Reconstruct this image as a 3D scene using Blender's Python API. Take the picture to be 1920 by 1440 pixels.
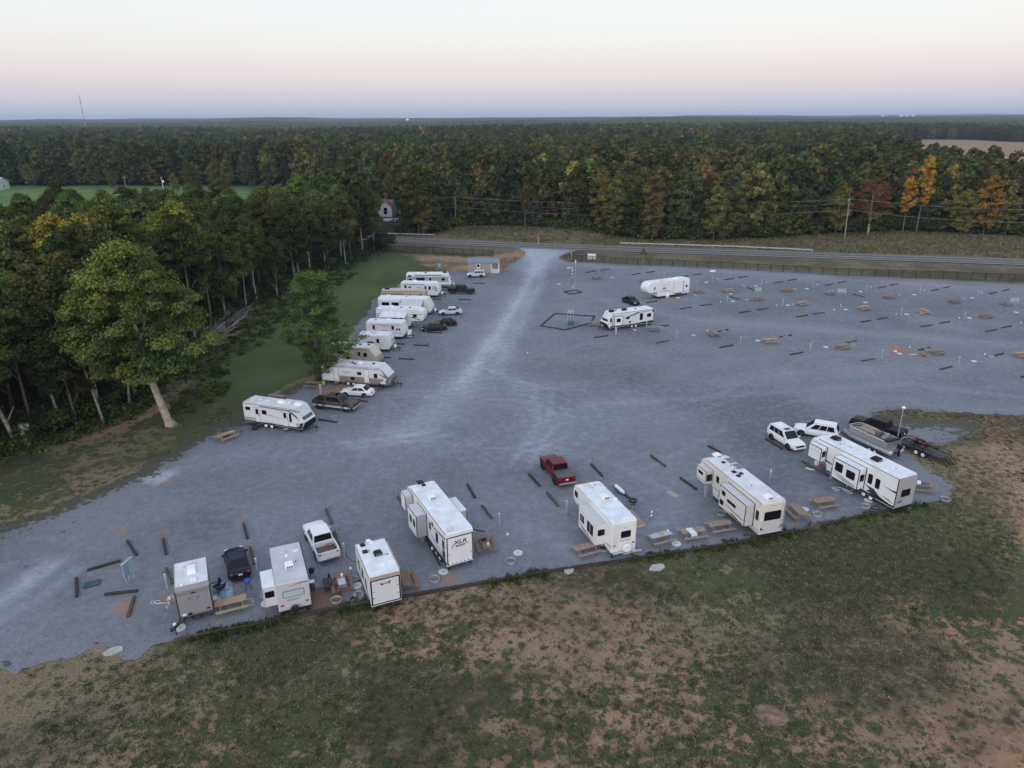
import bpy, math, random
import numpy as np
from mathutils import Vector, Matrix, noise as mnoise
R = math.radians
sc = bpy.context.scene
for o in list(bpy.data.objects): bpy.data.objects.remove(o)
C = sc.collection
random.seed(7); RNG = np.random.default_rng(7)

# ---------------------------------------------------------------- camera
CAM_H, PITCH, ROLL, FPX = 37.0, R(20.55), R(0.3), 1331.0
cam = bpy.data.cameras.new('camera'); camo = bpy.data.objects.new('camera', cam); C.objects.link(camo)
cam.sensor_width = 36; cam.lens = 36*FPX/1920; cam.clip_start = 0.5; cam.clip_end = 60000
camo.location = (0, 0, CAM_H)
camo.rotation_mode = 'XYZ'
camo.matrix_world = Matrix.Translation((0, 0, CAM_H)) @ Matrix.Rotation(math.pi/2-PITCH, 4, 'X') @ Matrix.Rotation(-ROLL, 4, 'Z')
sc.camera = camo

# ---------------------------------------------------------------- light, sky, exposure
SUN_EL, SUN_AZ = R(9), R(205)           # low glow of the sun behind the camera
w = bpy.data.worlds.new('World'); sc.world = w; w.use_nodes = True
nt = w.node_tree; nt.nodes.clear()
def wn(t, **k):
    n = nt.nodes.new(t)
    for a, b in k.items(): setattr(n, a, b)
    return n
out = wn('ShaderNodeOutputWorld'); add = wn('ShaderNodeAddShader')
b1 = wn('ShaderNodeBackground'); b2 = wn('ShaderNodeBackground')
sky = wn('ShaderNodeTexSky'); sky.sky_type = 'NISHITA'; sky.sun_disc = False
sky.sun_elevation = R(2); sky.sun_rotation = SUN_AZ
nt.links.new(sky.outputs[0], b1.inputs[0]); b1.inputs[1].default_value = 0.05
tc = wn('ShaderNodeTexCoord'); sep = wn('ShaderNodeSeparateXYZ')
nt.links.new(tc.outputs['Generated'], sep.inputs[0])
ramp = wn('ShaderNodeValToRGB'); cr = ramp.color_ramp; cr.interpolation = 'B_SPLINE'
def srgb(r, g, b):
    f = lambda c: (c/255/12.92) if c/255 <= 0.04045 else ((c/255+0.055)/1.055)**2.4
    return (f(r), f(g), f(b), 1)
stops = [(0.0, srgb(182,192,212)), (0.014, srgb(194,199,215)), (0.032, srgb(211,206,217)), (0.052, srgb(225,217,222)), (0.078, srgb(232,229,230)), (0.11, srgb(232,236,238)),
         (0.2, srgb(226,236,245)), (0.42, srgb(205,220,245)), (1.0, srgb(188,208,243))]
while len(cr.elements) < len(stops): cr.elements.new(0.5)
for e, (p, c) in zip(cr.elements, stops): e.position = p; e.color = c
nt.links.new(sep.outputs[2], ramp.inputs[0])
# glow of the set sun on the far side of the sky (behind the camera)
dot = wn('ShaderNodeVectorMath', operation='DOT_PRODUCT')
dot.inputs[1].default_value = (math.sin(SUN_AZ)*math.cos(SUN_EL), math.cos(SUN_AZ)*math.cos(SUN_EL), math.sin(SUN_EL))
nt.links.new(tc.outputs['Generated'], dot.inputs[0])
gr = wn('ShaderNodeMapRange'); gr.interpolation_type = 'SMOOTHSTEP'
gr.inputs[1].default_value = 0.0; gr.inputs[2].default_value = 1.0; gr.inputs[3].default_value = 0; gr.inputs[4].default_value = 1
nt.links.new(dot.outputs['Value'], gr.inputs[0])
glow = wn('ShaderNodeMixRGB', blend_type='ADD'); glow.inputs[2].default_value = (0.76, 0.75, 0.76, 1)
nt.links.new(gr.outputs[0], glow.inputs[0])
# thin high cloud
mp = wn('ShaderNodeMapping'); mp.inputs['Scale'].default_value = (1.2, 1.2, 16)
cn = wn('ShaderNodeTexNoise'); cn.inputs['Scale'].default_value = 2.2; cn.inputs['Detail'].default_value = 6; cn.inputs['Roughness'].default_value = .55
cmr = wn('ShaderNodeMapRange'); cmr.inputs[1].default_value = .44; cmr.inputs[2].default_value = .66; cmr.inputs[4].default_value = .6
nt.links.new(tc.outputs['Generated'], mp.inputs[0]); nt.links.new(mp.outputs[0], cn.inputs[0]); nt.links.new(cn.outputs[0], cmr.inputs[0])
zr = wn('ShaderNodeMapRange'); zr.inputs[1].default_value = .06; zr.inputs[2].default_value = .16
mul = wn('ShaderNodeMath', operation='MULTIPLY')
nt.links.new(sep.outputs[2], zr.inputs[0]); nt.links.new(zr.outputs[0], mul.inputs[0]); nt.links.new(cmr.outputs[0], mul.inputs[1])
cl = wn('ShaderNodeMixRGB'); cl.inputs[2].default_value = srgb(242,236,230)
nt.links.new(mul.outputs[0], cl.inputs[0]); nt.links.new(ramp.outputs[0], cl.inputs[1])
nt.links.new(cl.outputs[0], glow.inputs[1]); nt.links.new(glow.outputs[0], b2.inputs[0])
b2.inputs[1].default_value = 1.02
nt.links.new(b1.outputs[0], add.inputs[0]); nt.links.new(b2.outputs[0], add.inputs[1]); nt.links.new(add.outputs[0], out.inputs[0])

sl = bpy.data.lights.new('sun', 'SUN'); sl.energy = 0.5; sl.angle = R(30); sl.color = (1, .975, .96)
so = bpy.data.objects.new('sun', sl); C.objects.link(so)
sd = Vector((math.sin(SUN_AZ)*math.cos(R(16)), math.cos(SUN_AZ)*math.cos(R(16)), math.sin(R(16))))
so.rotation_mode = 'QUATERNION'; so.rotation_quaternion = sd.to_track_quat('Z', 'Y'); so.location = (0, -50, 80)
sc.view_settings.view_transform = 'Standard'; sc.view_settings.look = 'None'; sc.view_settings.gamma = 1; sc.view_settings.exposure = 0.0
sc.view_settings.use_curve_mapping = False
cy = sc.cycles
try:
    cy.use_denoising = True; cy.denoiser = 'OPENIMAGEDENOISE'
    cy.max_bounces = 5; cy.diffuse_bounces = 3; cy.glossy_bounces = 3; cy.transparent_max_bounces = 12; cy.volume_bounces = 0
except Exception: pass

# ---------------------------------------------------------------- where a pixel's ray meets the ground
def ray(px, py):
    x = (px-960)/FPX; y = -(py-720)/FPX
    c, s = math.cos(ROLL), math.sin(ROLL)
    x, y = x*c+y*s, -x*s+y*c
    return Vector((x, math.cos(PITCH)+y*math.sin(PITCH), -math.sin(PITCH)+y*math.cos(PITCH)))
def G(px, py, z=0.0):
    d = ray(px, py); t = (z-CAM_H)/d.z
    return Vector((d.x*t, d.y*t, z))
def zoomG(x0, y0, s):
    return lambda x, y, z=0.0: G(x0+x/s, y0+y/s, z)
T1 = zoomG(280,940,5.54); T2 = zoomG(540,940,6.546); T3 = zoomG(730,860,6); T4 = zoomG(980,830,6); T5 = zoomG(1200,820,6)
T6 = zoomG(1420,750,5.333); T7 = zoomG(100,960,5.538); L1 = zoomG(380,690,5.053); L2 = zoomG(560,600,8.727); L3 = zoomG(640,490,6.857)
L4 = zoomG(700,430,6.4); Z5 = zoomG(980,480,5.647); Z6 = zoomG(1280,500,5.647); Z7 = zoomG(1580,500,5.647)

# ---------------------------------------------------------------- materials
MATS = {}
def pm(name, col, rough=.6, metal=0.0, var=.12, scale=3.0, bump=0.0, bscale=40, spec=.5, col2=None, coat=0):
    if name in MATS: return MATS[name]
    m = bpy.data.materials.new(name); m.use_nodes = True; n = m.node_tree; N = n.nodes; Lk = n.links
    p = N['Principled BSDF']
    t = N.new('ShaderNodeTexCoord'); ns = N.new('ShaderNodeTexNoise'); ns.inputs['Scale'].default_value = scale; ns.inputs['Detail'].default_value = 5
    Lk.new(t.outputs['Object'], ns.inputs[0])
    mr = N.new('ShaderNodeMapRange'); mr.inputs[1].default_value = .3; mr.inputs[2].default_value = .7
    Lk.new(ns.outputs[0], mr.inputs[0])
    mx = N.new('ShaderNodeMixRGB')
    c = tuple(col)[:3]
    mx.inputs[1].default_value = tuple(max(0, v*(1-var)) for v in c)+(1,)
    mx.inputs[2].default_value = (tuple(col2)[:3] if col2 else tuple(min(1, v*(1+var)) for v in c))+(1,)
    Lk.new(mr.outputs[0], mx.inputs[0]); Lk.new(mx.outputs[0], p.inputs['Base Color'])
    p.inputs['Roughness'].default_value = rough; p.inputs['Metallic'].default_value = metal
    p.inputs['Specular IOR Level'].default_value = spec
    if coat: p.inputs['Coat Weight'].default_value = coat; p.inputs['Coat Roughness'].default_value = .08
    if bump:
        b = N.new('ShaderNodeBump'); b.inputs[0].default_value = bump; b.inputs[1].default_value = .02
        n2 = N.new('ShaderNodeTexNoise'); n2.inputs['Scale'].default_value = bscale; Lk.new(t.outputs['Object'], n2.inputs[0])
        Lk.new(n2.outputs[0], b.inputs['Height']); Lk.new(b.outputs[0], p.inputs['Normal'])
    MATS[name] = m; return m
def lam(name, col, axis=2, freq=8.0, rough=.5, depth=.5):      # corrugated / lined siding
    if name in MATS: return MATS[name]
    m = pm(name, col, rough, var=.06, scale=1.5); n = m.node_tree; N = n.nodes; Lk = n.links
    t = N.new('ShaderNodeTexCoord'); s = N.new('ShaderNodeSeparateXYZ'); Lk.new(t.outputs['Object'], s.inputs[0])
    a = N.new('ShaderNodeMath'); a.operation = 'MULTIPLY'; a.inputs[1].default_value = freq; Lk.new(s.outputs[axis], a.inputs[0])
    f = N.new('ShaderNodeMath'); f.operation = 'PINGPONG'; f.inputs[1].default_value = .5; Lk.new(a.outputs[0], f.inputs[0])
    b = N.new('ShaderNodeBump'); b.inputs[0].default_value = depth; b.inputs[1].default_value = .12; Lk.new(f.outputs[0], b.inputs['Height'])
    Lk.new(b.outputs[0], N['Principled BSDF'].inputs['Normal'])
    return m

# ---------------------------------------------------------------- mesh helpers
class MB:
    def __init__(s): s.v = []; s.f = []; s.m = []
    def poly(s, pts, faces, mi=0, M=None):
        b = len(s.v)
        for p in pts: s.v.append(tuple(M @ Vector(p)) if M is not None else tuple(p))
        for f in faces: s.f.append(tuple(i+b for i in f)); s.m.append(mi)
        return s
    def box(s, x0, x1, y0, y1, z0, z1, mi=0, M=None):
        s.poly([(x0,y0,z0),(x1,y0,z0),(x1,y1,z0),(x0,y1,z0),(x0,y0,z1),(x1,y0,z1),(x1,y1,z1),(x0,y1,z1)],
               [(3,2,1,0),(4,5,6,7),(0,1,5,4),(1,2,6,5),(2,3,7,6),(3,0,4,7)], mi, M); return s
    def prism(s, prof, d0, d1, axis='y', mi=0, M=None):   # profile in the other two axes
        n = len(prof)
        mk = {'y': lambda a, b, d: (a, d, b), 'x': lambda a, b, d: (d, a, b), 'z': lambda a, b, d: (a, b, d)}[axis]
        pts = [mk(a, b, d0) for a, b in prof]+[mk(a, b, d1) for a, b in prof]
        s.poly(pts, [tuple(range(n)), tuple(range(2*n-1, n-1, -1))]+[(i, (i+1) % n, n+(i+1) % n, n+i)[::-1] for i in range(n)], mi, M); return s
    def tube(s, path, r, n=6, mi=0, cap=True, M=None):
        path = [Vector(p) for p in path]; k = len(path); rs = [float(q) for q in r] if isinstance(r, (list, tuple)) else [float(r)]*k
        pts = []; up = Vector((0, 0, 1))
        for i, p in enumerate(path):
            d = (path[min(i+1, k-1)]-path[max(i-1, 0)])
            d = d.normalized() if d.length > 1e-9 else up
            a = d.orthogonal() if abs(d.z) > .95 else d.cross(up)
            if i and a.normalized().dot(pa) < 0 and abs(d.z) > .95: a = -a
            a.normalize(); pa = a; b = d.cross(a)
            for j in range(n):
                t = 2*math.pi*j/n; pts.append(p+rs[i]*(math.cos(t)*a+math.sin(t)*b))
        fs = [(i*n+j, i*n+(j+1) % n, (i+1)*n+(j+1) % n, (i+1)*n+j) for i in range(k-1) for j in range(n)]
        if cap: fs += [tuple(range(n-1, -1, -1)), tuple((k-1)*n+j for j in range(n))]
        s.poly(pts, fs, mi, M); return s
    def lathe(s, prof, n=16, c=(0,0,0), mi=0, M=None):    # prof: (r,z)
        k = len(prof); pts = [(c[0]+r*math.cos(2*math.pi*j/n), c[1]+r*math.sin(2*math.pi*j/n), c[2]+z) for r, z in prof for j in range(n)]
        s.poly(pts, [(i*n+j, i*n+(j+1) % n, (i+1)*n+(j+1) % n, (i+1)*n+j) for i in range(k-1) for j in range(n)], mi, M); return s
    def build(s, name, mats, parent=None, smooth=False, bevel=0.0, seg=2, sub=0):
        me = bpy.data.meshes.new(name); me.from_pydata(s.v, [], s.f)
        if not isinstance(mats, (list, tuple)): mats = [mats]
        for m in mats: me.materials.append(m)
        if any(s.m): me.polygons.foreach_set('material_index', s.m)
        if smooth: me.polygons.foreach_set('use_smooth', [True]*len(s.f))
        me.update()
        o = bpy.data.objects.new(name, me); C.objects.link(o)
        if parent is not None: o.parent = parent
        if bevel:
            b = o.modifiers.new('bevel', 'BEVEL'); b.width = bevel; b.segments = seg; b.limit_method = 'ANGLE'; b.angle_limit = R(35)
        if sub:
            b = o.modifiers.new('sub', 'SUBSURF'); b.levels = sub; b.render_levels = sub
        return o
def rrect(a0, a1, b0, b1, r, n=3):
    r = min(r, abs(a1-a0)/2-1e-3, abs(b1-b0)/2-1e-3); o = []
    for cx, cy, t0 in ((a1-r, b1-r, 0), (a0+r, b1-r, 90), (a0+r, b0+r, 180), (a1-r, b0+r, 270)):
        for i in range(n+1):
            t = R(t0+90*i/n); o.append((cx+r*math.cos(t), cy+r*math.sin(t)))
    return o
def tag(o, label=None, cat=None, group=None, kind=None):
    if label: o['label'] = label
    if cat: o['category'] = cat
    if group: o['group'] = group
    if kind: o['kind'] = kind
    return o
def thing(name, label, cat, loc=(0,0,0), rz=0.0, group=None):
    o = bpy.data.objects.new(name, None); C.objects.link(o); o.empty_display_size = .3
    o.location = loc; o.rotation_euler = (0, 0, rz); return tag(o, label, cat, group)
KIDS = {}
def copy_tree(o, parent=None):
    c = o.copy(); C.objects.link(c)
    if parent is not None: c.parent = parent
    for ch in list(o.children): copy_tree(ch, c)
    return c
# ================================================================ GROUND
def pip(X, Y, poly):
    ins = np.zeros(X.shape, bool); n = len(poly)
    for i in range(n):
        x0, y0 = poly[i][:2]; x1, y1 = poly[(i+1) % n][:2]
        if y0 == y1: continue
        c = ((y0 > Y) != (y1 > Y)) & (X < (x1-x0)*(Y-y0)/(y1-y0)+x0); ins ^= c
    return ins
def dline(X, Y, pts, closed=False):
    d = np.full(X.shape, 1e9); n = len(pts)
    for i in range(n if closed else n-1):
        x0, y0 = pts[i][:2]; x1, y1 = pts[(i+1) % n][:2]; dx, dy = x1-x0, y1-y0; L = dx*dx+dy*dy+1e-9
        t = np.clip(((X-x0)*dx+(Y-y0)*dy)/L, 0, 1); d = np.minimum(d, np.hypot(X-x0-t*dx, Y-y0-t*dy))
    return d
def sdist(X, Y, poly):
    d = dline(X, Y, poly, True); return np.where(pip(X, Y, poly), d, -d)
def sm(v, a, b):
    t = np.clip((v-a)/(b-a), 0, 1); return t*t*(3-2*t)
def vnoise(X, Y, s, seed=0):       # cheap value noise in 0..1
    x = X/s+seed*17.3; y = Y/s+seed*9.1; xi = np.floor(x); yi = np.floor(y); fx = x-xi; fy = y-yi
    fx = fx*fx*(3-2*fx); fy = fy*fy*(3-2*fy)
    def h(a, b):
        v = np.sin(a*127.1+b*311.7+seed*74.7)*43758.5453; return v-np.floor(v)
    return (h(xi, yi)*(1-fx)+h(xi+1, yi)*fx)*(1-fy)+(h(xi, yi+1)*(1-fx)+h(xi+1, yi+1)*fx)*fy
def fbm(X, Y, s, seed=0, o=4): return sum(vnoise(X, Y, s/2**i, seed+i)/2**i for i in range(o))/sum(.5**i for i in range(o))
def P(*a): return [G(x, y) for x, y in a]

ROAD = P((560,439),(640,443),(730,449.5),(850,455.5),(975,461),(1210,469.5),(1460,477.5),(1690,485),(1920,493),(2150,502),(2500,517))
BERM = P((870,436),(920,435),(1000,438),(1090,444))
def hgt(X, Y):
    X = np.asarray(X, float); Y = np.asarray(Y, float)
    d = np.hypot(X, Y)
    h = (fbm(X, Y, 420, 3)-.5)*16*sm(d, 420, 1300)+(fbm(X, Y, 2600, 5)-.5)*34*sm(d, 1200, 5000)
    h += 11*sm(d, 7000, 10500)*(fbm(X*1.0, Y*.5, 1900, 8, 3)-.25)*2.3+10*(fbm(X, Y, 620, 71, 3)-.5)*sm(d, 3000, 6000)
    h += 14*sm(vnoise(X, Y, 900, 21), .6, .95)*sm(d, 1700, 3200)
    h += 1.6*np.exp(-(dline(X, Y, BERM)/9)**2)
    return h
def gz(x, y): return float(hgt(np.array([x]), np.array([y]))[0])

LOT = [(-420,1420),(-200,1335),(0,1254),(28,1262),(70,1250),(115,1236),(140,1228),(167,1217),(200,1216),(224,1225),(240,1232),(257,1236),(270,1224),(285,1209),(326,1202),(400,1186),(465,1175),(560,1152),(640,1140),(700,1128),
       (830,1106),(930,1089),(1000,1077),(1080,1064),(1200,1046),(1360,1022),(1480,999),(1620,966),(1735,944),(1776,930),(1788,915),(1768,900),(1740,884),(1722,868),(1700,850),(1690,835),(1735,832),(1790,826),(1828,808),(1836,797),(1800,788),(1730,789),(1690,786),
       (1652,782),(1640,776),(1668,771),(1760,773),(1920,779),(2500,800),(2500,565),(2100,545),(1920,534),(1700,522),(1500,509),(1300,499),(1100,492),(1062,491),(1048,487),(1050,480),(1065,474),(1095,467.5),(1050,464),(975,461.5),(950,460.5),(975,466),(983,474),(980,482),
       (968,490),(950,500),(938,514),(915,516),(880,508),(850,508),(835,515),(800,517),(762,525),(745,540),(722,548),(700,560),(690,590),(668,612),(655,640),(612,655),(600,690),(590,712),(552,722),(520,738),(455,768),(440,776),(415,790),
       (385,803),(366,818),(330,838),(318,852),(270,872),(258,885),(215,903),(150,930),(110,948),(50,970),(0,987),(-200,1060),(-480,1160)]
def jag(poly, step=.5, amp=.35, seed=1, keep=None):
    out = []; n = len(poly); r = random.Random(seed)
    for i in range(n):
        a = Vector(poly[i][:2]); b = Vector(poly[(i+1) % n][:2]); k = max(1, int((b-a).length/step)); k = min(k, 60)
        nrm = Vector((-(b-a).y, (b-a).x)).normalized() if (b-a).length > 1e-6 else Vector((0, 0))
        for j in range(k):
            p = a.lerp(b, j/k)
            q = mnoise.noise(Vector((p.x*.35, p.y*.35, seed)))*1.6+mnoise.noise(Vector((p.x*1.3, p.y*1.3, seed+5)))*.8
            am = amp*(keep(p) if keep else 1)
            p = p+nrm*q*am; out.append((p.x, p.y))
    return out
EDGE_FRONT = P((326,1202),(400,1186),(465,1175),(560,1152),(640,1140),(700,1128),(830,1106),(930,1089),(1000,1077),(1080,1064),(1200,1046),(1360,1022),(1480,999),(1620,966),(1735,944))
def keepf(p):
    d = float(dline(np.array([p.x]), np.array([p.y]), EDGE_FRONT)[0]); return .12 if d < .8 else (1 if d > 3 else .5)
LOTW = P(*LOT); LOTJ = jag(LOTW, .55, .55, 2, keepf)

LAWN = P((725,468),(790,500),(760,520),(700,560),(600,690),(455,760),(330,845),(240,870),(250,800),(330,760),(400,670),(480,600),(620,515))
LEFTB = P((-300,985),(0,860),(330,790),(340,850),(150,930),(0,990),(-350,1120))
DIRTN = P((775,478),(880,482),(978,470),(985,480),(960,498),(935,515),(880,506),(840,505),(795,498))
DIRTR = P((1640,774),(1920,782),(2100,790),(2150,1300),(1960,1250),(1850,1080),(1790,960),(1740,880),(1700,835),(1830,810),(1830,800),(1700,788))
TRACK = P((1870,790),(1895,870),(1935,960),(1990,1080))
FIELD = P((-500,392),(0,388),(340,384),(760,372),(765,352),(560,349),(300,347),(0,346),(-500,344))
FIELD = [(p.x, p.y) for p in FIELD]; FIELD = [(-330,187),(-150,190),(-112,199),(-84,216),(-66,300),(-62,330),(-60,398),(-120,430),(-240,436),(-420,440),(-500,330)]
TANF = P((1672,274),(1715,266),(1800,262),(1920,264),(2400,270),(2400,395),(1920,386),(1830,364),(1745,343),(1700,318))
ROADN = P((560,436),(730,440),(1090,440),(1210,452),(1450,447),(1560,439),(1700,434),(1920,444),(2500,470),(2500,520),(1920,490),(1460,475),(975,458),(730,446))
VERGE = P((730,455),(975,465),(940,480),(735,470)); VERGE2 = P((1090,470),(1460,482),(1920,500),(2500,520),(2500,560),(1920,532),(1500,507),(1060,490))
GREENR = P((1120,1020),(1500,985),(1730,950),(1760,1010),(1600,1080),(1420,1120),(1180,1080))
def axis(a, b, st, lo, hi, g=1.12):
    v = list(np.arange(a, b, st)); s = st; x = v[-1]
    while x < hi: s = s*g; x += s; v.append(x)
    s = st; x = v[0]; L = []
    while x > lo: s = s*g; x -= s; L.append(x)
    return np.array(L[::-1]+v)
gx = axis(-110, 190, .8, -13000, 13000); gy = axis(18, 262, .8, -60, 13000, 1.09)
GX, GY = np.meshgrid(gx, gy); GZ = hgt(GX, GY)
GZ -= (((GX/14500)**2+(GY/14500)**2) > 1)*0
def gridmesh(name, X, Y, Z, mats, attrs):
    ny, nx = X.shape; me = bpy.data.meshes.new(name)
    me.vertices.add(nx*ny); me.vertices.foreach_set('co', np.stack([X, Y, Z], -1).reshape(-1).astype('f'))
    i = (np.arange(ny-1)[:, None]*nx+np.arange(nx-1)[None]).reshape(-1)
    q = np.stack([i, i+1, i+nx+1, i+nx], -1).reshape(-1)
    me.loops.add(len(q)); me.loops.foreach_set('vertex_index', q.astype('i'))
    me.polygons.add(len(i)); me.polygons.foreach_set('loop_start', (np.arange(len(i))*4).astype('i'))
    me.polygons.foreach_set('use_smooth', np.ones(len(i), bool))
    me.update(calc_edges=True)
    for k, v in attrs.items():
        a = me.color_attributes.new(k, 'FLOAT_COLOR', 'POINT'); a.data.foreach_set('color', v.reshape(-1).astype('f'))
    for m in mats: me.materials.append(m)
    o = bpy.data.objects.new(name, me); C.objects.link(o); return o
NEAR = (np.hypot(GX, GY) < 700)
lawn = sm(sdist(GX, GY, LAWN), -3, 2); leftb = sm(sdist(GX, GY, LEFTB), -2, 2)
fld = sm(sdist(GX, GY, FIELD), -2, 3); tanf = sm(sdist(GX, GY, TANF), -6, 2)
dirt = np.maximum(sm(sdist(GX, GY, DIRTN), -4, 2), .55*sm(sdist(GX, GY, DIRTR), -5, 1)*(.55+.9*fbm(GX, GY, 9, 88))); dirt = np.maximum(dirt, 1.25*(1-sm(dline(GX, GY, TRACK), .8, 3.4)))
lotd = sdist(GX, GY, LOTW)
front = (GY < 75)
dirt = np.maximum(dirt, np.exp(-(np.minimum(lotd, 0)/1.3)**2)*(.25+.6*vnoise(GX, GY, 7, 4)))
north = sm(sdist(GX, GY, ROADN), -2, 2); verge = np.maximum(sm(sdist(GX, GY, VERGE), -1, 1), sm(sdist(GX, GY, VERGE2), -1, 1))
roadd = dline(GX, GY, ROAD)
shoulder = 1-sm(roadd, 4.4, 6.2)
WOODEDGE = P((-700,1180),(-400,1025),(-150,915),(20,858),(140,818),(240,780),(300,735),(345,690),(400,640),(470,585),(520,563),(600,522),(650,503),(700,480),(724,464))
WOODS = [(p.x, p.y) for p in WOODEDGE]+[(-48,232),(-66,228),(-84,208),(-112,193),(-150,184),(-330,180)]
NLINE = P((738,441),(800,440),(880,433),(1000,434),(1100,441),(1210,451),(1300,452),(1440,449),(1560,440),(1700,435),(1920,445),(2300,462),(2800,480))
wood = sm(sdist(GX, GY, WOODS), 0, 4)
nl = np.interp(GX, [p.x for p in NLINE], [p.y for p in NLINE])
bold = sm(GY-nl, 0, 5)*(GX > -28)
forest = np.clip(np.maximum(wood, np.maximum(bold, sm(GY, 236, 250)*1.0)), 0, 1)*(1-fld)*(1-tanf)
# zone1: green, dry/brown, dirt, forest floor ; zone2: field green, tan field, shoulder, tall brown grass
big = fbm(GX, GY, 26, 31); big2 = fbm(GX, GY, 11, 47)
green = np.clip(.27+.15*((GX < -12) & (GY < 45))+1.5*(big-.5)+.35*sm(sdist(GX, GY, GREENR), -6, 3), 0, 1)
green = np.where(lawn > .5, .80+.8*(big-.45)+.5*(big2-.5), green)
green = np.clip(green*(1-leftb)+leftb*(.5+.8*(big2-.45)), 0, 1)
green = np.clip(green*(1-verge)+verge*.42, 0, 1); green = np.clip(green*(1-north)+north*(.3+1.4*(fbm(GX, GY, 18, 66)-.5)), 0, 1)
dry = np.clip(.45+1.6*(big2-.5), 0, 1)*(1-.4*lawn)
dry = np.clip(np.maximum(dry, north*.7), 0, 1); dry = np.maximum(dry, leftb*.85); dry = np.clip(np.maximum(dry, verge*.55), 0, 1)
z1 = np.stack([green, dry, np.clip(dirt, 0, 1), forest], -1)
z2 = np.stack([np.maximum(fld, lawn*np.clip(.25+.9*(big2-.5)+.5*(big-.5), .03, .5)), tanf, shoulder, np.clip(np.maximum(north, verge*.4), 0, 1)], -1)

def noiseN(N, Lk, t, scale, det=6, rough=.6, d=0):
    n = N.new('ShaderNodeTexNoise'); n.inputs['Scale'].default_value = scale; n.inputs['Detail'].default_value = det; n.inputs['Roughness'].default_value = rough
    n.inputs['Distortion'].default_value = d; Lk.new(t, n.inputs[0]); return n.outputs[0]
def mathN(N, Lk, op, a, b=None, c=None, clamp=False):
    m = N.new('ShaderNodeMath'); m.operation = op; m.use_clamp = clamp
    for i, v in enumerate((a, b, c)):
        if v is None: continue
        if isinstance(v, (int, float)): m.inputs[i].default_value = v
        else: Lk.new(v, m.inputs[i])
    return m.outputs[0]
def mapN(N, Lk, v, a, b, c=0, d=1, smooth=True):
    m = N.new('ShaderNodeMapRange'); m.interpolation_type = 'SMOOTHSTEP' if smooth else 'LINEAR'
    m.inputs[1].default_value = a; m.inputs[2].default_value = b; m.inputs[3].default_value = c; m.inputs[4].default_value = d
    Lk.new(v, m.inputs[0]); return m.outputs[0]
def mixN(N, Lk, f, a, b, bt='MIX'):
    m = N.new('ShaderNodeMixRGB'); m.blend_type = bt
    for i, v in enumerate((f, a, b)):
        if isinstance(v, (int, float)): m.inputs[i].default_value = v
        elif isinstance(v, tuple): m.inputs[i].default_value = v[:3]+(1,)
        else: Lk.new(v, m.inputs[i])
    return m.outputs[0]
def attrN(N, Lk, name):
    a = N.new('ShaderNodeAttribute'); a.attribute_name = name; s = N.new('ShaderNodeSeparateColor'); Lk.new(a.outputs['Color'], s.inputs[0])
    return s.outputs[0], s.outputs[1], s.outputs[2], a.outputs['Alpha']
def newmat(name):
    m = bpy.data.materials.new(name); m.use_nodes = True; N = m.node_tree.nodes; Lk = m.node_tree.links
    t = N.new('ShaderNodeTexCoord'); return m, N, Lk, N['Principled BSDF'], t.outputs['Object']

gm, N, Lk, pb, t = newmat('meadow_ground')
g1, g2, g3, g4 = attrN(N, Lk, 'zone1'); f1, f2, f3, f4 = attrN(N, Lk, 'zone2')
n1 = noiseN(N, Lk, t, .55, 7, .62, .3); n2 = noiseN(N, Lk, t, 1.7, 7, .65, .2); n3 = noiseN(N, Lk, t, 7, 5, .7); n4 = noiseN(N, Lk, t, .12, 5, .55); n5 = noiseN(N, Lk, t, 22, 3, .7)
soil = mixN(N, Lk, mapN(N, Lk, n2, .35, .65), (.23,.155,.10), (.40,.275,.18))
soil = mixN(N, Lk, mapN(N, Lk, n4, .5, .68, 0, .8), soil, (.40,.23,.135))
straw = mixN(N, Lk, mapN(N, Lk, n3, .35, .68), (.12,.098,.065), (.31,.245,.16))
grassc = mixN(N, Lk, mapN(N, Lk, n3, .3, .7), (.045,.052,.026), (.125,.122,.062))
grassc = mixN(N, Lk, mapN(N, Lk, n4, .42, .62), grassc, mixN(N, Lk, n2, (.045,.062,.028), (.085,.105,.042)))
gmask = mathN(N, Lk, 'ADD', g1, mathN(N, Lk, 'MULTIPLY_ADD', n1, 1.5, -.75)); gmask = mathN(N, Lk, 'ADD', gmask, mathN(N, Lk, 'MULTIPLY_ADD', n2, 1.5, -.75))
gmask = mapN(N, Lk, gmask, .40, .58)
dmask = mathN(N, Lk, 'ADD', g2, mathN(N, Lk, 'MULTIPLY_ADD', n2, 2.2, -1.1)); dmask = mapN(N, Lk, dmask, .15, .5)
col = mixN(N, Lk, dmask, soil, straw); col = mixN(N, Lk, gmask, col, grassc)
wv_ = N.new('ShaderNodeMixRGB'); wv_.inputs[0].default_value = .35; wn_ = N.new('ShaderNodeTexNoise'); wn_.inputs['Scale'].default_value = 1.6; wn_.inputs['Detail'].default_value = 4; Lk.new(t, wn_.inputs[0]); Lk.new(t, wv_.inputs[1]); Lk.new(wn_.outputs['Color'], wv_.inputs[2]); wv_.blend_type = 'ADD'
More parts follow.
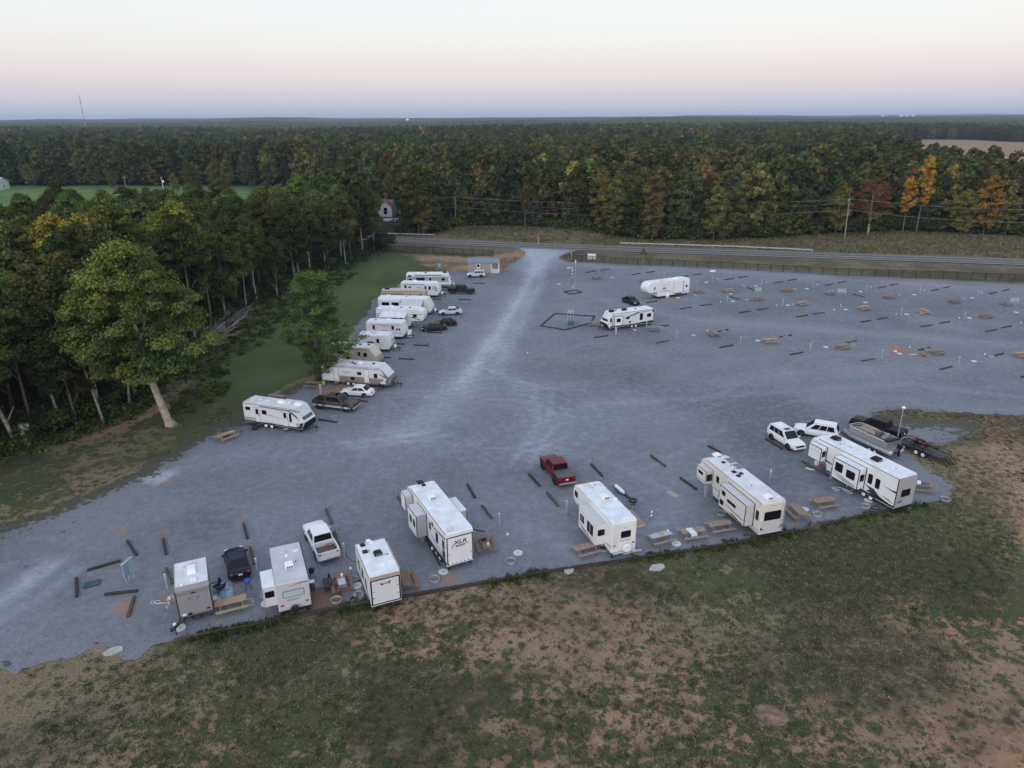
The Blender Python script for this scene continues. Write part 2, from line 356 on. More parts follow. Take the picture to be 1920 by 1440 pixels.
def clump(scale, lo, hi, thr, c_, amt, c0):
    v = N.new('ShaderNodeTexVoronoi'); v.inputs['Scale'].default_value = scale; Lk.new(wv_.outputs[0], v.inputs[0]); s = N.new('ShaderNodeSeparateColor'); Lk.new(v.outputs['Color'], s.inputs[0])
    m = mathN(N, Lk, 'MULTIPLY', mapN(N, Lk, v.outputs['Distance'], lo, hi, 1, 0), mapN(N, Lk, mathN(N, Lk, 'ADD', s.outputs[0], mathN(N, Lk, 'MULTIPLY_ADD', n1, 1.2, -.6)), thr, thr+.12, 0, amt))
    m = mathN(N, Lk, 'MULTIPLY', m, mathN(N, Lk, 'SUBTRACT', 1.0, f4)); return mixN(N, Lk, m, c0, c_)
gcl = mixN(N, Lk, mapN(N, Lk, n3, .3, .7), (.030,.042,.024), (.075,.092,.050))
col = clump(.95, .18, .52, .42, gcl, .85, col); col = clump(2.1, .12, .45, .45, gcl, .75, col); col = clump(3.4, .08, .42, .60, mixN(N, Lk, n3, (.16,.13,.09), (.32,.25,.17)), .6, col)
dm2 = mathN(N, Lk, 'ADD', g3, mathN(N, Lk, 'MULTIPLY_ADD', n1, 1.6, -.8)); dm2 = mapN(N, Lk, dm2, .52, 1.0, 0, .85)
col = mixN(N, Lk, dm2, col, soil)
dkp = mathN(N, Lk, 'MULTIPLY', mapN(N, Lk, noiseN(N, Lk, t, .055, 5, .6, .5), .46, .58), mapN(N, Lk, n2, .66, .44, 0, .85)); col = mixN(N, Lk, dkp, col, (.050,.046,.030))
tallg = mixN(N, Lk, mapN(N, Lk, noiseN(N, Lk, t, .22, 6, .6), .4, .6), (.20,.155,.10), (.14,.15,.07)); tallg = mixN(N, Lk, mapN(N, Lk, n3, .3, .7), mixN(N, Lk, .3, tallg, (.05,.042,.03)), tallg)
col = mixN(N, Lk, mathN(N, Lk, 'MULTIPLY', f4, .85), col, tallg)
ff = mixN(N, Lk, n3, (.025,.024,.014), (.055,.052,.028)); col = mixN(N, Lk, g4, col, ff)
fieldc = mixN(N, Lk, mapN(N, Lk, n4, .3, .7), (.072,.135,.036), (.115,.185,.055)); col = mixN(N, Lk, f1, col, fieldc)
tanc = mixN(N, Lk, n4, (.22,.15,.095), (.30,.21,.135)); col = mixN(N, Lk, f2, col, tanc)
shc = mixN(N, Lk, n3, (.12,.105,.09), (.22,.20,.18)); col = mixN(N, Lk, mathN(N, Lk, 'MULTIPLY', f3, .8), col, shc)
peb = mapN(N, Lk, n5, .70, .76, 0, .8); col = mixN(N, Lk, mathN(N, Lk, 'MULTIPLY', peb, mathN(N, Lk, 'SUBTRACT', 1.0, gmask)), col, (.34,.30,.26))
Lk.new(col, pb.inputs['Base Color']); pb.inputs['Roughness'].default_value = .95; pb.inputs['Specular IOR Level'].default_value = .15
bp = N.new('ShaderNodeBump'); bp.inputs[0].default_value = .9; bp.inputs[1].default_value = .35
hh = mathN(N, Lk, 'ADD', mathN(N, Lk, 'MULTIPLY', n2, .6), mathN(N, Lk, 'MULTIPLY', n3, .4)); hh = mathN(N, Lk, 'ADD', hh, mathN(N, Lk, 'MULTIPLY', gmask, .18))
Lk.new(hh, bp.inputs['Height']); Lk.new(bp.outputs[0], pb.inputs['Normal'])
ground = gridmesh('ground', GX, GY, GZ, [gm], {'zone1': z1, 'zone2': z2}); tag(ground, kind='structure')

# ---------------------------------------------------------------- gravel lot
from mathutils.geometry import delaunay_2d_cdt
xs = [p[0] for p in LOTJ]; ys = [p[1] for p in LOTJ]
ax_, ay_ = np.meshgrid(np.arange(min(xs), min(max(xs), 175), .62), np.arange(min(ys), max(ys), .62))
ax_ = ax_+RNG.uniform(-.1, .1, ax_.shape); ay_ = ay_+RNG.uniform(-.2, .2, ax_.shape)
ii = sdist(ax_, ay_, LOTJ) > .45
vin = [Vector((float(a), float(b))) for a, b in zip(ax_[ii], ay_[ii])]; nb = len(LOTJ)
vv, ee, fc, _, _, _ = delaunay_2d_cdt([Vector(p) for p in LOTJ]+vin, [], [list(range(nb))], 1, 1e-5)
me = bpy.data.meshes.new('gravel_lot'); VX = np.array([v.x for v in vv]); VY = np.array([v.y for v in vv])
VZ = .03+.05*sm(sdist(VX, VY, LOTJ), 0, 2.5)+.05*(fbm(VX, VY, 9, 12)-.5)
me.from_pydata([(x, y, z) for x, y, z in zip(VX, VY, VZ)], [], [tuple(f) for f in fc]); me.polygons.foreach_set('use_smooth', [True]*len(fc))
def lotz(x, y): return .08
STROKES = [  # worn, paler wheel paths: pixels, half width m, strength
 (P((1010,468),(1005,500),(985,545),(955,590),(925,640),(880,700),(820,765),(760,810)), 3.2, .55), (P((1012,470),(1000,510),(975,560),(940,615),(905,665),(870,715)), 1.1, .5), (P((1020,480),(1015,530),(990,580),(960,640),(930,700)), 1.2, .3),
 (P((1030,468),(1040,480),(1120,500),(1400,512),(1900,545)), 2.2, .22), (P((1015,462),(1012,475),(1003,500)), 7.0, .45), (P((965,464),(985,468),(1005,480)), 2.5, .5), (P((1075,467),(1050,470),(1025,484)), 3, .5), (P((930,640),(980,740),(1020,800),(1000,860)), 2.5, .22), (P((640,832),(740,822),(820,808)), .5, .4), (P((655,840),(760,830),(850,815)), .5, .35),
 (P((-50,1160),(30,1110),(60,1085),(95,1060)), 1.1, .8), (P((-20,1180),(60,1130),(120,1090),(150,1065)), .5, .45), (P((-30,1080),(20,1060)), .5, .4), (P((830,830),(930,815),(1040,790),(1200,740),(1500,700),(1900,680)), 3, .16),
 (P((0,940),(300,880),(500,850),(700,830),(900,860),(1100,830)), 3.0, .13), (P((1100,760),(1400,740),(1700,720),(1900,745)), 1.0, .22), (P((1140,565),(1300,600),(1500,615),(1920,650)), 2, .18),
 (P((980,990),(1030,1010),(1070,1040)), 1.0, .3), (P((1130,1040),(1200,1010),(1260,960)), 1.2, .2), (P((870,700),(1000,720),(1010,790),(960,870)), .35, .3), (P((905,690),(1035,735),(1025,820),(990,880)), .35, .25)]
rs_ = random.Random(3)
for q in range(46):      # turning arcs and tyre lines
    g0 = G(rs_.uniform(500, 1750), rs_.uniform(640, 960)); a0 = rs_.choice((.1, .2, 1.2, 1.9, 2.0))+rs_.gauss(0, .35); cv = rs_.gauss(0, .035); L_ = []
    for k_ in range(12): L_.append(Vector((g0.x, g0.y, 0))); g0 = g0+Vector((math.cos(a0), math.sin(a0), 0))*2.6; a0 += cv*2.6
    s_q = rs_.uniform(.06, .20); w_q = rs_.uniform(.16, .32); STROKES.append((L_, w_q, s_q))
    if rs_.random() < .6: STROKES.append(([p+Vector((-math.sin(a0), math.cos(a0), 0))*1.8 for p in L_], w_q, s_q))
c0 = G(945, 790)
for rr_q, s_q in ((7,.3),(8.7,.28),(11,.2),(13,.24),(15,.16)): STROKES.append(([c0+Vector((rr_q*math.cos(t_), rr_q*1.1*math.sin(t_), 0)) for t_ in np.linspace(-1.2, 2.2, 14)], .3, s_q))
lgt = np.zeros_like(VX)
for pts, hw, s in STROKES: lgt += s*np.exp(-(dline(VX, VY, pts)/hw)**2)
lgt *= .55+.9*fbm(VX, VY, 5, 77)
pud = P((262,893),(290,885),(330,880),(338,886),(320,900),(296,913),(268,908)); pd = sdist(VX, VY, pud)
lgt = np.maximum(lgt, 1.15*sm(pd, -.25, .5))
DIRTS = [(300,898,2.6,.8),(405,785,1.5,.5),(228,1000,.9,.7),(312,998,.6,.8),(237,1140,1.2,.8),(320,1125,1.3,.7),(385,800,1.2,.5),(845,1085,1.0,.8),(835,1100,.8,.7),(1045,1080,1,.5),(1690,655,3.0,.62),(1705,665,1.5,.5),
         (1095,566,1.6,.7),(1262,563,2.0,.8),(1018,685,.9,.8),(935,640,.8,.5),(610,735,2.2,.8),(640,728,2,.7),(560,722,1.5,.8),(1490,845,1.1,.5),(1710,835,1.5,.6),(75,1045,1.2,.4),(180,1005,.9,.4),(150,1020,.7,.4),(210,1220,.9,.5)]
drt = np.zeros_like(VX)
for x, y, r, s in DIRTS:
    g = G(x, y); drt = np.maximum(drt, s*np.exp(-(((VX-g.x)/r)**2+((VY-g.y)/r)**2)))
drt *= .4+1.1*fbm(VX, VY, 2.2, 55); drt = np.where(pd > 0, drt*.2, drt)
ed = sdist(VX, VY, LOTJ); fr = dline(VX, VY, EDGE_FRONT)
LEFTEDGE = P((-300,1100),(0,987),(150,930),(258,885),(330,838),(415,790),(455,768),(552,722)); le = dline(VX, VY, LEFTEDGE)
wd = np.exp(-(ed/2.0)**2)*.5*(fr > 2)+.62*np.exp(-(le/5.0)**2)+.30*sm(fbm(VX, VY, 14, 91), .55, .72)*(VY < 90)
RIGHTG = P((1700,795),(1830,800)); wd += .5*np.exp(-(dline(VX, VY, RIGHTG)/4)**2)
dk = sm(fbm(VX, VY, 17, 37), .42, .7)
lz = np.stack([np.clip(lgt, 0, 1.2), np.clip(drt, 0, 1), np.clip(wd, 0, 1), dk], -1)
a = me.color_attributes.new('wear', 'FLOAT_COLOR', 'POINT'); a.data.foreach_set('color', lz.reshape(-1).astype('f'))
gv, N, Lk, pb, t = newmat('grey_gravel')
w1, w2, w3, w4 = attrN(N, Lk, 'wear')
n1 = noiseN(N, Lk, t, 9, 4, .75); n2 = noiseN(N, Lk, t, 1.1, 8, .7); n3 = noiseN(N, Lk, t, .09, 6, .6, .4); n4 = noiseN(N, Lk, t, 28, 2, .8); n6 = noiseN(N, Lk, t, 3.2, 6, .7)
col = mixN(N, Lk, mapN(N, Lk, n1, .25, .75), (.098,.106,.126), (.262,.275,.310))
col = mixN(N, Lk, mapN(N, Lk, n4, .55, .75, 0, .55), col, (.36,.37,.40)); col = mixN(N, Lk, mapN(N, Lk, n4, .45, .25, 0, .5), col, (.07,.072,.082))
col = mixN(N, Lk, mapN(N, Lk, n3, .38, .62, 0, .7), col, mixN(N, Lk, .5, col, (.10,.108,.128))); col = mixN(N, Lk, mathN(N, Lk, 'MULTIPLY', w4, .55), col, (.092,.098,.116))
col = mixN(N, Lk, mapN(N, Lk, n2, .42, .66, 0, .38), col, (.275,.285,.315))
lm = mathN(N, Lk, 'MULTIPLY', w1, mapN(N, Lk, mathN(N, Lk, 'ADD', n2, mathN(N, Lk, 'MULTIPLY', n6, .6)), .55, 1.05, .35, 1.1), clamp=True)
col = mixN(N, Lk, lm, col, (.37,.40,.475))
dmk = mapN(N, Lk, mathN(N, Lk, 'ADD', w2, mathN(N, Lk, 'MULTIPLY_ADD', n6, 1.4, -.7)), .3, .62, 0, .85); col = mixN(N, Lk, dmk, col, mixN(N, Lk, n1, (.20,.125,.09), (.36,.25,.185)))
wmk = mapN(N, Lk, mathN(N, Lk, 'ADD', w3, mathN(N, Lk, 'MULTIPLY_ADD', n2, 2.4, -1.2)), .62, .78, 0, .9); col = mixN(N, Lk, wmk, col, mixN(N, Lk, mapN(N, Lk, n6, .4, .6), (.035,.05,.022), (.10,.08,.05)))
vz = N.new('ShaderNodeTexVoronoi'); vz.inputs['Scale'].default_value = .42; Lk.new(t, vz.inputs[0])
spot = mapN(N, Lk, vz.outputs['Distance'], .02, .16, 1, 0); rs = N.new('ShaderNodeSeparateColor'); Lk.new(vz.outputs['Color'], rs.inputs[0])
spot = mathN(N, Lk, 'MULTIPLY', mathN(N, Lk, 'MULTIPLY', spot, mapN(N, Lk, rs.outputs[0], .80, .82)), mapN(N, Lk, n6, .42, .55)); col = mixN(N, Lk, mathN(N, Lk, 'MULTIPLY', spot, .8), col, (.035,.042,.03))
Lk.new(col, pb.inputs['Base Color']); pb.inputs['Roughness'].default_value = .93; pb.inputs['Specular IOR Level'].default_value = .25
bp = N.new('ShaderNodeBump'); bp.inputs[0].default_value = .6; bp.inputs[1].default_value = .08; Lk.new(mathN(N, Lk, 'ADD', n1, n4), bp.inputs['Height']); Lk.new(bp.outputs[0], pb.inputs['Normal'])
me.materials.append(gv); lot = bpy.data.objects.new('gravel_lot', me); C.objects.link(lot); tag(lot, kind='structure')

# ---------------------------------------------------------------- highway
def ribbon(pts, hw, z, off=0.0, n=6, dash=None):
    P2 = []
    for i in range(len(pts)-1):
        for k in range(n): P2.append(pts[i].lerp(pts[i+1], k/n))
    P2.append(pts[-1]); mb = MB(); L = []
    for i, p in enumerate(P2):
        d = (P2[min(i+1, len(P2)-1)]-P2[max(i-1, 0)]).normalized(); nn = Vector((-d.y, d.x, 0))
        L.append((p+nn*(off-hw), p+nn*(off+hw)))
    for i in range(len(L)-1):
        a, b = L[i]; c, d = L[i+1]; mb.poly([(a.x,a.y,z),(c.x,c.y,z),(d.x,d.y,z),(b.x,b.y,z)], [(0,1,2,3)])
    return mb
asph = pm('asphalt', (.085,.087,.10), .9, var=.25, scale=.6, bump=.3)
road = ribbon(ROAD, 4.3, .16).build('road', asph); tag(road, kind='structure')
pw = pm('road_paint', (.62,.63,.64), .7, var=.15); py_ = pm('yellow_paint', (.55,.42,.12), .7)
ribbon(ROAD, .10, .168, 3.6).build('edge_line', pw, road); ribbon(ROAD, .10, .168, -3.6).build('edge_line', pw, road)
ribbon(ROAD, .08, .168, .14).build('centre_line', py_, road); ribbon(ROAD, .08, .168, -.14).build('centre_line', py_, road)
# ================================================================ VEGETATION
def foliage_mat(name, instancer):
    m = bpy.data.materials.new(name); m.use_nodes = True; N = m.node_tree.nodes; Lk = m.node_tree.links
    for n in list(N): N.remove(n)
    o = N.new('ShaderNodeOutputMaterial'); d = N.new('ShaderNodeBsdfDiffuse'); tr = N.new('ShaderNodeBsdfTranslucent'); mx = N.new('ShaderNodeMixShader'); mx.inputs[0].default_value = .14
    Lk.new(d.outputs[0], mx.inputs[1]); Lk.new(tr.outputs[0], mx.inputs[2]); Lk.new(mx.outputs[0], o.inputs[0])
    if instancer:
        a = N.new('ShaderNodeAttribute'); a.attribute_type = 'INSTANCER'; a.attribute_name = 'tint'; tint = a.outputs['Color']
    else:
        oi = N.new('ShaderNodeObjectInfo'); tint = oi.outputs['Color']
    v = N.new('ShaderNodeAttribute'); v.attribute_name = 'leaf'; s = N.new('ShaderNodeSeparateColor'); Lk.new(v.outputs['Color'], s.inputs[0])
    c = mixN(N, Lk, 1.0, tint, mixN(N, Lk, s.outputs[1], (.68,.80,.95), (1.28,1.12,.78)), 'MULTIPLY')
    vm = N.new('ShaderNodeVectorMath'); vm.operation = 'SCALE'; Lk.new(c, vm.inputs[0]); Lk.new(s.outputs[0], vm.inputs['Scale'])
    Lk.new(vm.outputs[0], d.inputs[0]); Lk.new(vm.outputs[0], tr.inputs[0]); return m
FOL = foliage_mat('foliage', False); FOLI = foliage_mat('forest_foliage', True)
BARK = pm('bark', (.13,.115,.10), .95, var=.35, scale=4, bump=.5, bscale=12); PALEB = pm('pale_bark', (.30,.27,.235), .95, var=.45, scale=2.2, bump=.5, bscale=8)

def leafmesh(name, cen, rad, lum, n, size, rng, up=.35, inner=.55, aspect=1.0, flat=0.0):
    """leaf quads spread through lumps; lum[:,0] shade, lum[:,1] hue of each lump"""
    k = len(cen); wgt = (rad.mean(1) if rad.ndim > 1 else rad)**2; which = rng.choice(k, n, p=wgt/wgt.sum())
    d = rng.normal(size=(n, 3)); d /= np.linalg.norm(d, axis=1)[:, None]; d[:, 2] = d[:, 2]*(1-up)+np.abs(d[:, 2])*up
    r = (1-inner*rng.random(n)**1.3)*(1+.2*rng.normal(size=n))
    R3 = rad[which] if rad.ndim > 1 else rad[which][:, None]
    p = cen[which]+d*r[:, None]*R3
    nrm = d+rng.normal(size=(n, 3))*.55; nrm[:, 2] += flat; nrm /= np.linalg.norm(nrm, axis=1)[:, None]
    a = np.cross(nrm, rng.normal(size=(n, 3))); a /= np.linalg.norm(a, axis=1)[:, None]; b = np.cross(nrm, a)
    sz = size*(.55+.9*rng.random(n)); a *= (sz*.5)[:, None]; b *= (sz*.5*aspect)[:, None]
    V = np.stack([p-a-b*.4, p+a*.3-b, p+a+b*.4, p-a*.3+b], 1).reshape(-1, 3)
    lc = np.ones((n, 4)); lc[:, 0] = lum[which, 0]*(.72+.56*rng.random(n)); lc[:, 1] = np.clip(lum[which, 1]+.3*(rng.random(n)-.5), 0, 1)
    me = bpy.data.meshes.new(name); me.vertices.add(4*n); me.vertices.foreach_set('co', V.reshape(-1).astype('f'))
    me.loops.add(4*n); me.loops.foreach_set('vertex_index', np.arange(4*n, dtype='i')); me.polygons.add(n); me.polygons.foreach_set('loop_start', np.arange(n, dtype='i')*4)
    me.update(calc_edges=True); at = me.color_attributes.new('leaf', 'FLOAT_COLOR', 'POINT'); at.data.foreach_set('color', np.repeat(lc, 4, 0).reshape(-1).astype('f'))
    return me
def V3(a): return Vector([float(x) for x in a])
def crown_lumps(H, rw, z0, nl, rng, top=.5, lumpr=(.17,.31)):
    cen = []; rd = []; nl = int(nl*2.1)
    for i in range(nl):
        u = (i+.5)/nl; z = z0+(H-z0)*(.12+.80*u**.85)
        env = math.sin(math.pi*min(1, max(.0, (.13+.87*u))**(.9 if top < .6 else 1.4)))**.62
        an = rng.random()*6.283; rr = rw*env*(.35+.5*rng.random()**.6)
        cen.append((rr*math.cos(an), rr*math.sin(an), z)); q = rw*rng.uniform(*lumpr)*(.65+.5*env); rd.append((q, q, q*rng.uniform(.6, .95)))
    return np.array(cen), np.array(rd)
def trunk_mb(H, r, z0, cen, rng, bend=.6, nb=8, n=7):
    mb = MB(); pts = [Vector((bend*math.sin(z*2.2)*.5, bend*math.cos(z*1.7)*.4-bend*.4, z*H*.86)) for z in np.linspace(0, 1, 8)]
    pts[0].z = -.3; rs = [r*1.35]+[r*(1-.82*t) for t in np.linspace(.1, 1, 7)]
    mb.tube(pts, rs, n)
    idx = rng.choice(len(cen), min(nb, len(cen)), replace=False)
    for i in idx:
        c = V3(cen[i]); zt = max(z0*.75, c.z-abs(c.x)-abs(c.y)*.6-1.0); f = min(.98, zt/(H*.86)); k = f*7; j = min(6, int(k)); s = pts[j].lerp(pts[j+1], k-j)
        rr = r*(1-.8*f)*.5; m = s.lerp(c, .5)+Vector((0, 0, .12*(c-s).length)); mb.tube([s, m, c], [rr, rr*.6, rr*.25], 5)
    return mb
def make_variant(vi, H, rw, z0, nl, n, size, seed, r=.22, **k):
    rng = np.random.default_rng(seed); cen, rd = crown_lumps(H, rw, z0, nl, rng, **k)
    lum = np.stack([rng.uniform(.78, 1.22, len(cen)), np.clip(rng.normal(.5, .18, len(cen)), 0, 1)], 1)
    me = leafmesh('crown', cen, rd, lum, n, size, rng); me.materials.append(FOL)
    tb = trunk_mb(H, r, z0, cen, rng)
    tm = bpy.data.meshes.new('trunk'); tm.from_pydata(tb.v, [], tb.f); tm.polygons.foreach_set('use_smooth', [True]*len(tb.f)); tm.materials.append(BARK)
    return me, tm, H
NEARV = [make_variant(i, h, rw, z0, nl, 15000, .32, 100+i) for i, (h, rw, z0, nl) in enumerate([(20,4.4,5.5,26),(21,5.0,4,34),(19,3.6,7,22),(22,4.8,6,30),(17,4.6,2.5,30),(20,3.2,9,18)])]
MIDV = [make_variant(i, h, rw, z0, nl, 9000, .46, 200+i) for i, (h, rw, z0, nl) in enumerate([(21,5.2,.2,34),(22,4.9,.3,32),(19,5.5,-.3,34),(20,4.4,-.2,28),(23,5.2,1.0,34)])]
FARV = [make_variant(i, h, rw, z0, nl, 2000, .92, 300+i) for i, (h, rw, z0, nl) in enumerate([(20,5.2,-.3,22),(21,4.8,.0,22),(18,5.4,-.3,22)])]
COLS = {'dark green': (0.069,0.079,0.031), 'deep green': (0.075,0.091,0.034), 'olive green': (0.112,0.109,0.039), 'mid green': (0.097,0.129,0.039), 'yellow green': (0.193,0.166,0.044), 'brownish': (.118,.094,.048), 'rusty orange': (.165,.112,.050), 'golden yellow': (0.431,0.252,0.048), 'reddish': (0.216,0.072,0.044), 'blue green': (0.069,0.086,0.046)}
def pick_col(rng, x, y):
    a = fbm(np.array([x]), np.array([y]), 130, 5)[0]; u = rng.random()
    tb = [('dark green', .26), ('deep green', .24), ('blue green', .12), ('olive green', .17), ('mid green', .07), ('brownish', .06+max(0, a-.5)*.5), ('yellow green', .025), ('rusty orange', .006+max(0, a-.5)*.20), ('golden yellow', .003), ('reddish', .002)]
    if y < 200: tb = [('dark green', .34), ('deep green', .30), ('mid green', .24), ('olive green', .09), ('yellow green', .03)]
    elif x > 60 and y < 420: tb = [('dark green', .22), ('deep green', .20), ('blue green', .04), ('olive green', .24), ('mid green', .10), ('brownish', .10), ('yellow green', .07), ('rusty orange', .03)]
    s = sum(b for _, b in tb); c = 0
    for nme, b in tb:
        c += b/s
        if u < c: return nme
    return 'dark green'
def place_tree(x, y, V, scale, rz, cname, label, group=None, name='tree', zs=1.0, jitter=None, bark=None):
    z = gz(x, y); t = thing(name, label, 'tree', (x, y, z-.05), rz, group); t.scale = (scale, scale, scale*zs)
    c = bpy.data.objects.new('crown', V[0]); C.objects.link(c); c.parent = t
    k = bpy.data.objects.new('trunk', V[1]); C.objects.link(k); k.parent = t
    if bark: k.material_slots[0].link = 'OBJECT'; k.material_slots[0].material = bark
    b = COLS[cname]; j = jitter or (random.uniform(.88, 1.12), random.uniform(.94, 1.08), random.uniform(.68, 1.35))
    c.color = (b[0]*j[0]*j[2], b[1]*j[1]*j[2], b[2]*j[2], 1); return t

# candidate trees: jittered grid that coarsens with distance
cand = []
rt = np.random.default_rng(11)
def lattice(y0, y1, st):
    out = []
    for yy in np.arange(y0, y1, st):
        hw = .80*yy+35
        for xx in np.arange(-hw, hw, st): out.append((xx+rt.uniform(-.38, .38)*st, yy+rt.uniform(-.38, .38)*st))
    return np.array(out)
pts = np.concatenate([lattice(60, 240, 5.6), lattice(240, 520, 6.6), lattice(520, 1500, 8.6)])
def in_forest(X, Y):
    nl_ = np.interp(X, [p.x for p in NLINE], [p.y for p in NLINE])
    a = sdist(X, Y, WOODS) > 1.0
    b = (X > -22) & (Y > nl_+2.5)
    c = (Y > 232) & (X <= -22)
    f = (a | b | c) & (sdist(X, Y, FIELD) < -3) & (sdist(X, Y, TANF) < -3) & (dline(X, Y, ROAD) > 9)
    house = np.hypot((X+53)/15, (Y-300)/15) < 1
    view = (np.abs(X+.170*Y) < 7.5) & (Y < 300) & (Y > 212)
    return f & ~house & ~view
ok = in_forest(pts[:, 0], pts[:, 1]); pts = pts[ok]
dist = np.hypot(pts[:, 0], pts[:, 1]); inview = np.abs(pts[:, 0]) < .755*pts[:, 1]+9
order = np.argsort(dist+1e4*(~inview))
# trees that stand out in the photograph
special = []
def spec(px, py, V, s, cn, label, zs=1.0, **k):
    p = G(px, py); special.append((p.x, p.y)); return place_tree(p.x, p.y, V, s, random.random()*6, cn, label, zs=zs, **k)
POPV = [make_variant(9, 20, 2.5, 5.5, 26, 9000, .36, 400+i, r=.2) for i in range(2)]
OPENV = make_variant(9, 13, 4.6, 3.2, 20, 4200, .26, 431, r=.25); ROUNDV = make_variant(9, 10, 4.4, .3, 24, 9000, .30, 433, r=.2)
spec(1692, 437, POPV[0], 1.0, 'golden yellow', 'tall narrow golden tree at the wood edge, shorter of the two golden ones', zs=.98, jitter=(1.05,.95,.9))
spec(1717, 437, POPV[1], 1.18, 'golden yellow', 'tallest narrow yellow tree rising above the wood behind the highway', zs=1.12, jitter=(.95,1,.95))
spec(1627, 440, OPENV, 1.45, 'reddish', 'bare thin reddish tree beside the leaning utility pole', jitter=(.8,1.1,.9), bark=PALEB)
spec(1222, 453, MIDV[3], .80, 'rusty orange', 'brownish orange tree standing out in the dark row behind the guardrail', jitter=(.85,1,.95))
spec(985, 437, POPV[0], .78, 'brownish', 'slim brown tree in the dark row just right of the first utility pole')
spec(1842, 440, MIDV[3], 1.02, 'golden yellow', 'broad orange yellow tree nearest the right end of the wood edge', jitter=(.72,.72,.8))
spec(1800, 440, MIDV[2], .82, 'yellow green', 'yellowish round tree left of the broad orange one')
spec(1565, 443, MIDV[1], .86, 'yellow green', 'yellow green tree just left of the leaning utility pole', jitter=(.75,.85,.9))
spec(1337, 453, MIDV[4], .80, 'olive green', 'light olive tree in the wood edge behind the guardrail')
spec(1357, 454, MIDV[0], .60, 'mid green', 'low bright green tree at the foot of the wood edge', jitter=(1.1,.85,1))
spec(1150, 448, MIDV[3], .72, 'mid green', 'light green slim tree in the dark row above the white fence sign', jitter=(1.05,.88,1))
spec(125, 393, ROUNDV, .92, 'olive green', 'round olive tree standing alone in the green field', jitter=(1.1,1.15,1.2))
spec(97, 402, ROUNDV, .85, 'reddish', 'round reddish brown tree at the near edge of the green field', jitter=(.6,.95,.8))
spec(255, 372, ROUNDV, .52, 'olive green', 'small round tree in the green field, left of a close pair', jitter=(1,1.2,1))
spec(275, 372, ROUNDV, .58, 'mid green', 'small round tree in the green field, right of a close pair')
spec(694, 385, MIDV[2], .92, 'mid green', 'bright green spreading tree behind the red roofed house', jitter=(1,1.15,1.25))
spec(698, 414, ROUNDV, .6, 'mid green', 'bushy green tree in front of the red roofed house')
spec(765, 412, MIDV[3], .62, 'olive green', 'dark open tree right of the red roofed house')
spec(757, 398, MIDV[0], .55, 'deep green', 'dark bushy tree between the red roof and the white house')
spec(560, 305, FARV[0], 1.15, 'reddish', 'pinkish red tree standing out far back in the wood', jitter=(1.7,1.1,1.1))
for fx_, fy_, fs_, fc_ in ((60,352,.7,'olive green'),(180,352,.75,'deep green'),(215,354,.6,'olive green'),(360,358,.8,'deep green'),(400,357,.7,'mid green'),(430,356,.8,'olive green'),(470,354,.75,'deep green'),(505,353,.7,'dark green'),(330,364,.55,'olive green'),(372,372,.5,'deep green'),(640,350,.7,'deep green')):
    p = G(fx_, fy_); special.append((p.x, p.y)); place_tree(p.x, p.y, MIDV[int(fx_) % 3], fs_, fx_, fc_, '%s bushy tree along the edge of the green field' % fc_, 'bushy trees round the green field')
n_spec = len(special)
# the near left wood: trees that catch the eye
def own(x, y, V, s, cn, lab, **k): special.append((x, y)); return place_tree(x, y, V, s, random.random()*6, cn, lab, **k)
p = G(152, 664); own(p.x, p.y, NEARV[3], 1.10, 'yellow green', 'tall yellowing tree behind the big pale trunked tree', jitter=(1.35,1.4,1.1))
p = G(205, 640); own(p.x, p.y, NEARV[1], 1.12, 'yellow green', 'yellow topped tree at the back of the left wood, above the pale trunk', jitter=(1.2,1.3,1.1))
p = G(330, 615); own(p.x, p.y, NEARV[0], 1.12, 'mid green', 'bright green tall tree in the left wood behind the brush pile', jitter=(1,1.1,1.1))
p = G(362, 622); own(p.x, p.y, NEARV[3], 1.12, 'mid green', 'yellowish green tree of the left wood directly above the dead brush pile', jitter=(1.5,1.35,1.1))
p = G(30, 790); own(p.x-3, p.y+4, NEARV[4], 1.15, 'deep green', 'dense dark tree at the far left end of the left wood')
SP = np.array(special)
far_pts = []; n_ind = 0; LIM = 272
GN = {'L': 'trees of the wood on the left', 'H': 'trees of the wood beyond the highway', 'F': 'trees around the green field'}
for i in order:
    x, y = pts[i]
    if np.min(np.hypot(SP[:, 0]-x, SP[:, 1]-y)) < 3.2: continue
    if y > 225 and any(abs(x-sx_*y/sy_) < 3.4 and y < sy_ and sy_-y < 14 for sx_, sy_ in special[:11]): continue
    if n_ind >= LIM or not inview[i]:
        far_pts.append((x, y)); continue
    n_ind += 1; cn = pick_col(random, x, y)
    near = y < 215 and x < -20
    s = random.uniform(.86, 1.12)
    if near: V = NEARV[random.randrange(6)]; reg = 'L'; s *= (.96 if y > 165 else .88) if x < -80 or y > 140 else 1.0
    else: V = MIDV[random.randrange(5)]; reg = 'H'; s *= random.choice((.68, .8, .92, 1, 1.08))
    lab = {'L': 'tall %s tree in the wood left of the gravel lot' % cn, 'H': '%s tree in the wood edge beyond the highway' % cn}[reg]
    edge = near and float(-dline(np.array([x]), np.array([y]), WOODEDGE)[0]) > -5
    place_tree(x, y, V, s, random.random()*6.28, cn, lab, GN[reg], zs=random.uniform(.92, 1.1), bark=PALEB if edge and random.random() < .6 else None)

# ---- the far wood as one mass: instanced crowns on points
src = []
for i, V in enumerate(FARV):   # three of its kinds stand as trees of their own at the wood's near side
    x, y = far_pts[i*3]; t = place_tree(x, y, V, 1, 0, 'deep green', 'deep green tree in the wood beyond the highway', GN['H']); src.append(t.children[0] if t.children[0].name.startswith('crown') else t.children[1])
    src[-1].color = (*COLS['deep green'], 1)
used = {0, 3, 6}; far_pts = [p for i, p in enumerate(far_pts) if i not in used]
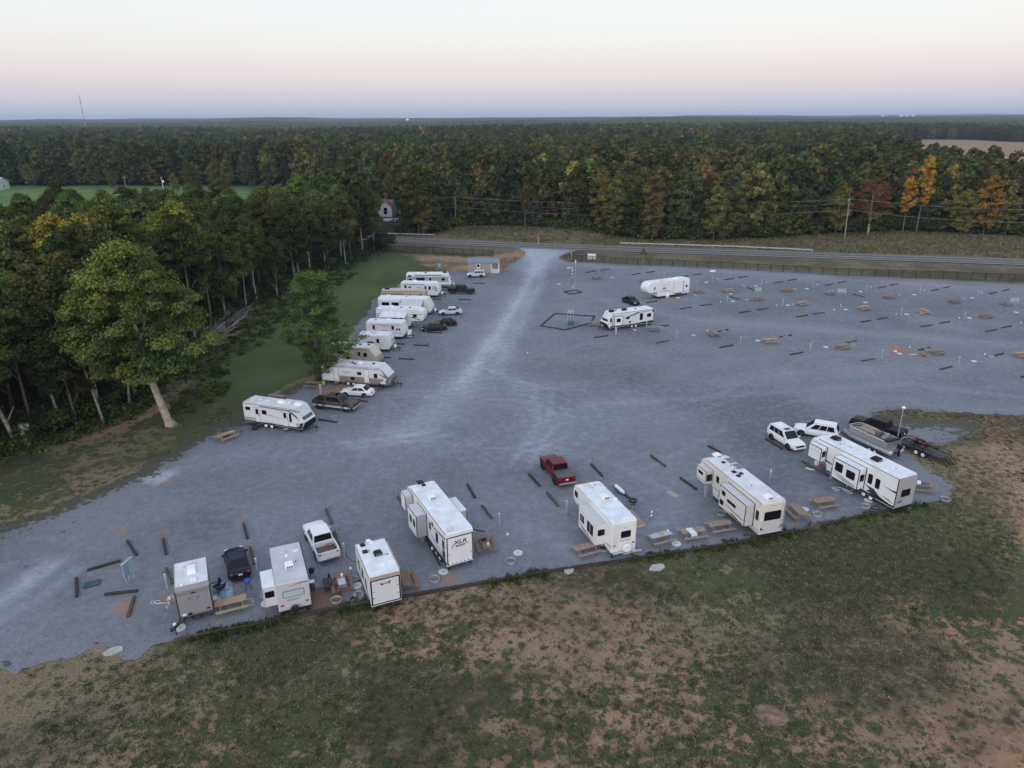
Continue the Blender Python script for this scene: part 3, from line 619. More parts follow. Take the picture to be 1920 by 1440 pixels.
# groves of merged crowns for the distance
def grove(seed, w, n_tr, n_leaf, size):
    rng = np.random.default_rng(seed); cen = []; rd = []; lum = []
    for i in range(n_tr):
        x, y = rng.uniform(-w/2, w/2, 2); h = rng.uniform(13, 21); r = rng.uniform(3.6, 5.6); s = rng.uniform(.55, 1.5); hu = rng.random()
        for k in range(3):
            cen.append((x+rng.normal()*1.6, y+rng.normal()*1.6, h-r*.7-k*3.0)); rd.append((r*.85, r*.85, r*.75)); lum.append((s*rng.uniform(.8, 1.2), hu))
    me = leafmesh('distant_grove', np.array(cen), np.array(rd), np.array(lum), n_leaf, size, rng, up=.8, flat=.4); me.materials.append(FOL); return me
GR = []
for i in range(2):
    o = bpy.data.objects.new('distant_grove', grove(500+i, 60, 62, 12000, 1.7)); C.objects.link(o); xx, yy = (-160+420*i, 1560); o.location = (xx, yy, gz(xx, yy)); o.color = (*COLS['deep green'], 1)
    tag(o, kind='stuff'); GR.append(o)
g_pts = []
for (y0, y1, st) in ((1500, 3000, 46), (3000, 6000, 58), (6000, 12500, 75)):
    for yy in np.arange(y0, y1, st):
        hw = .78*yy+60
        for xx in np.arange(-hw, hw, st): g_pts.append((xx+rt.uniform(-.3, .3)*st, yy+rt.uniform(-.3, .3)*st, st/50))
g_pts = np.array(g_pts); g_pts = g_pts[(sdist(g_pts[:, 0], g_pts[:, 1], TANF) < -20)]
fp = np.array(far_pts)
def tints(X, Y, rng, fade=0):
    names = [pick_col(rng, x, y) for x, y in zip(X, Y)]
    c = np.array([COLS[n] for n in names]); c *= rng.uniform(.65, 1.4, (len(c), 1))*(.75+.5*fbm(X, Y, 300, 17))[:, None]; return c
rr_ = np.random.default_rng(5)
FX = np.concatenate([fp[:, 0], g_pts[:, 0]]); FY = np.concatenate([fp[:, 1], g_pts[:, 1]]); nf = len(fp); nt_ = len(FX)
FS = np.concatenate([rr_.uniform(.62, 1.25, nf), g_pts[:, 2]]); FI = np.concatenate([rr_.integers(0, 3, nf), rr_.integers(3, 5, nt_-nf)])
FT = np.concatenate([tints(fp[:, 0], fp[:, 1], rr_), np.array(COLS['olive green'])*.55+np.array(COLS['deep green'])*.65+rr_.normal(size=(nt_-nf, 1))*.006+rr_.random((nt_-nf, 1))**4*np.array([[.03,.012,0]])])
FZ = hgt(FX, FY)-.2
me = bpy.data.meshes.new('forest'); me.vertices.add(nt_); me.vertices.foreach_set('co', np.stack([FX, FY, FZ], -1).reshape(-1).astype('f'))
def addattr(me, nm, ty, data):
    a = me.attributes.new(nm, ty, 'POINT'); a.data.foreach_set('vector' if ty == 'FLOAT_VECTOR' else 'value', np.asarray(data).reshape(-1).astype('i' if ty == 'INT' else 'f'))
addattr(me, 'size', 'FLOAT', FS); addattr(me, 'pick', 'INT', FI); addattr(me, 'turn', 'FLOAT', rr_.uniform(0, 6.28, nt_)); addattr(me, 'tint', 'FLOAT_VECTOR', np.clip(FT, .004, 1))
forest_o = bpy.data.objects.new('forest', me); C.objects.link(forest_o); tag(forest_o, kind='stuff')
def scatter_nodes(name, sources, mat):
    ng = bpy.data.node_groups.new(name, 'GeometryNodeTree'); ng.interface.new_socket('Geometry', in_out='INPUT', socket_type='NodeSocketGeometry'); ng.interface.new_socket('Geometry', in_out='OUTPUT', socket_type='NodeSocketGeometry')
    N = ng.nodes; Lk = ng.links; gi = N.new('NodeGroupInput'); go = N.new('NodeGroupOutput'); jn = N.new('GeometryNodeJoinGeometry')
    def named(nm, ty):
        a = N.new('GeometryNodeInputNamedAttribute'); a.data_type = ty; a.inputs[0].default_value = nm; return [o for o in a.outputs if o.enabled and o.name == 'Attribute'][0]
    mp_ = N.new('GeometryNodeMeshToPoints'); Lk.new(gi.outputs[0], mp_.inputs[0])
    for k, o in enumerate(sources):
        oi = N.new('GeometryNodeObjectInfo'); oi.transform_space = 'ORIGINAL'; oi.inputs['Object'].default_value = o
        smn = N.new('GeometryNodeSetMaterial'); smn.inputs['Material'].default_value = mat; Lk.new(oi.outputs['Geometry'], smn.inputs[0])
        ip = N.new('GeometryNodeInstanceOnPoints'); Lk.new(mp_.outputs[0], ip.inputs['Points']); Lk.new(smn.outputs[0], ip.inputs['Instance'])
        cp = N.new('FunctionNodeCompare'); cp.data_type = 'INT'; cp.operation = 'EQUAL'
        ins = [i for i in cp.inputs if i.enabled]; Lk.new(named('pick', 'INT'), ins[0]); ins[1].default_value = k; Lk.new(cp.outputs[0], ip.inputs['Selection'])
        cx = N.new('ShaderNodeCombineXYZ'); Lk.new(named('turn', 'FLOAT'), cx.inputs[2]); Lk.new(cx.outputs[0], ip.inputs['Rotation']); Lk.new(named('size', 'FLOAT'), ip.inputs['Scale'])
        Lk.new(ip.outputs[0], jn.inputs[0])
    Lk.new(jn.outputs[0], go.inputs[0]); return ng
md = forest_o.modifiers.new('scatter', 'NODES'); md.node_group = scatter_nodes('forest_scatter', src+GR, FOLI)

# ---------------------------------------------------------------- the big tree, the pine
p = G(308, 798); rng = np.random.default_rng(42)
t = thing('tree', 'big broad leaved tree with a thick pale trunk beside the gravel lot', 'tree', (p.x, p.y, 0), R(10))
cen = []; rd = []
for i in range(190):
    u = rng.random(); z = 7.4+15.4*u; env = math.sin(math.pi*min(1, .16+.84*u**1.0))**.65; an = rng.random()*6.283; rr = 8.2*env*(.15+.80*rng.random()**.5)
    cen.append((rr*math.cos(an)-1.2, rr*math.sin(an), z)); q = rng.uniform(.8, 1.5); rd.append((q, q, q*.8))
for z, x, y in ((8,-3.5,-2),(7.6,2.5,-2.5),(8.6,4.5,-1.5),(9,-5.5,-1),(7.8,-1,-4),(8.2,1,-4.5),(9,3.5,-4),(9.2,-4,-4.2),(7.2,-3,1),(9.5,-1.5,-5.2),(10.5,1.5,-5.6),(10,4,-5),(11.5,-3.5,-5.4),(12,0,-6),(12.5,3.4,-5.8),(10.8,-5.5,-4),(11,6,-3.5),(9.3,0,-4.4),(12.5,-9.6,0),(12,-9,1.5),(13,-8.6,-1.5),(11.3,-7.2,-2),(9.5,6.9,0),(11.5,7.6,-1)): cen.append((x, y, z)); rd.append((1.5, 1.5, 1.0))
cen = np.array(cen); rd = np.array(rd); lum = np.stack([rng.uniform(.6, 1.5, len(cen)), np.clip(rng.normal(.5, .25, len(cen))+(cen[:, 2] > 17)*.3, 0, 1)], 1)
me = leafmesh('crown', cen, rd, lum, 75000, .25, rng, up=.3, inner=.5); me.materials.append(FOL); c = bpy.data.objects.new('crown', me); C.objects.link(c); c.parent = t; c.color = (.098,.130,.040,1)
mb = MB(); tr = [Vector(v) for v in ((.9,0,-.3),(.55,0,.8),(.1,0,3),(-.35,0,5.5),(-.7,0,7.6),(-.9,0,10.5),(-1.2,0,14),(-1,0,18))]; mb.tube(tr, [.85,.52,.45,.41,.37,.28,.18,.07], 10)
for a in (0.4, 1.7, 2.9, 4.0, 5.3): mb.tube([(.9+.9*math.cos(a), .9*math.sin(a), -.2), (.7+.4*math.cos(a), .4*math.sin(a), .4), (.4, 0, 1.6)], [.08, .18, .1], 6)
for s, e, r0 in ((4,(-4.5,-.6,9.6),.26),(4,(-3.2,-.4,10.5),.2),(4,(3.5,.5,11),.24),(3,(-3.4,-.6,7.3),.17),(5,(-7.5,.5,12),.18),(5,(5.5,-1,13),.17),(5,(-1,5,14),.16),(5,(1,-5,13.5),.16),(6,(2.5,2,18),.1),(6,(-4.5,-1,17.5),.1)):
    a = tr[s]; e = Vector(e); mb.tube([a, a.lerp(e, .5)+Vector((0, 0, .5)), e], [r0, r0*.75, r0*.35], 6)
mb.build('trunk', pm('pale_trunk', (.36,.31,.26), .95, var=.4, scale=1.6, bump=.8, bscale=5), t, True)

p = G(597, 714); t = thing('pine_tree', 'rounded green pine tree leaning over the camper trailers of the left row', 'tree', (p.x, p.y, 0), 0)
rng = np.random.default_rng(43); cen = []; rd = []; br = MB()
tp = [Vector((0,0,-.2)), Vector((.15,0,3)), Vector((.1,0,7)), Vector((.5,0,11)), Vector((.5,0,15.6))]; br.tube(tp, [.42,.34,.3,.2,.06], 9)
for i in range(84):
    z = 2.4+13.6*((i+.5)/84); an = i*2.4+rng.normal()*.3; prof = rng.uniform(.6,1.05)*4.6*math.sin(math.pi*min(1, .22+.78*((z-1.5)/15)))**.6
    if z < 5.5: prof = 3.0 if math.cos(an) > -.2 else 1.6
    if z < 7.5 and math.cos(an) > .3: prof *= 1.5
    st = Vector((.1+.03*z, 0, z-1.1)); e = Vector((math.cos(an)*prof+.4, math.sin(an)*prof, z)); br.tube([st, st.lerp(e, .55)+Vector((0,0,-.25)), e], [.09, .06, .02], 5)
    for k in range(3):
        q = st.lerp(e, 1-.27*k)+V3(rng.normal(size=3)*.35); cen.append(tuple(q+Vector((0,0,.25)))); r = rng.uniform(.7, 1.15); rd.append((r, r, r*.8))
for k in range(14): q = rng.normal(size=2)*1.0; cen.append((.5+q[0], q[1], 15.2+rng.random()*1.0)); rd.append((.85,.85,.8))
cen = np.array(cen); rd = np.array(rd); lum = np.stack([rng.uniform(.65, 1.4, len(cen)), rng.random(len(cen))], 1)
me = leafmesh('crown', cen, rd, lum, 36000, .28, rng, up=.45, aspect=.4, inner=.6); me.materials.append(FOL); c = bpy.data.objects.new('crown', me); C.objects.link(c); c.parent = t; c.color = (.085,.130,.042,1)
br.build('trunk', BARK, t, True)
# sapling on the verge, dead snags at the left, bushes by the fence end
p = G(1205, 499); t = thing('sapling', 'thin pale sapling standing at the wire fence', 'tree', (p.x, p.y, 0)); rng = np.random.default_rng(3)
MB().tube([(0,0,-.1),(.05,0,2),(0,.05,4.4)], [.06,.045,.015], 5).tube([(0,0,2),(.5,.1,3)], [.03,.01], 4).tube([(0,0,2.4),(-.5,.1,3.3)], [.03,.01], 4).build('trunk', PALEB, t)
cen = np.array([(0,0,4.2),(.5,.1,3.2),(-.5,0,3.4),(0,.2,3.7)]); me = leafmesh('crown', cen, np.full((4, 3), .55), np.ones((4, 2))*.9, 260, .2, rng); me.materials.append(FOL); c = bpy.data.objects.new('crown', me); C.objects.link(c); c.parent = t; c.color = (.09,.10,.04,1)
p = G(30, 838); t = thing('dead_tree', 'bare grey dead trunk at the left end of the wood', 'tree', (p.x, p.y, 0)); MB().tube([(.3,0,-.2),(-.4,0,3),(-1.4,0,7),(-1.9,.1,10)], [.3,.24,.17,.07], 8).tube([(-.4,0,3),(.9,.2,5.2)], [.12,.04], 5).build('trunk', PALEB, t, True)
p = G(52, 832); t = thing('tree_stump', 'thick pale broken stump beside the dead trunk', 'stump', (p.x, p.y, 0)); MB().tube([(0,0,-.2),(0,0,1.2),(.1,0,2.6)], [.75,.6,.55], 10).build('trunk', PALEB, t, True)
for q, (px, py, h, dx, lb) in enumerate(((196,795,9,-1.2,'slanting thin dead trunk inside the left wood'),(243,765,7,.9,'pale bare pole trunk left of the big pale trunk'),(118,800,8,-.9,'thin bare trunk near the stump'),(260,720,8,-.2,'straight pale bare trunk behind the big pale trunk'))):
    p = G(px, py); t = thing('dead_tree', lb, 'tree', (p.x, p.y, 0)); MB().tube([(0,0,-.2),(dx*.5,0,h*.5),(dx,0,h)], [.2,.15,.06], 6).build('trunk', PALEB, t, True)

# ---------------------------------------------------------------- undergrowth, bushes, brush
def leafstuff(name, P_, Rr, n, size, cols, seed, kind='stuff', **k):
    rng = np.random.default_rng(seed); cen = np.array(P_); rd = np.array(Rr); lum = np.stack([rng.uniform(.5, 1.4, len(cen)), rng.random(len(cen))], 1)
    me = leafmesh(name, cen, rd, lum, n, size, rng, **k); me.materials.append(FOL); o = bpy.data.objects.new(name, me); C.objects.link(o); o.color = (*cols, 1)
    if kind: tag(o, kind=kind)
    return o
rng = np.random.default_rng(8); Pp = []; Rr = []
UE = WOODEDGE[2:]
for i in range(1500):
    k = rng.random()**1.2*(len(UE)-1.01); j = int(k); a = UE[j].lerp(UE[j+1], k-j); d = (UE[j+1]-UE[j]).normalized(); nn = Vector((-d.y, d.x, 0)); off = rng.uniform(-2.2, 9)+(.8 if j < 4 else 0)
    q = a+nn*off; r = rng.uniform(.35, .9)*(1.3 if off > 1 else .8); Pp.append((q.x, q.y, r*.4+(rng.random()*2.2 if off > 2 else 0))); Rr.append((r*1.2, r*1.2, r))
leafstuff('undergrowth', Pp, Rr, 52000, .30, (.060,.090,.034), 9, flat=.2)
Pp = []; Rr = []
WEEDS = P((330,790),(420,745),(430,680),(500,640),(560,600),(640,535),(700,492),(690,486),(600,530),(500,575),(440,620),(370,690),(310,770))
for i in range(2600):
    x = rng.uniform(-70, -25); y = rng.uniform(75, 180)
    if not pip(np.array([x]), np.array([y]), WEEDS)[0]: continue
    r = rng.uniform(.2, .6); Pp.append((x, y, r*.25)); Rr.append((r*1.6, r*1.6, r*.8))
leafstuff('weeds', Pp, Rr, 30000, .24, (.075,.105,.036), 19, flat=.2)
Pp = []; Rr = []; rng = np.random.default_rng(61)
for i in range(1500):
    k = rng.random()*(len(NLINE)-1.01); j = int(k); a = NLINE[j].lerp(NLINE[j+1], k-j); r = rng.uniform(.7, 1.8); off = rng.uniform(-.5, 7); Pp.append((a.x, a.y+off, r*.6+rng.random()*3.2)); Rr.append((r*1.2, r*1.2, r))
leafstuff('thicket', Pp, Rr, 42000, .55, (.060,.078,.030), 62, flat=.2)
# meadow tufts: clumps of blades as one ground cover
rng = np.random.default_rng(21); n = 6500
X = rng.uniform(-52, 120, n*5); Y = rng.uniform(28, 90, n*5); inv = (np.abs(X) < .76*Y+4) & (sdist(X, Y, LOTJ) < -.35) & (sdist(X, Y, LEFTB) < -1) & ((X > -40) | (Y < 50))
dens = fbm(X, Y, 5.5, 14)*.55+fbm(X, Y, 26, 31)*.7+.14*((X < -12) & (Y < 45)); keep = inv & (dens+.25*rng.random(len(X)) > .735); X = X[keep][:n]; Y = Y[keep][:n]
def tufts(name, X, Y, hgt_, wid, nb, col, rng, huev=.5):
    n = len(X)*nb; bx = np.repeat(X, nb)+rng.normal(size=n)*wid*.45; by = np.repeat(Y, nb)+rng.normal(size=n)*wid*.45; an = rng.random(n)*6.283; L = hgt_*(.4+.8*rng.random(n)); w_ = .012+.02*rng.random(n)+hgt_*.07
    lean = rng.random(n)*.9; z0 = hgt(bx, by) if Y.max() > 150 else np.zeros(n)
    a = np.stack([np.cos(an), np.sin(an)], -1); s = np.stack([-a[:, 1], a[:, 0]], -1)*w_[:, None]; base = np.stack([bx, by], -1); tip = base+a*(L*np.sin(lean))[:, None]; mid = base+a*(L*.5*np.sin(lean*.6))[:, None]
    z = z0; V = np.stack([np.column_stack([base-s, z-.03]), np.column_stack([base+s, z-.03]), np.column_stack([mid+s*.8, z+L*.55]), np.column_stack([tip, z+L*np.cos(lean)]), np.column_stack([mid-s*.8, z+L*.55])], 1).reshape(-1, 3)
    me = bpy.data.meshes.new(name); me.vertices.add(5*n); me.vertices.foreach_set('co', V.reshape(-1).astype('f')); me.loops.add(5*n); me.loops.foreach_set('vertex_index', np.arange(5*n, dtype='i')); me.polygons.add(n); me.polygons.foreach_set('loop_start', np.arange(n, dtype='i')*5)
    me.update(calc_edges=True); lc = np.ones((n, 4)); lc[:, 0] = np.repeat(rng.uniform(.6, 1.4, len(X)), nb)*rng.uniform(.8, 1.2, n); lc[:, 1] = np.clip(np.repeat(rng.random(len(X)), nb), 0, 1)*huev*2
    at = me.color_attributes.new('leaf', 'FLOAT_COLOR', 'POINT'); at.data.foreach_set('color', np.repeat(lc, 5, 0).reshape(-1).astype('f')); me.materials.append(FOL); o = bpy.data.objects.new(name, me); C.objects.link(o); o.color = (*col, 1); tag(o, kind='stuff'); return o
tufts('grass_tufts', X, Y, .12, .30, 14, (.085,.108,.055), rng)
X = rng.uniform(-52, 120, 60000); Y = rng.uniform(28, 90, 60000); inv = (np.abs(X) < .76*Y+4) & (sdist(X, Y, LOTJ) < -.2) & (sdist(X, Y, LEFTB) < -1) & ((X > -40) | (Y < 50)) & (fbm(X, Y, 8, 47) > .44); tufts('dry_grass', X[inv][:9000], Y[inv][:9000], .12, .30, 7, (.24,.21,.16), rng)
rng = np.random.default_rng(77); X = []; Y = []
EFW = P((326,1202),(400,1186),(465,1175),(560,1152),(640,1140),(700,1128),(830,1106),(930,1089),(1000,1077),(1080,1064),(1200,1046),(1360,1022),(1480,999),(1620,966),(1735,944))
for i in range(900):
    k = rng.random()*(len(EFW)-1.01); j = int(k); q = EFW[j].lerp(EFW[j+1], k-j); o_ = rng.normal()*.35-.25
    if fbm(np.array([q.x]), np.array([q.y]), 3.5, 5)[0] > .5: X.append(q.x+rng.normal()*.1); Y.append(q.y+o_)
tufts('edge_weeds', np.array(X), np.array(Y), .34, .30, 12, (.075,.105,.045), rng)
# tall brown grass across the highway
X = rng.uniform(-20, 190, 14000); Y = rng.uniform(195, 262, 14000); inv = (dline(X, Y, ROAD) > 7) & (Y > np.interp(X, [p.x for p in ROAD], [p.y for p in ROAD])) & (Y < np.interp(X, [p.x for p in NLINE], [p.y for p in NLINE])+2)
tufts('tall_grass', X[inv], Y[inv], .7, .9, 6, (.20,.18,.115), rng)
# bush by the end of the fence
p = G(708, 470); t = thing('bush', 'round olive bush at the left end of the wire fence', 'bush', (p.x, p.y, 0)); rng = np.random.default_rng(4)
cen = rng.normal(size=(22, 3))*(2.3, 2.0, 1.2)+(0, 0, 3); me = leafmesh('foliage', cen, np.full((22, 3), 1.3), np.stack([rng.uniform(.7, 1.3, 22), rng.random(22)], 1), 5200, .34, rng); me.materials.append(FOL); c = bpy.data.objects.new('foliage', me); C.objects.link(c); c.parent = t; c.color = (.062,.064,.026,1)
MB().tube([(0,0,-.1),(.2,0,2.6)], [.16,.08], 6).build('stem', BARK, t)
# dead brush heap in front of the wood
for nm, (ax0, ay0), (ax1, ay1), nn_, lab in (('brush_pile', (300,700), (400,632), 170, 'long heap of dead grey branches along the edge of the left wood'), ('brush_pile', (385,640), (470,575), 120, 'tangled pile of dead grey limbs at the foot of the left wood'), ('brush_pile', (548,556), (590,540), 30, 'low heap of dead sticks behind the pine tree')):
    a = G(ax0, ay0); b = G(ax1, ay1); rng = np.random.default_rng(nn_); mb = MB(); d = (b-a); Ld = d.length; d.normalize(); q = Vector((-d.y, d.x, 0))
    for i in range(nn_):
        c0 = rng.uniform(-.5, Ld*.75); s = d*c0+q*rng.normal()*1.3+Vector((0, 0, .1+rng.random()*.9)); L_ = rng.uniform(1.5, 6.5); dr = (d*rng.uniform(.5, 1)+q*rng.normal()*.35+Vector((0, 0, rng.normal()*.12))).normalized(); e = s+dr*L_; e.z = max(.05, e.z+rng.random()*.8)
        m = s.lerp(e, .5)+V3(rng.normal(size=3)*.2); r0 = rng.uniform(.03, .11); mb.tube([s, m, e], [r0, r0*.75, r0*.3], 5)
    for i in range(3): s = d*rng.uniform(0, Ld*.3)+q*rng.normal()+Vector((0,0,.3)); mb.tube([s, s+d*5+Vector((0,0,.4)), s+d*10+Vector((0,0,.3))], [.24,.18,.08], 7)
    o = mb.build(nm, pm('dead_wood', (.22,.20,.18), .95, var=.4, scale=2), None, True); o.location = a; tag(o, lab, 'brush pile')
# ================================================================ CAMPERS AND VEHICLES
WHITE = pm('gelcoat_white', (.72,.72,.73), .35, var=.04, scale=.8); WHITE2 = pm('siding_white', (.62,.63,.65), .45, var=.05, scale=.7); CREAM = pm('siding_cream', (.62,.595,.55), .45, var=.05)
ROOFW = pm('roof_white', (.66,.70,.74), .6, var=.13, scale=1.1); ROOFG = pm('roof_grey', (.47,.47,.50), .7, var=.10, scale=.8); ROOFD = pm('roof_dull', (.60,.60,.63), .75, var=.16, scale=.9); TAN = pm('siding_tan', (.42,.34,.27), .5, var=.06); TAUPE = pm('siding_taupe', (.24,.20,.18), .5, var=.08)
GREY = pm('siding_grey', (.34,.34,.36), .5, var=.06); LGREY = pm('siding_light_grey', (.50,.50,.52), .5, var=.06); DGREY = pm('siding_dark_grey', (.12,.12,.13), .5, var=.08)
BLACK = pm('black_trim', (.010,.010,.012), .6, var=.2, spec=.25); RUBBER = pm('tyre_rubber', (.018,.018,.02), .85, var=.2); CHASSIS = pm('chassis_black', (.02,.02,.022), .7, var=.3)
GLASS = pm('dark_glass', (.006,.007,.009), .12, var=.2, spec=.3); GLASSL = pm('pale_glass', (.42,.50,.53), .12, var=.1, spec=.7); CHROME = pm('bright_metal', (.62,.63,.66), .25, metal=.9, var=.08); ALU = pm('aluminium', (.50,.52,.55), .45, metal=.6, var=.15)
PLAST = pm('white_plastic', (.76,.78,.80), .4, var=.04); GALV = pm('galvanised_steel', (.42,.46,.48), .5, metal=.5, var=.2); REDL = pm('red_lens', (.35,.012,.012), .2, var=.1); AMBER = pm('amber_lens', (.5,.16,.02), .25, var=.1)
SWG = pm('graphic_grey', (.22,.23,.26), .4, var=.1); SWD = pm('graphic_dark', (.03,.03,.04), .35, var=.1); SWB = pm('graphic_brown', (.17,.10,.07), .4, var=.1); SWBL = pm('graphic_blue', (.10,.16,.26), .4, var=.1)
LINED = lam('lined_grey_siding', (.26,.255,.26), 2, 8); LINEDW = lam('lined_white_siding', (.66,.67,.69), 2, 6, depth=.25)

class RV:
    def __init__(s, name, label, rear, front, h, kind='trailer', w=2.5, body=WHITE, roof=ROOFW, nose='round', ext=0.0, L=None, group=None, roofext=0, overhang=2.6, cat='camper trailer', zb=.52, rearin=0):
        a = G(*rear, h); b = G(*front, h); a.z = b.z = 0; d = (b-a).normalized(); b = b+d*ext; s.L = (b-a).length
        c = (a+b)/2
        if L: c = a+d*L/2; s.L = L
        s.w = w; s.h = h; s.kind = kind; s.zb = zb; s.root = thing(name, label, cat, (c.x, c.y, lotz(c.x, c.y)), math.atan2(d.y, d.x), group)
        L = s.L; R0 = -L/2; F0 = L/2; zt = h; s.top1 = F0-ext
        if kind == 'fifth':
            oh = overhang; zo = 1.55
            prof = [(R0, zb), (F0-oh-.1, zb), (F0-oh+.05, zo-.15), (F0-oh+.3, zo), (F0-.55, zo), (F0-.12, zo+.35), (F0, zo+.95), (F0-.05, zt-.7), (F0-.3, zt-.25), (F0-.75, zt-.04), (F0-1.2, zt), (R0+.1, zt), (R0, zt-.12)]
            if nose == 'bulge': prof[5:10] = [(F0-.1, zo+.2), (F0+.12, zo+.8), (F0+.08, zt-.9), (F0-.2, zt-.3), (F0-.8, zt-.02)]
        else:
            sl = {'round': [(F0-.55, zb), (F0-.08, zb+.55), (F0, zb+1.0), (F0-.12, zt-1.0), (F0-.45, zt-.4), (F0-max(ext, .8), zt-.02)],
                  'wedge': [(F0-.5, zb), (F0-.02, zb+.75), (F0, zb+.95), (F0-max(ext, .75), zt-.1), (F0-max(ext, .75)-.15, zt)],
                  'vee': [(F0-.45, zb), (F0, zb+.8), (F0-.02, zb+1.1), (F0-.45, zt-.1), (F0-.55, zt)],
                  'flat': [(F0-.25, zb), (F0, zb+.3), (F0, zt-.35), (F0-.12, zt-.1), (F0-.4, zt)]}[nose]
            prof = [(R0, zb)]+sl+[(R0+.1, zt), (R0, zt-.12)]
        s.prof = prof; s.body = MB().prism(prof, -w/2, w/2).build('body', body, s.root, bevel=.07)
        rx = (F0-1.15) if kind == 'fifth' else (F0-max(ext, .8 if nose == 'round' else .5)-.1)
        s.rx = rx
        s.roof = MB().prism(rrect(R0+.08, rx, -w/2+.05, w/2-.05, .06), zt-.012, zt+.03, 'z').build('roof', roof, s.root)
        zc = zb-.02; fx = (F0-overhang) if kind == 'fifth' else F0-.6
        mb = MB(); mb.box(R0+.1, fx, -w/2+.35, -w/2+.45, zb-.22, zb+.02); mb.box(R0+.1, fx, w/2-.45, w/2-.35, zb-.22, zb+.02)
        for i in range(6): x = R0+.3+(fx-R0-.6)*i/5; mb.box(x, x+.08, -w/2+.4, w/2-.4, zb-.2, zb)
        mb.box(R0+.3, fx-.3, -w/2+.5, w/2-.5, zb-.05, zb+.05); mb.build('chassis', CHASSIS, s.root)
        s.wheels = []
    def x(s, u): return (u-.5)*s.L
    def plate(s, name, side, a0, a1, z0, z1, mat, t0=-.005, t1=.02, r=.05, parent=None, raw=False, n=3):
        """rounded plate on a side; a = fraction of the length for L/R (unless raw), metres across for B/F"""
        if side in 'LR' and not raw: a0, a1 = s.x(a0), s.x(a1)
        pr = rrect(min(a0, a1), max(a0, a1), z0, z1, r, n); return s.flat(name, side, pr, mat, t0, t1, parent)
    def flat(s, name, side, pr, mat, t0=-.005, t1=.02, parent=None):
        mb = MB()
        if side == 'L': mb.prism(pr, s.w/2+t0, s.w/2+t1)
        elif side == 'R': mb.prism(pr, -s.w/2-t1, -s.w/2-t0)
        elif side == 'B': mb.prism(pr, -s.L/2-t1, -s.L/2-t0, 'x')
        else: mb.prism(pr, s.L/2+t0, s.L/2+t1, 'x')
        return mb.build(name, mat, parent or s.root)
    def window(s, side, a0, a1, z0, z1, off=0.0, mat=None, parent=None, frame=None, r=.09, split=0, raw=False, fw=.045):
        if side in 'LR' and not raw: a0, a1 = sorted((s.x(a0), s.x(a1)))
        else: a0, a1 = sorted((a0, a1))
        o = s.plate('window', side, a0, a1, z0, z1, mat or GLASS, off, off+.022, r, parent, True)
        f = s.plate('frame', side, a0-fw, a1+fw, z0-fw, z1+fw, frame or BLACK, off-.005, off+.014, r+.03, o, True)
        for i in range(split):
            x = a0+(a1-a0)*(i+1)/(split+1); s.plate('muntin', side, x-.02, x+.02, z0, z1, frame or PLAST, off+.015, off+.03, .01, o, True)
        return o
    def swoosh(s, side, pts, mat, off=0.0, name='stripe', parent=None):
        return s.flat(name, side, [(s.x(u), z) for u, z in pts], mat, off-.003, off+.007, parent)
    def band(s, side, u0, u1, z0, z1, mat, off=0.0, name='stripe'): return s.plate(name, side, u0, u1, z0, z1, mat, off-.003, off+.006, .01)
    def trim(s, side, mat=BLACK, t=.05):
        L = s.L; y = s.w/2; sg = 1 if side == 'L' else -1
        MB().box(-L/2+.02, s.rx+.05, min(sg*(y-.02), sg*(y+.02)), max(sg*(y-.02), sg*(y+.02)), s.h-.10, s.h-.10+t).build('roof_trim', mat, s.root)
    def door(s, side, u, z0=.75, z1=2.75, wd=.72, mat=None, win=True, fr=BLACK, step=True):
        x = s.x(u); d = s.plate('door', side, x-wd/2, x+wd/2, z0, z1, mat or WHITE2, 0, .03, .08, None, True)
        s.plate('frame', side, x-wd/2-.035, x+wd/2+.035, z0-.035, z1+.035, fr, -.003, .015, .1, d, True)
        if win: s.plate('window', side, x-wd/2+.14, x+wd/2-.14, z1-.95, z1-.2, GLASS, .03, .038, .06, d, True)
        s.plate('handle', side, x+wd/2-.13, x+wd/2-.05, z0+.85, z0+1.05, DGREY, .03, .06, .02, d, True)
        sg = 1 if side == 'L' else -1
        if step: MB().box(x-.3, x+.3, min(sg*(s.w/2-.05), sg*(s.w/2+.32)), max(sg*(s.w/2-.05), sg*(s.w/2+.32)), .38, .42).build('step', ALU, s.root)
        return d
    def slide(s, side, u0, u1, z0, z1, dep, mat=None, roof=None, trim=None, endmat=None, wins=(), endwin=None, sw=()):
        sg = 1 if side == 'L' else -1; x0, x1 = s.x(u0), s.x(u1); y0, y1 = sorted((sg*(s.w/2-.3), sg*(s.w/2+dep)))
        o = MB().box(x0, x1, y0, y1, z0, z1).build('slide_out', endmat or mat or WHITE, s.root, bevel=.02)
        s.plate('fascia', side, x0-.05, x1+.05, z0-.04, z1+.03, trim or BLACK, dep-.005, dep+.03, .05, o, True)
        s.plate('panel', side, x0+.03, x1-.03, z0+.04, z1-.06, mat or WHITE, dep+.025, dep+.045, .05, o, True)
        s.flat('collar', side, [(x0-.09, z0-.06), (x1+.09, z0-.06), (x1+.09, z1+.08), (x0-.09, z1+.08)], trim or BLACK, -.002, .03, o)
        yy = sorted((sg*(s.w/2-.02), sg*(s.w/2+dep+.02))); MB().box(x0-.01, x1+.01, yy[0], yy[1], z1+.003, z1+.035).build('slide_roof', roof or ROOFW, o)
        for w_ in wins: s.window(side, w_[0], w_[1], w_[2], w_[3], dep+.04, parent=o, split=(w_[4] if len(w_) > 4 else 0), mat=(w_[5] if len(w_) > 5 else None))
        for p_, m_ in sw: s.swoosh(side, p_, m_, dep+.046, parent=o)
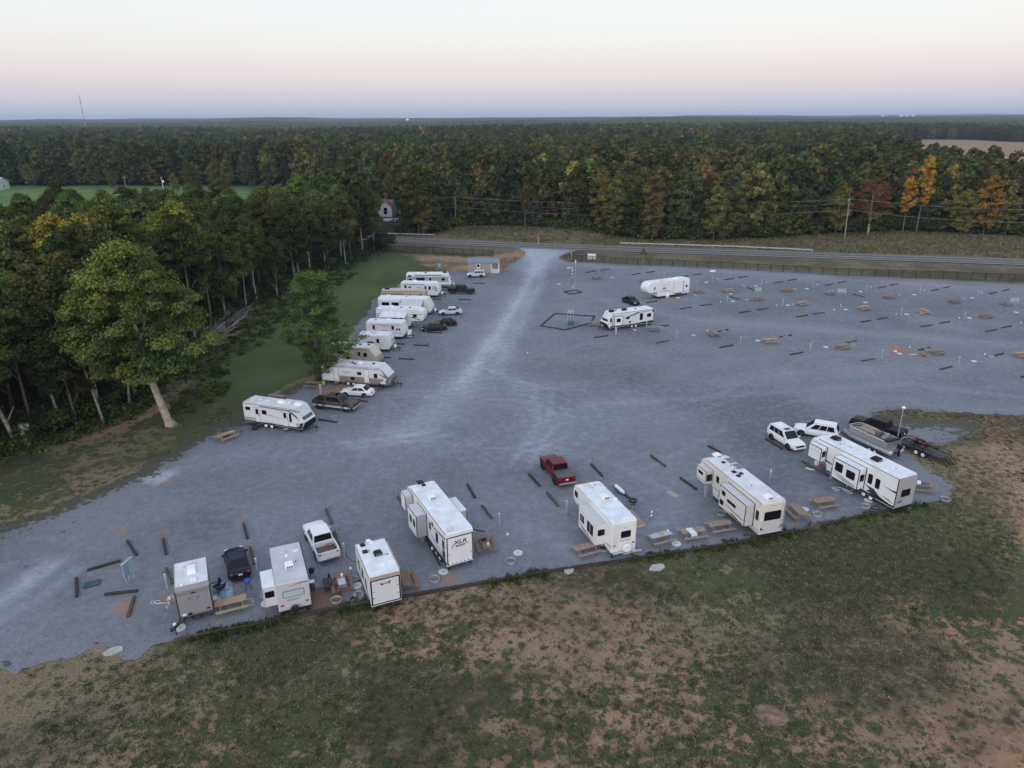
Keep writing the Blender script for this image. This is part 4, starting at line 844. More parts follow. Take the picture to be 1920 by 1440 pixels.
        if endwin:   # window in the end face that looks to the rear
            f0, f1, a, b = endwin; ya, yb = sorted((sg*(s.w/2+dep*f0), sg*(s.w/2+dep*f1)))
            wn_ = MB().prism(rrect(ya, yb, a, b, .07), x0-.03, x0-.004, 'x').build('window', GLASS, o); MB().prism(rrect(ya-.04, yb+.04, a-.04, b+.04, .09), x0-.02, x0+.003, 'x').build('frame', BLACK, wn_)
        return o
    def ac(s, u, y=0, mat=PLAST, l=1.0, w=.72, hh=.32):
        x = s.x(u); z = s.h+.028; mb = MB(); a, b = l/2, w/2
        mb.poly([(x-a,y-b,z),(x+a,y-b,z),(x+a,y+b,z),(x-a,y+b,z),(x-a+.03,y-b+.04,z+hh),(x+a-.28,y-b+.1,z+hh),(x+a-.28,y+b-.1,z+hh),(x-a+.03,y+b-.04,z+hh)], [(3,2,1,0),(4,5,6,7),(0,1,5,4),(1,2,6,5),(2,3,7,6),(3,0,4,7)])
        o = mb.build('air_conditioner', mat, s.root, bevel=.05); g = MB()
        for i in range(3): g.box(x-a-.012, x-a+.03, y-b+.12+.17*i, y-b+.24+.17*i, z+.08, z+.24)
        g.build('grille', DGREY, o); return o
    def vent(s, u, y, mat=PLAST, sz=.38, hh=.12):
        x = s.x(u); z = s.h+.028; MB().box(x-sz/2, x+sz/2, y-sz/2, y+sz/2, z, z+hh).build('roof_vent', mat, s.root, bevel=.03)
    def dome(s, u, y, mat=PLAST, r=.16, hh=.14): MB().lathe([(0, hh), (r*.6, hh*.9), (r, hh*.4), (r, 0)][::-1], 12, (s.x(u), y, s.h+.028)).build('antenna_dome', mat, s.root, True)
    def skylight(s, u, y, lx=.75, ly=.4, mat=None): x = s.x(u); z = s.h+.028; o = MB().box(x-lx/2, x+lx/2, y-ly/2, y+ly/2, z, z+.06).build('skylight', LGREY, s.root, bevel=.02); MB().box(x-lx/2+.05, x+lx/2-.05, y-ly/2+.05, y+ly/2-.05, z+.06, z+.075).build('pane', mat or ROOFW, o)
    def pipe(s, u, y): MB().lathe([(.05, 0), (.05, .12), (0, .12)], 8, (s.x(u), y, s.h+.028)).build('vent_pipe', DGREY, s.root)
    def wheel(s, x, y, r=.36, wd=.22, rim=PLAST, name='wheel'):
        sg = 1 if y > 0 else -1; M = Matrix.Translation((x, y, r)) @ Matrix.Rotation(-math.pi/2*sg, 4, 'X')
        o = MB().lathe([(r*.62, -wd/2), (r*.95, -wd/2), (r, -wd/3), (r, wd/3), (r*.95, wd/2), (r*.62, wd/2)], 20, M=M).build(name, RUBBER, s.root, True)
        MB().lathe([(r*.62, wd/2-.01), (r*.55, wd/2-.04), (r*.2, wd/2-.02), (0, wd/2)], 16, M=M).build('rim', rim, o); return o
    def axles(s, u, n=2, side='LR', rim=PLAST, r=.36, arch=DGREY):
        for i in range(n):
            x = s.x(u)+(i-(n-1)/2)*.88
            for q in side: s.wheel(x, (s.w/2-.16)*(1 if q == 'L' else -1), r, rim=rim)
        for q in side: s.flat('wheel_arch', q, [(s.x(u)-.45*n-.1, s.zb+.01), (s.x(u)+.45*n+.1, s.zb+.01), (s.x(u)+.45*n-.1, s.zb+.30), (s.x(u)-.45*n+.1, s.zb+.30)], arch, -.01, .012)
    def jacks(s, us, z=None):
        for u in us:
            for y in (-s.w/2+.25, s.w/2-.25): MB().box(s.x(u)-.05, s.x(u)+.05, y-.05, y+.05, -.08, s.zb).box(s.x(u)-.14, s.x(u)+.14, y-.14, y+.14, -.08, -.03).build('jack', CHASSIS, s.root)
    def tongue(s, l=1.2, tanks=True, tmat=PLAST, cover=False):
        F0 = s.L/2; mb = MB(); mb.tube([(F0-.7, .7, .52), (F0+l, 0, .52)], .06, 4); mb.tube([(F0-.7, -.7, .52), (F0+l, 0, .52)], .06, 4); mb.tube([(F0+l-.15, 0, -.08), (F0+l-.15, 0, .85)], .05, 6); mb.box(F0+l-.1, F0+l+.2, -.07, .07, .47, .58)
        mb.build('tongue', CHASSIS, s.root)
        if tanks:
            if cover: MB().box(F0+.05, F0+.5, -.45, .45, .58, 1.1).build('tank_cover', tmat, s.root, bevel=.1)
            else:
                for y in (-.2, .2): MB().lathe([(.06, 0), (.17, .02), (.18, .1), (.18, .45), (.12, .56), (.05, .58), (.05, .64), (0, .64)], 12, (F0+.32, y, .56)).build('gas_bottle', tmat, s.root, True)
    def awning(s, side, u0, u1, dep=2.2, z=None, mat=LGREY, drop=.55, open_=True, t=.03):
        sg = 1 if side == 'L' else -1; z = z or s.h-.25; y0 = sg*(s.w/2+.03); y1 = sg*(s.w/2+dep)
        if not open_: y1 = y0; return MB().tube([(s.x(u0), y0+sg*.06, z), (s.x(u1), y0+sg*.06, z)], .065, 8).build('awning', mat, s.root)
        x0, x1 = s.x(u0), s.x(u1); n = 8; pts = []
        for i in range(n+1):
            f = i/n; pts.append((y0+(y1-y0)*f, z-drop*f-.10*math.sin(math.pi*f)))
        pr = pts+[(a, b-t) for a, b in pts[::-1]]; o = MB().prism(pr, x0, x1, 'x').build('awning', mat, s.root)
        MB().tube([(x0, y1, z-drop), (x1, y1, z-drop)], .06, 8).build('roller', PLAST, o)
        for x in (x0+.05, x1-.05): MB().tube([(x, y0, s.zb+.3), (x, y0+(y1-y0)*.45, z-drop*.9-.6), (x, y1, z-drop)], .028, 5).build('strut', ALU, o)
        return o
    def ladder(s, y=-.85, mat=ALU):
        x = -s.L/2-.10; mb = MB()
        for yy in (y-.18, y+.18): mb.tube([(x+.1, yy, .9), (x, yy, 1.0), (x, yy, s.h+.12), (x+.45, yy, s.h+.1)], .02, 5)
        for i in range(7): mb.tube([(x, y-.18, 1.15+i*.38), (x, y+.18, 1.15+i*.38)], .016, 5)
        mb.build('ladder', mat, s.root)
    def text(s, side, txt, a, z, size, mat, off=.03, shear=0, ext=.004, align='CENTER', sx=1.0, off_=0.0):
        cu = bpy.data.curves.new('lettering', 'FONT'); cu.body = txt; cu.size = size; cu.extrude = ext; cu.offset = off_; cu.align_x = align; cu.shear = shear; cu.materials.append(mat); cu.resolution_u = 3
        o = bpy.data.objects.new('lettering', cu); C.objects.link(o); o.parent = s.root
        X, Z, p = {'L': ((-1,0,0),(0,1,0),(s.x(a) if side in 'LR' else 0, s.w/2+off, z)), 'R': ((1,0,0),(0,-1,0),(s.x(a) if side in 'LR' else 0, -s.w/2-off, z)), 'B': ((0,-1,0),(-1,0,0),(-s.L/2-off, a, z)), 'F': ((0,1,0),(1,0,0),(s.L/2+off, a, z))}[side]
        M = Matrix((X, (0,0,1), Z)).transposed().to_4x4(); M.translation = p; o.matrix_local = M @ Matrix.Diagonal((sx, 1, 1, 1)); return o
    def lights(s, z=2.9, zt=1.0):
        for y in (-.95, .95): s.plate('tail_light', 'B', y-.12, y+.12, zt, zt+.14, REDL, 0, .03, .03)
        mb = MB()
        for y in (-.2, 0, .2): mb.prism(rrect(y-.05, y+.05, z, z+.04, .01, 1), -s.L/2-.02, -s.L/2+.01, 'x')
        mb.build('marker_lights', REDL, s.root)
    def bumper(s, mat=BLACK): MB().box(-s.L/2-.22, -s.L/2-.1, -s.w/2+.1, s.w/2-.1, .5, .62).build('bumper', mat, s.root, bevel=.01)
    def skirt(s, side, z0, z1, mat, u0=0.003, u1=None):
        u1 = u1 or ((s.L-2.75)/s.L if s.kind == 'fifth' else .94); s.plate('skirt', side, u0, u1, z0, z1, mat, -.005, .012, .03)

# ---- front row ------------------------------------------------------------
r = RV('travel_trailer', 'small grey lined travel trailer with a black tongue, first of the front row', (357,1052), (360.3,1104.7), 3.15, body=LINED, roof=ROOFD, nose='flat', w=2.44)
r.plate('front_cap', 'F', -1.22, 1.22, 2.72, 3.02, TAUPE, -.05, .012, .04)
r.ac(.42, .05); r.vent(.75, .15, sz=.46); r.dome(.83, -.7, r=.13); r.dome(.25, -.35, LGREY, .3, .1); r.pipe(.83, -.75); r.skylight(.14, .35, .3, .2)
r.flat('badge', 'F', [(a*.42, 2.28+b*.13) for a, b in [(math.cos(t/12*6.283), math.sin(t/12*6.283)) for t in range(12)]], SWBL, 0, .012)
r.text('F', 'SALEM', 0, 2.24, .14, PLAST, .016); MB().prism(rrect(-.2, -.08, 2.72, 2.8, .01, 1), r.L/2, r.L/2+.03, 'x').prism(rrect(.08, .2, 2.72, 2.8, .01, 1), r.L/2, r.L/2+.03, 'x').prism(rrect(-.05, .05, 2.7, 2.84, .01, 1), r.L/2, r.L/2+.03, 'x').build('marker_lights', BLACK, r.root)
r.plate('hatch', 'F', -1.0, -.72, .85, 1.05, PLAST, 0, .02, .03); r.plate('hatch', 'F', -.6, -.3, .8, 1.02, BLACK, 0, .02, .03); r.plate('hatch', 'F', .75, 1.0, 1.0, 1.12, BLACK, 0, .02, .02)
r.axles(.35, 2); r.jacks((.06, .9)); F_ = r.L/2; MB().tube([(F_-.6,-.5,.52),(F_+.95,-1.75,.50)], .09, 4).tube([(F_-.6,-1.0,.52),(F_+.85,-1.70,.50)], .06, 4).tube([(F_+.8,-1.6,-.08),(F_+.8,-1.6,.85)], .05, 6).box(F_+.75,F_+1.05,-1.95,-1.65,.45,.62).build('tongue', CHASSIS, r.root); MB().lathe([(0,0),(.12,0),(.12,.12),(0,.12)], 10, (F_+.8,-1.6,.85)).build('jack_head', PLAST, r.root); r.trim('L', BLACK); r.trim('R', LGREY); r.door('L', .5, mat=LGREY); r.window('R', .4, .6, 1.7, 2.3)
for y in (-1.22, 1.22): MB().box(r.L/2-.03, r.L/2+.02, y-.03, y+.03, .6, 3.1).build('corner_trim', BLACK, r.root)

r = RV('travel_trailer', 'light grey travel trailer with a low spare tyre and a wide pale rear window', (547.5,1090.8), (531.7,1017.2), 3.15, body=LGREY, roof=ROOFG, nose='wedge', w=2.5)
r.slide('L', .07, .47, 1.0, 2.75, .95, mat=WHITE2, roof=ROOFW, trim=LGREY, wins=((.2,.36,1.7,2.3),), endwin=(.2,.85,1.85,2.35)); r.ac(.36, -.05); r.vent(.70, .25, LGREY, .42); r.dome(.61, 0, r=.12); r.skylight(.68, -.75, .45, .6); r.pipe(.42, -.6)
r.window('B', -.78, .78, 1.75, 2.28, mat=GLASSL, frame=BLACK); r.text('B', 'WILDCAT', .1, 1.38, .22, DGREY, .012, .3); r.plate('stripe', 'B', -1.15, -.3, 2.78, 2.84, SWD, 0, .01, .02)
r.lights(2.72, 1.0); r.bumper(); o = r.wheel(-r.L/2-.28, .0, .34, .2, rim=CHASSIS, name='spare_wheel'); o.name = 'spare_wheel'
o.matrix_local = Matrix.Translation((-r.L/2-.3, .05, .72)) @ Matrix.Rotation(math.pi/2, 4, 'Z') @ Matrix.Translation((r.L/2+.28, 0, -.34))
r.axles(.4, 2); r.jacks((.05, .85)); r.tongue(1.2); r.trim('L'); r.trim('R'); r.awning('R', .15, .9, open_=False, mat=DGREY); r.door('R', .6)

r = RV('toy_hauler', 'white toy hauler with black edged ramp door and tan brow, beside a brown picnic table', (721,1076.7), (692.4,1012.9), 3.4, body=WHITE2, roof=ROOFW, nose='flat', w=2.5)
r.plate('brow', 'B', -1.22, 1.22, 3.02, 3.30, TAN, -.01, .02, .03); r.plate('ramp_frame', 'B', -1.2, 1.2, .66, 2.98, BLACK, -.005, .025, .05); rd_ = r.plate('ramp_door', 'B', -1.08, 1.08, .78, 2.88, WHITE2, .02, .05, .03)
for y, z in ((-1.0,1.35),(1.0,1.35),(-1.0,2.1),(1.0,1.9)): r.plate('latch', 'B', y-.13, y+.13, z, z+.05, CHROME, .05, .075, .01, rd_)
r.flat('badge', 'B', [(.38,2.45),(.44,2.62),(.3,2.60),(.1,2.57),(-.2,2.60),(-.36,2.68),(-.44,2.68),(-.38,2.45),(-.3,2.42),(0,2.48),(.25,2.40)], SWD, .05, .06, rd_); r.text('B', 'COMPASS', 0, 2.49, .13, PLAST, .064)
r.lights(3.13, .95); r.vent(.86, .72, BLACK, .42); r.vent(.66, .75, BLACK, .42); r.ac(.54, -.15, BLACK, .8, .7); r.vent(.94, .15); r.vent(.88, -.02); r.vent(.20, -.15, sz=.36); r.pipe(.90, -.2); r.pipe(.66, .42); r.skylight(.46, -.8, .22, .36, AMBER)
r.window('L', .72, .8, 1.6, 2.4); r.window('L', .45, .56, 1.6, 2.4); r.window('L', .24, .31, 1.3, 2.3); r.swoosh('L', [(.02,1.0),(.3,1.5),(.5,1.55),(.3,1.3),(.05,.8)], SWD); r.swoosh('L', [(.6,1.2),(.9,2.3),(.95,2.3),(.7,1.1)], SWG); r.axles(.4, 2); r.jacks((.05,.9)); r.tongue(1.3); r.trim('L'); r.trim('R'); r.awning('R', .1, .9, open_=False, mat=LGREY); r.door('R', .75)
r.skirt('L', .62, .8, BLACK)

r = RV('fifth_wheel_trailer', 'long white fifth wheel toy hauler with large dark lettering on its rear ramp door', (861.2,996.2), (785.7,901), 3.85, 'fifth', body=WHITE, roof=ROOFW, w=2.55, nose='bulge', cat='fifth wheel trailer')
r.slide('L', .83, .95, 1.75, 3.35, .75, trim=BLACK, endmat=LGREY, roof=LGREY); r.slide('L', .46, .68, 1.05, 3.3, 1.0, trim=BLACK, endmat=GREY, roof=LGREY, wins=((.58,.63,2.0,2.7),(.49,.54,2.0,2.7))); r.slide('R', .36, .62, 1.05, 3.3, .95, trim=BLACK, endmat=LGREY, roof=ROOFW)
for q in r.root.children:
    pass
r.plate('ramp_frame', 'B', -1.22, 1.22, .68, 3.38, BLACK, -.005, .03, .04); rd_ = r.plate('ramp_door', 'B', -1.12, 1.12, .80, 3.30, WHITE, .02, .06, .03); r.plate('brow', 'B', -1.24, 1.24, 3.46, 3.72, WHITE, -.01, .06, .03)
mb = MB()
for i in range(6): mb.box(-r.L/2-.09, -r.L/2-.05, -1.05+i*.37, -.8+i*.37, .74, .86)
mb.build('ramp_hinge', PLAST, r.root); r.text('B', 'XLR', -.02, 2.62, .52, SWD, .065, .15, sx=1.3, off_=.012); r.text('B', 'BOOST', -.05, 2.34, .24, SWD, .065, .1, sx=1.15, off_=.012)
r.flat('logo_line', 'B', [(.76,2.30),(.72,2.52),(.60,2.60),(.48,2.60),(.62,2.55),(.68,2.48),(.70,2.32)], SWD, .06, .068, rd_); r.flat('logo_line', 'B', [(-.62,2.62),(-.74,2.52),(-.76,2.32),(-.70,2.48),(-.6,2.56)], SWD, .06, .068, rd_)
for y, z in ((-1.05,1.5),(1.05,1.75)): r.plate('latch', 'B', y-.12, y+.12, z, z+.05, AMBER, .06, .08, .01, rd_)
r.lights(3.55, .9); r.vent(.94, .1, BLACK, .62, .1); r.vent(.87, .0, BLACK, .36, .1); r.skylight(.78, .55, .3, .8); r.dome(.72, -.5, r=.18); r.ac(.62, .15); r.skylight(.03, .85, .35, .5, ROOFW)
MB().tube([(-r.L/2+.1, .9, r.h+.03), (-r.L/2+.15, .9, r.h+.2), (-r.L/2+.5, .9, r.h+.2), (-r.L/2+.55, .9, r.h+.03)], .02, 5).tube([(-r.L/2+.1, .45, r.h+.03), (-r.L/2+.15, .45, r.h+.2), (-r.L/2+.5, .45, r.h+.2), (-r.L/2+.55, .45, r.h+.03)], .02, 5).build('roof_rail', ALU, r.root)
r.window('L', .36, .40, 2.2, 2.8); r.window('L', .30, .33, 2.9, 3.2); r.window('L', .19, .24, 1.8, 2.7); r.swoosh('L', [(.0,.95),(.1,1.15),(.25,1.6),(.42,1.9),(.24,1.45),(.1,1.0)], SWBL); r.swoosh('L', [(0,3.4),(.3,2.95),(.6,3.2),(.3,2.8),(.02,3.1)], SWG); r.band('L', .03, .09, 1.0, 2.9, SWD); r.skirt('L', .62, .95, BLACK); r.skirt('R', .62, .95, BLACK)
r.text('L', 'TOY', .06, 1.8, .5, PLAST, .012)
r.axles(.27, 3); r.jacks((.02, .7)); r.trim('L'); r.trim('R'); r.awning('R', .02, .34, open_=False, mat=BLACK); MB().tube([(-r.L/2+.4, -1.3, 3.4), (-r.L/2+.1, -2.4, 3.0)], .05, 6).build('awning_arm', BLACK, r.root)

r = RV('fifth_wheel_trailer', 'older white fifth wheel with a white spare tyre cover and gold edged mat beside it', (1171.7,978.8), (1096.6,900), 3.6, 'fifth', body=WHITE, roof=ROOFW, w=2.45, cat='fifth wheel trailer')
SLW = pm('slide_white', (.66,.66,.66), .45, var=.05)
r.slide('L', .13, .56, .95, 3.05, 1.0, mat=SLW, trim=WHITE2, endmat=SLW, roof=LGREY, wins=((.43,.52,1.75,2.45,1),(.2,.34,1.55,2.55,1)), endwin=(.2,.8,1.9,2.45), sw=(([(.54,1.55),(.45,1.35),(.3,1.2),(.18,1.15),(.3,1.12),(.46,1.2)], SWB), ([(.54,1.35),(.4,1.1),(.2,1.02),(.4,1.03)], SWD)))
r.window('L', .87, .95, 2.3, 2.85); r.window('B', -.62, .28, 1.95, 2.55); r.text('B', 'Cardinal', -.1, 1.55, .30, SWG, .01, .3); r.lights(2.95, 1.2); r.bumper(LGREY)
o = MB().lathe([(0, .1), (.34, .1), (.40, .06), (.42, -.02), (.42, -.12), (0, -.12)], 20, M=Matrix.Translation((-r.L/2-.26, -.25, .92)) @ Matrix.Rotation(-math.pi/2, 4, 'Y')).build('spare_wheel_cover', PLAST, r.root)
r.ac(.53, -.2); r.skylight(.86, .35, .5, .6, ROOFD); r.vent(.78, .2, ROOFD, .5, .08); r.vent(.93, .2, DGREY, .34); r.pipe(.82, -.35); r.vent(.42, -.2, ROOFD, .5, .08); r.dome(.45, -1.0, r=.2); r.dome(.8, -.8, ROOFD, .25, .06); r.ladder(.85, WHITE); r.axles(.28, 2); r.jacks((.03, .68)); r.trim('L', LGREY); r.trim('R', LGREY); r.awning('R', .2, .8, open_=False, mat=PLAST); r.swoosh('L', [(.0,1.2),(.12,1.1),(.12,1.0),(0,1.08)], SWG); r.swoosh('L', [(.57,1.4),(.75,1.65),(.97,2.0),(.75,1.5),(.6,1.2)], SWB); r.door('R', .62)
MB().box(r.x(.74), r.x(.78), .6, .72, -.1, 1.55).box(r.x(.74), r.x(.78), -.72, -.6, -.1, 1.55).build('landing_gear', CHASSIS, r.root)

r = RV('fifth_wheel_trailer', 'cream fifth wheel with a wide black rear window, ladder and two roof solar panels', (1452,942.5), (1334.6,851), 3.85, 'fifth', body=CREAM, roof=ROOFD, w=2.5, cat='fifth wheel trailer')
r.slide('L', .77, .93, 1.75, 3.2, .8, mat=CREAM, trim=TAUPE, endmat=LGREY, roof=LGREY, wins=((.82,.9,2.55,2.8),), endwin=(.15,.85,2.1,2.8), sw=(([(.775,2.05),(.925,1.9),(.925,1.98),(.775,2.12)], SWG),))
r.slide('L', .10, .50, 1.0, 3.25, .95, mat=CREAM, trim=BLACK, endmat=LGREY, roof=LGREY, wins=((.41,.46,2.45,2.85),(.24,.37,2.15,2.4),(.43,.48,1.35,1.8)), sw=(([(.49,1.75),(.3,1.55),(.11,1.5),(.11,1.62),(.2,1.7),(.3,1.68)], SWG), ([(.36,1.15),(.12,1.05),(.12,1.15),(.27,1.3)], SWD)))
r.window('L', .665, .705, 2.3, 2.95); r.window('L', .58, .64, .95, 1.35, r=.03); r.window('L', .035, .07, 1.9, 2.8); r.window('B', -.85, .85, 2.0, 2.85); r.ladder(-1.05); r.lights(3.45, 1.0); r.plate('rear_panel', 'B', -1.2, 1.2, .7, 1.9, LGREY, -.005, .006, .03); r.plate('light', 'B', 1.05, 1.18, 1.05, 1.3, BLACK, 0, .03, .02); r.plate('light', 'B', -1.18, -1.05, 1.05, 1.3, BLACK, 0, .03, .02); r.bumper()
r.ac(.93, -.1); r.ac(.08, .15); SOL = pm('solar_panel', (.11,.13,.17), .15, var=.15)
for u in (.80, .67): o = MB().box(r.x(u)-.5, r.x(u)+.5, -1.1, -.45, r.h+.06, r.h+.1).build('solar_panel', SOL, r.root); MB().box(r.x(u)-.54, r.x(u)+.54, -1.14, -1.1, r.h+.03, r.h+.11).box(r.x(u)-.54, r.x(u)+.54, -.45, -.41, r.h+.03, r.h+.11).build('frame', ALU, o)
for u, y, q in ((.78,.1,.36),(.58,.25,.42),(.53,-.2,.38)): r.vent(u, y, BLACK, q, .1)
r.dome(.50, .3, BLACK, .24, .14); r.skylight(.69, .65, .6, .4); r.pipe(.7, -.2); r.pipe(.63, -.1); r.pipe(.3, .25); r.skirt('L', .62, 1.0, LGREY); r.band('L', .5, .74, 1.45, 1.55, SWG); r.axles(.3, 2); r.jacks((.03, .7)); r.trim('L', TAUPE); r.trim('R'); r.door('R', .62); r.slide('R', .1, .35, 1.0, 3.2, .7, mat=CREAM, trim=TAUPE, roof=LGREY)

r = RV('fifth_wheel_trailer', 'longest white fifth wheel with black swooshes, grey rear cap and two black roof units', (1704,894.4), (1538,812), 3.9, 'fifth', body=WHITE, roof=ROOFW, w=2.55, cat='fifth wheel trailer')
r.slide('L', .79, .94, 1.75, 3.3, .8, trim=BLACK, roof=ROOFW, endwin=(.2,.75,2.3,2.9)); r.slide('L', .33, .62, 1.0, 3.25, .95, trim=BLACK, roof=ROOFW, wins=((.51,.59,1.95,2.85),(.37,.46,1.85,2.65)), endwin=(.2,.75,1.9,2.6), sw=(([(.61,1.75),(.5,1.45),(.35,1.15),(.35,1.28),(.5,1.62)], SWG), ([(.61,1.5),(.48,1.2),(.35,1.08),(.48,1.32)], SWD)))
r.window('L', .255, .295, 1.85, 2.85); r.window('L', .175, .215, 1.75, 2.75); r.plate('rear_cap', 'B', -1.25, 1.25, .64, 3.86, GREY, -.01, .05, .04); r.window('B', -.55, .6, 1.75, 2.45, off=.05); r.lights(3.5, 1.0); r.plate('plate_holder', 'B', .35, .95, 1.1, 1.35, DGREY, .045, .052, .03); r.bumper()
r.text('L', 'LANDMARK', .865, 2.7, .26, LGREY, .86, 0, .003)
r.swoosh('L', [(.0,2.45),(.06,2.35),(.15,2.42),(.06,2.25),(0,2.2)], SWD); r.swoosh('L', [(0,.7),(.06,.85),(.16,1.05),(.22,1.5),(.32,1.55),(.26,1.2),(.3,.95),(.2,.75)], SWD); r.swoosh('L', [(0,.95),(.08,1.1),(.14,1.3),(.06,1.25)], SWG); r.swoosh('L', [(.66,1.7),(.8,2.0),(.96,1.7),(.8,1.65)], SWB); r.skirt('L', .62, .82, BLACK); r.swoosh('L', [(.94,3.0),(.99,2.9),(.99,2.5),(.95,2.6)], SWG)
r.ac(.82, -.1, BLACK, 1.05, .75, .36); r.ac(.34, .05, BLACK, 1.05, .75, .36); r.skylight(.76, .45, .6, .45); r.vent(.7, .1, ROOFD, .4, .06); r.pipe(.71, .5); r.pipe(.64, .0); r.pipe(.61, .1); r.pipe(.14, -.1); r.pipe(.8, -.6); r.axles(.28, 2); r.jacks((.02, .7)); r.trim('L'); r.trim('R'); r.awning('R', .1, .6, open_=False, mat=BLACK); r.door('R', .6)
for y in (-1.275, 1.275): MB().box(-r.L/2-.04, -r.L/2+.04, y-.02, y+.02, .64, 3.85).build('corner_trim', BLACK, r.root)
MB().box(r.x(.70), r.x(.72), .6, .72, -.1, 1.5).box(r.x(.70), r.x(.72), -.72, -.6, -.1, 1.5).build('landing_gear', CHASSIS, r.root)

# ---- left row, nearest first ------------------------------------------------
r = RV('travel_trailer', 'white travel trailer with a big dark windshield and black nose, nearest in the left row', (466,748.4), (566,762.2), 3.2, body=WHITE2, roof=ROOFD, ext=.95, nose='wedge', w=2.5)
# windshield and black nose on the sloping front
def front_slope(r, mat_w, mat_c, zt=None, txt=None):
    F0 = r.L/2; e = [p for p in r.prof if p[0] > F0-2.2][-3:]; a = (F0, r.zb+.95) ; b = (r.prof[-3][0] if len(r.prof) > 3 else F0-1, r.h-.08)
    A = Vector((a[0], 0, a[1])); B = Vector((b[0], 0, b[1])); n = Vector((B.z-A.z, 0, A.x-B.x)).normalized()
    def pl(name, u0, u1, y0, y1, m, t0, t1, parent=None, rr=.12):
        mb = MB(); pr = rrect(y0, y1, u0, u1, rr)
        f = lambda y, u, t: A.lerp(B, u)+Vector((0, y, 0))+n*t
        k = len(pr); mb.poly([f(y, u, t1) for y, u in pr]+[f(y, u, t0) for y, u in pr], [tuple(range(k)), tuple(range(2*k-1, k-1, -1))]+[(i, k+i, k+(i+1) % k, (i+1) % k) for i in range(k)]); return mb.build(name, m, parent or r.root)
    if mat_c: pl('front_cap', .0, 1.0, -r.w/2+.02, r.w/2-.02, mat_c, -.02, .02)
    if mat_w: o = pl('windshield', .16, .86, -1.02, 1.02, mat_w, .01, .045); pl('frame', .11, .91, -1.1, 1.1, LGREY, .005, .035, o)
    return pl
pl = front_slope(r, pm('windshield_grey', (.07,.075,.085), .1, var=.1), WHITE); r.plate('nose_guard', 'F', -1.2, 1.2, .66, 1.45, BLACK, -.35, .02, .2); r.flat('nose_side', 'R', [(r.L/2-1.15, .64), (r.L/2-.45, .64), (r.L/2-.03, 1.5), (r.L/2-.6, 1.35)], BLACK, -.004, .008)
r.skirt('R', .60, .78, BLACK); r.band('R', .01, .22, .8, 1.25, GREY); r.door('R', .235, wd=.68); r.door('R', .70, wd=.7); r.window('R', .045, .12, 2.25, 2.6); r.window('R', .32, .39, 1.95, 2.45); r.window('R', .77, .80, 1.4, 2.5, r=.04); r.plate('hatch', 'R', .87, .93, .9, 1.35, GREY, 0, .015, .04)
for pts in ([(.28,2.5),(.4,2.0),(.6,1.7),(.8,1.5),(.6,1.62),(.4,1.9)], [(.26,1.25),(.45,.95),(.7,.9),(.45,.88)], [(.45,2.95),(.65,2.7),(.68,2.5),(.62,2.68)]): r.swoosh('R', pts, SWG)
r.swoosh('R', [(.74,2.9),(.82,2.7),(.9,2.2),(.93,1.5),(.9,1.9),(.8,2.55)], SWD); r.ac(.56, .1); r.ac(.84, .15); r.vent(.2, .1); r.vent(.33, .15, ROOFW, .5, .06); r.vent(.68, .2); r.axles(.40, 2, rim=PLAST); r.jacks((.1, .9)); r.tongue(1.0, False); r.trim('R'); r.trim('L'); r.slide('L', .5, .8, 1, 3, .6, roof=ROOFD); r.awning('R', .3, .95, open_=False, mat=DGREY)
st = MB()
for i in range(4): st.box(r.x(.235)-.35, r.x(.235)+.35, -1.25-.3-.28*i, -1.25-.05-.28*i, .62-.17*i, .66-.17*i)
st.tube([(r.x(.235)-.37, -1.3, .7), (r.x(.235)-.37, -2.3, .05)], .03, 4).tube([(r.x(.235)+.37, -1.3, .7), (r.x(.235)+.37, -2.3, .05)], .03, 4).build('entry_steps', BLACK, r.root)

r = RV('travel_trailer', 'white and grey travel trailer with dark grey nose and two satellite dishes by the pine', (609,676.8), (718.7,685.6), 3.2, body=WHITE2, roof=ROOFD, ext=1.5, nose='wedge', w=2.5)
front_slope(r, None, DGREY); r.flat('nose_side', 'R', [(r.L/2-1.35, .54), (r.L/2-.45, .54), (r.L/2-.03, 1.5), (r.L/2-1.0, 2.6), (r.L/2-1.55, 3.1), (r.L/2-1.1, 2.35), (r.L/2-.55, 1.5), (r.L/2-.8, 1.2)], DGREY, -.004, .008); r.plate('nose_guard', 'F', -1.22, 1.22, .54, 1.5, DGREY, -.5, .02, .2); r.text('F', 'Passport', 0, 2.2, .38, PLAST, -.55, .3)
r.band('R', .26, .90, .56, 1.5, TAUPE); r.plate('panel', 'R', .02, .17, .8, 1.9, WHITE, 0, .03, .05); r.door('R', .215, wd=.75, win=False, mat=WHITE); r.door('R', .66, wd=.75, win=False, mat=WHITE); r.window('R', .06, .12, 2.4, 2.75); r.window('R', .53, .585, 1.85, 2.25); r.window('R', .77, .815, 1.6, 2.2); r.window('R', .43, .48, 1.0, 1.4, r=.03); r.text('R', 'Passport', .37, 2.05, .36, SWG, .012, .3); r.plate('hatch', 'R', .86, .93, .75, 1.05, WHITE, 0, .03, .03)
r.plate('roof_edge', 'R', .0, .82, 2.85, 3.0, GREY, -.005, .06, .03); r.awning('R', .1, .85, open_=False, mat=GREY); r.dome(.2, .3, PLAST, .48, .16); r.dome(.52, .2, PLAST, .5, .12); r.vent(.42, -.1, BLACK, .35); r.vent(.47, -.5, BLACK, .4, .06); r.vent(.72, .1, BLACK, .35); r.axles(.42, 2); r.jacks((.05, .88)); r.tongue(1.2, True, DGREY); r.trim('R', DGREY); r.swoosh('R', [(.82,2.4),(.93,1.95),(.99,1.4),(.9,1.7)], SWG)
BODY10 = pm('siding_beige', (.56,.48,.40), .5, var=.06)
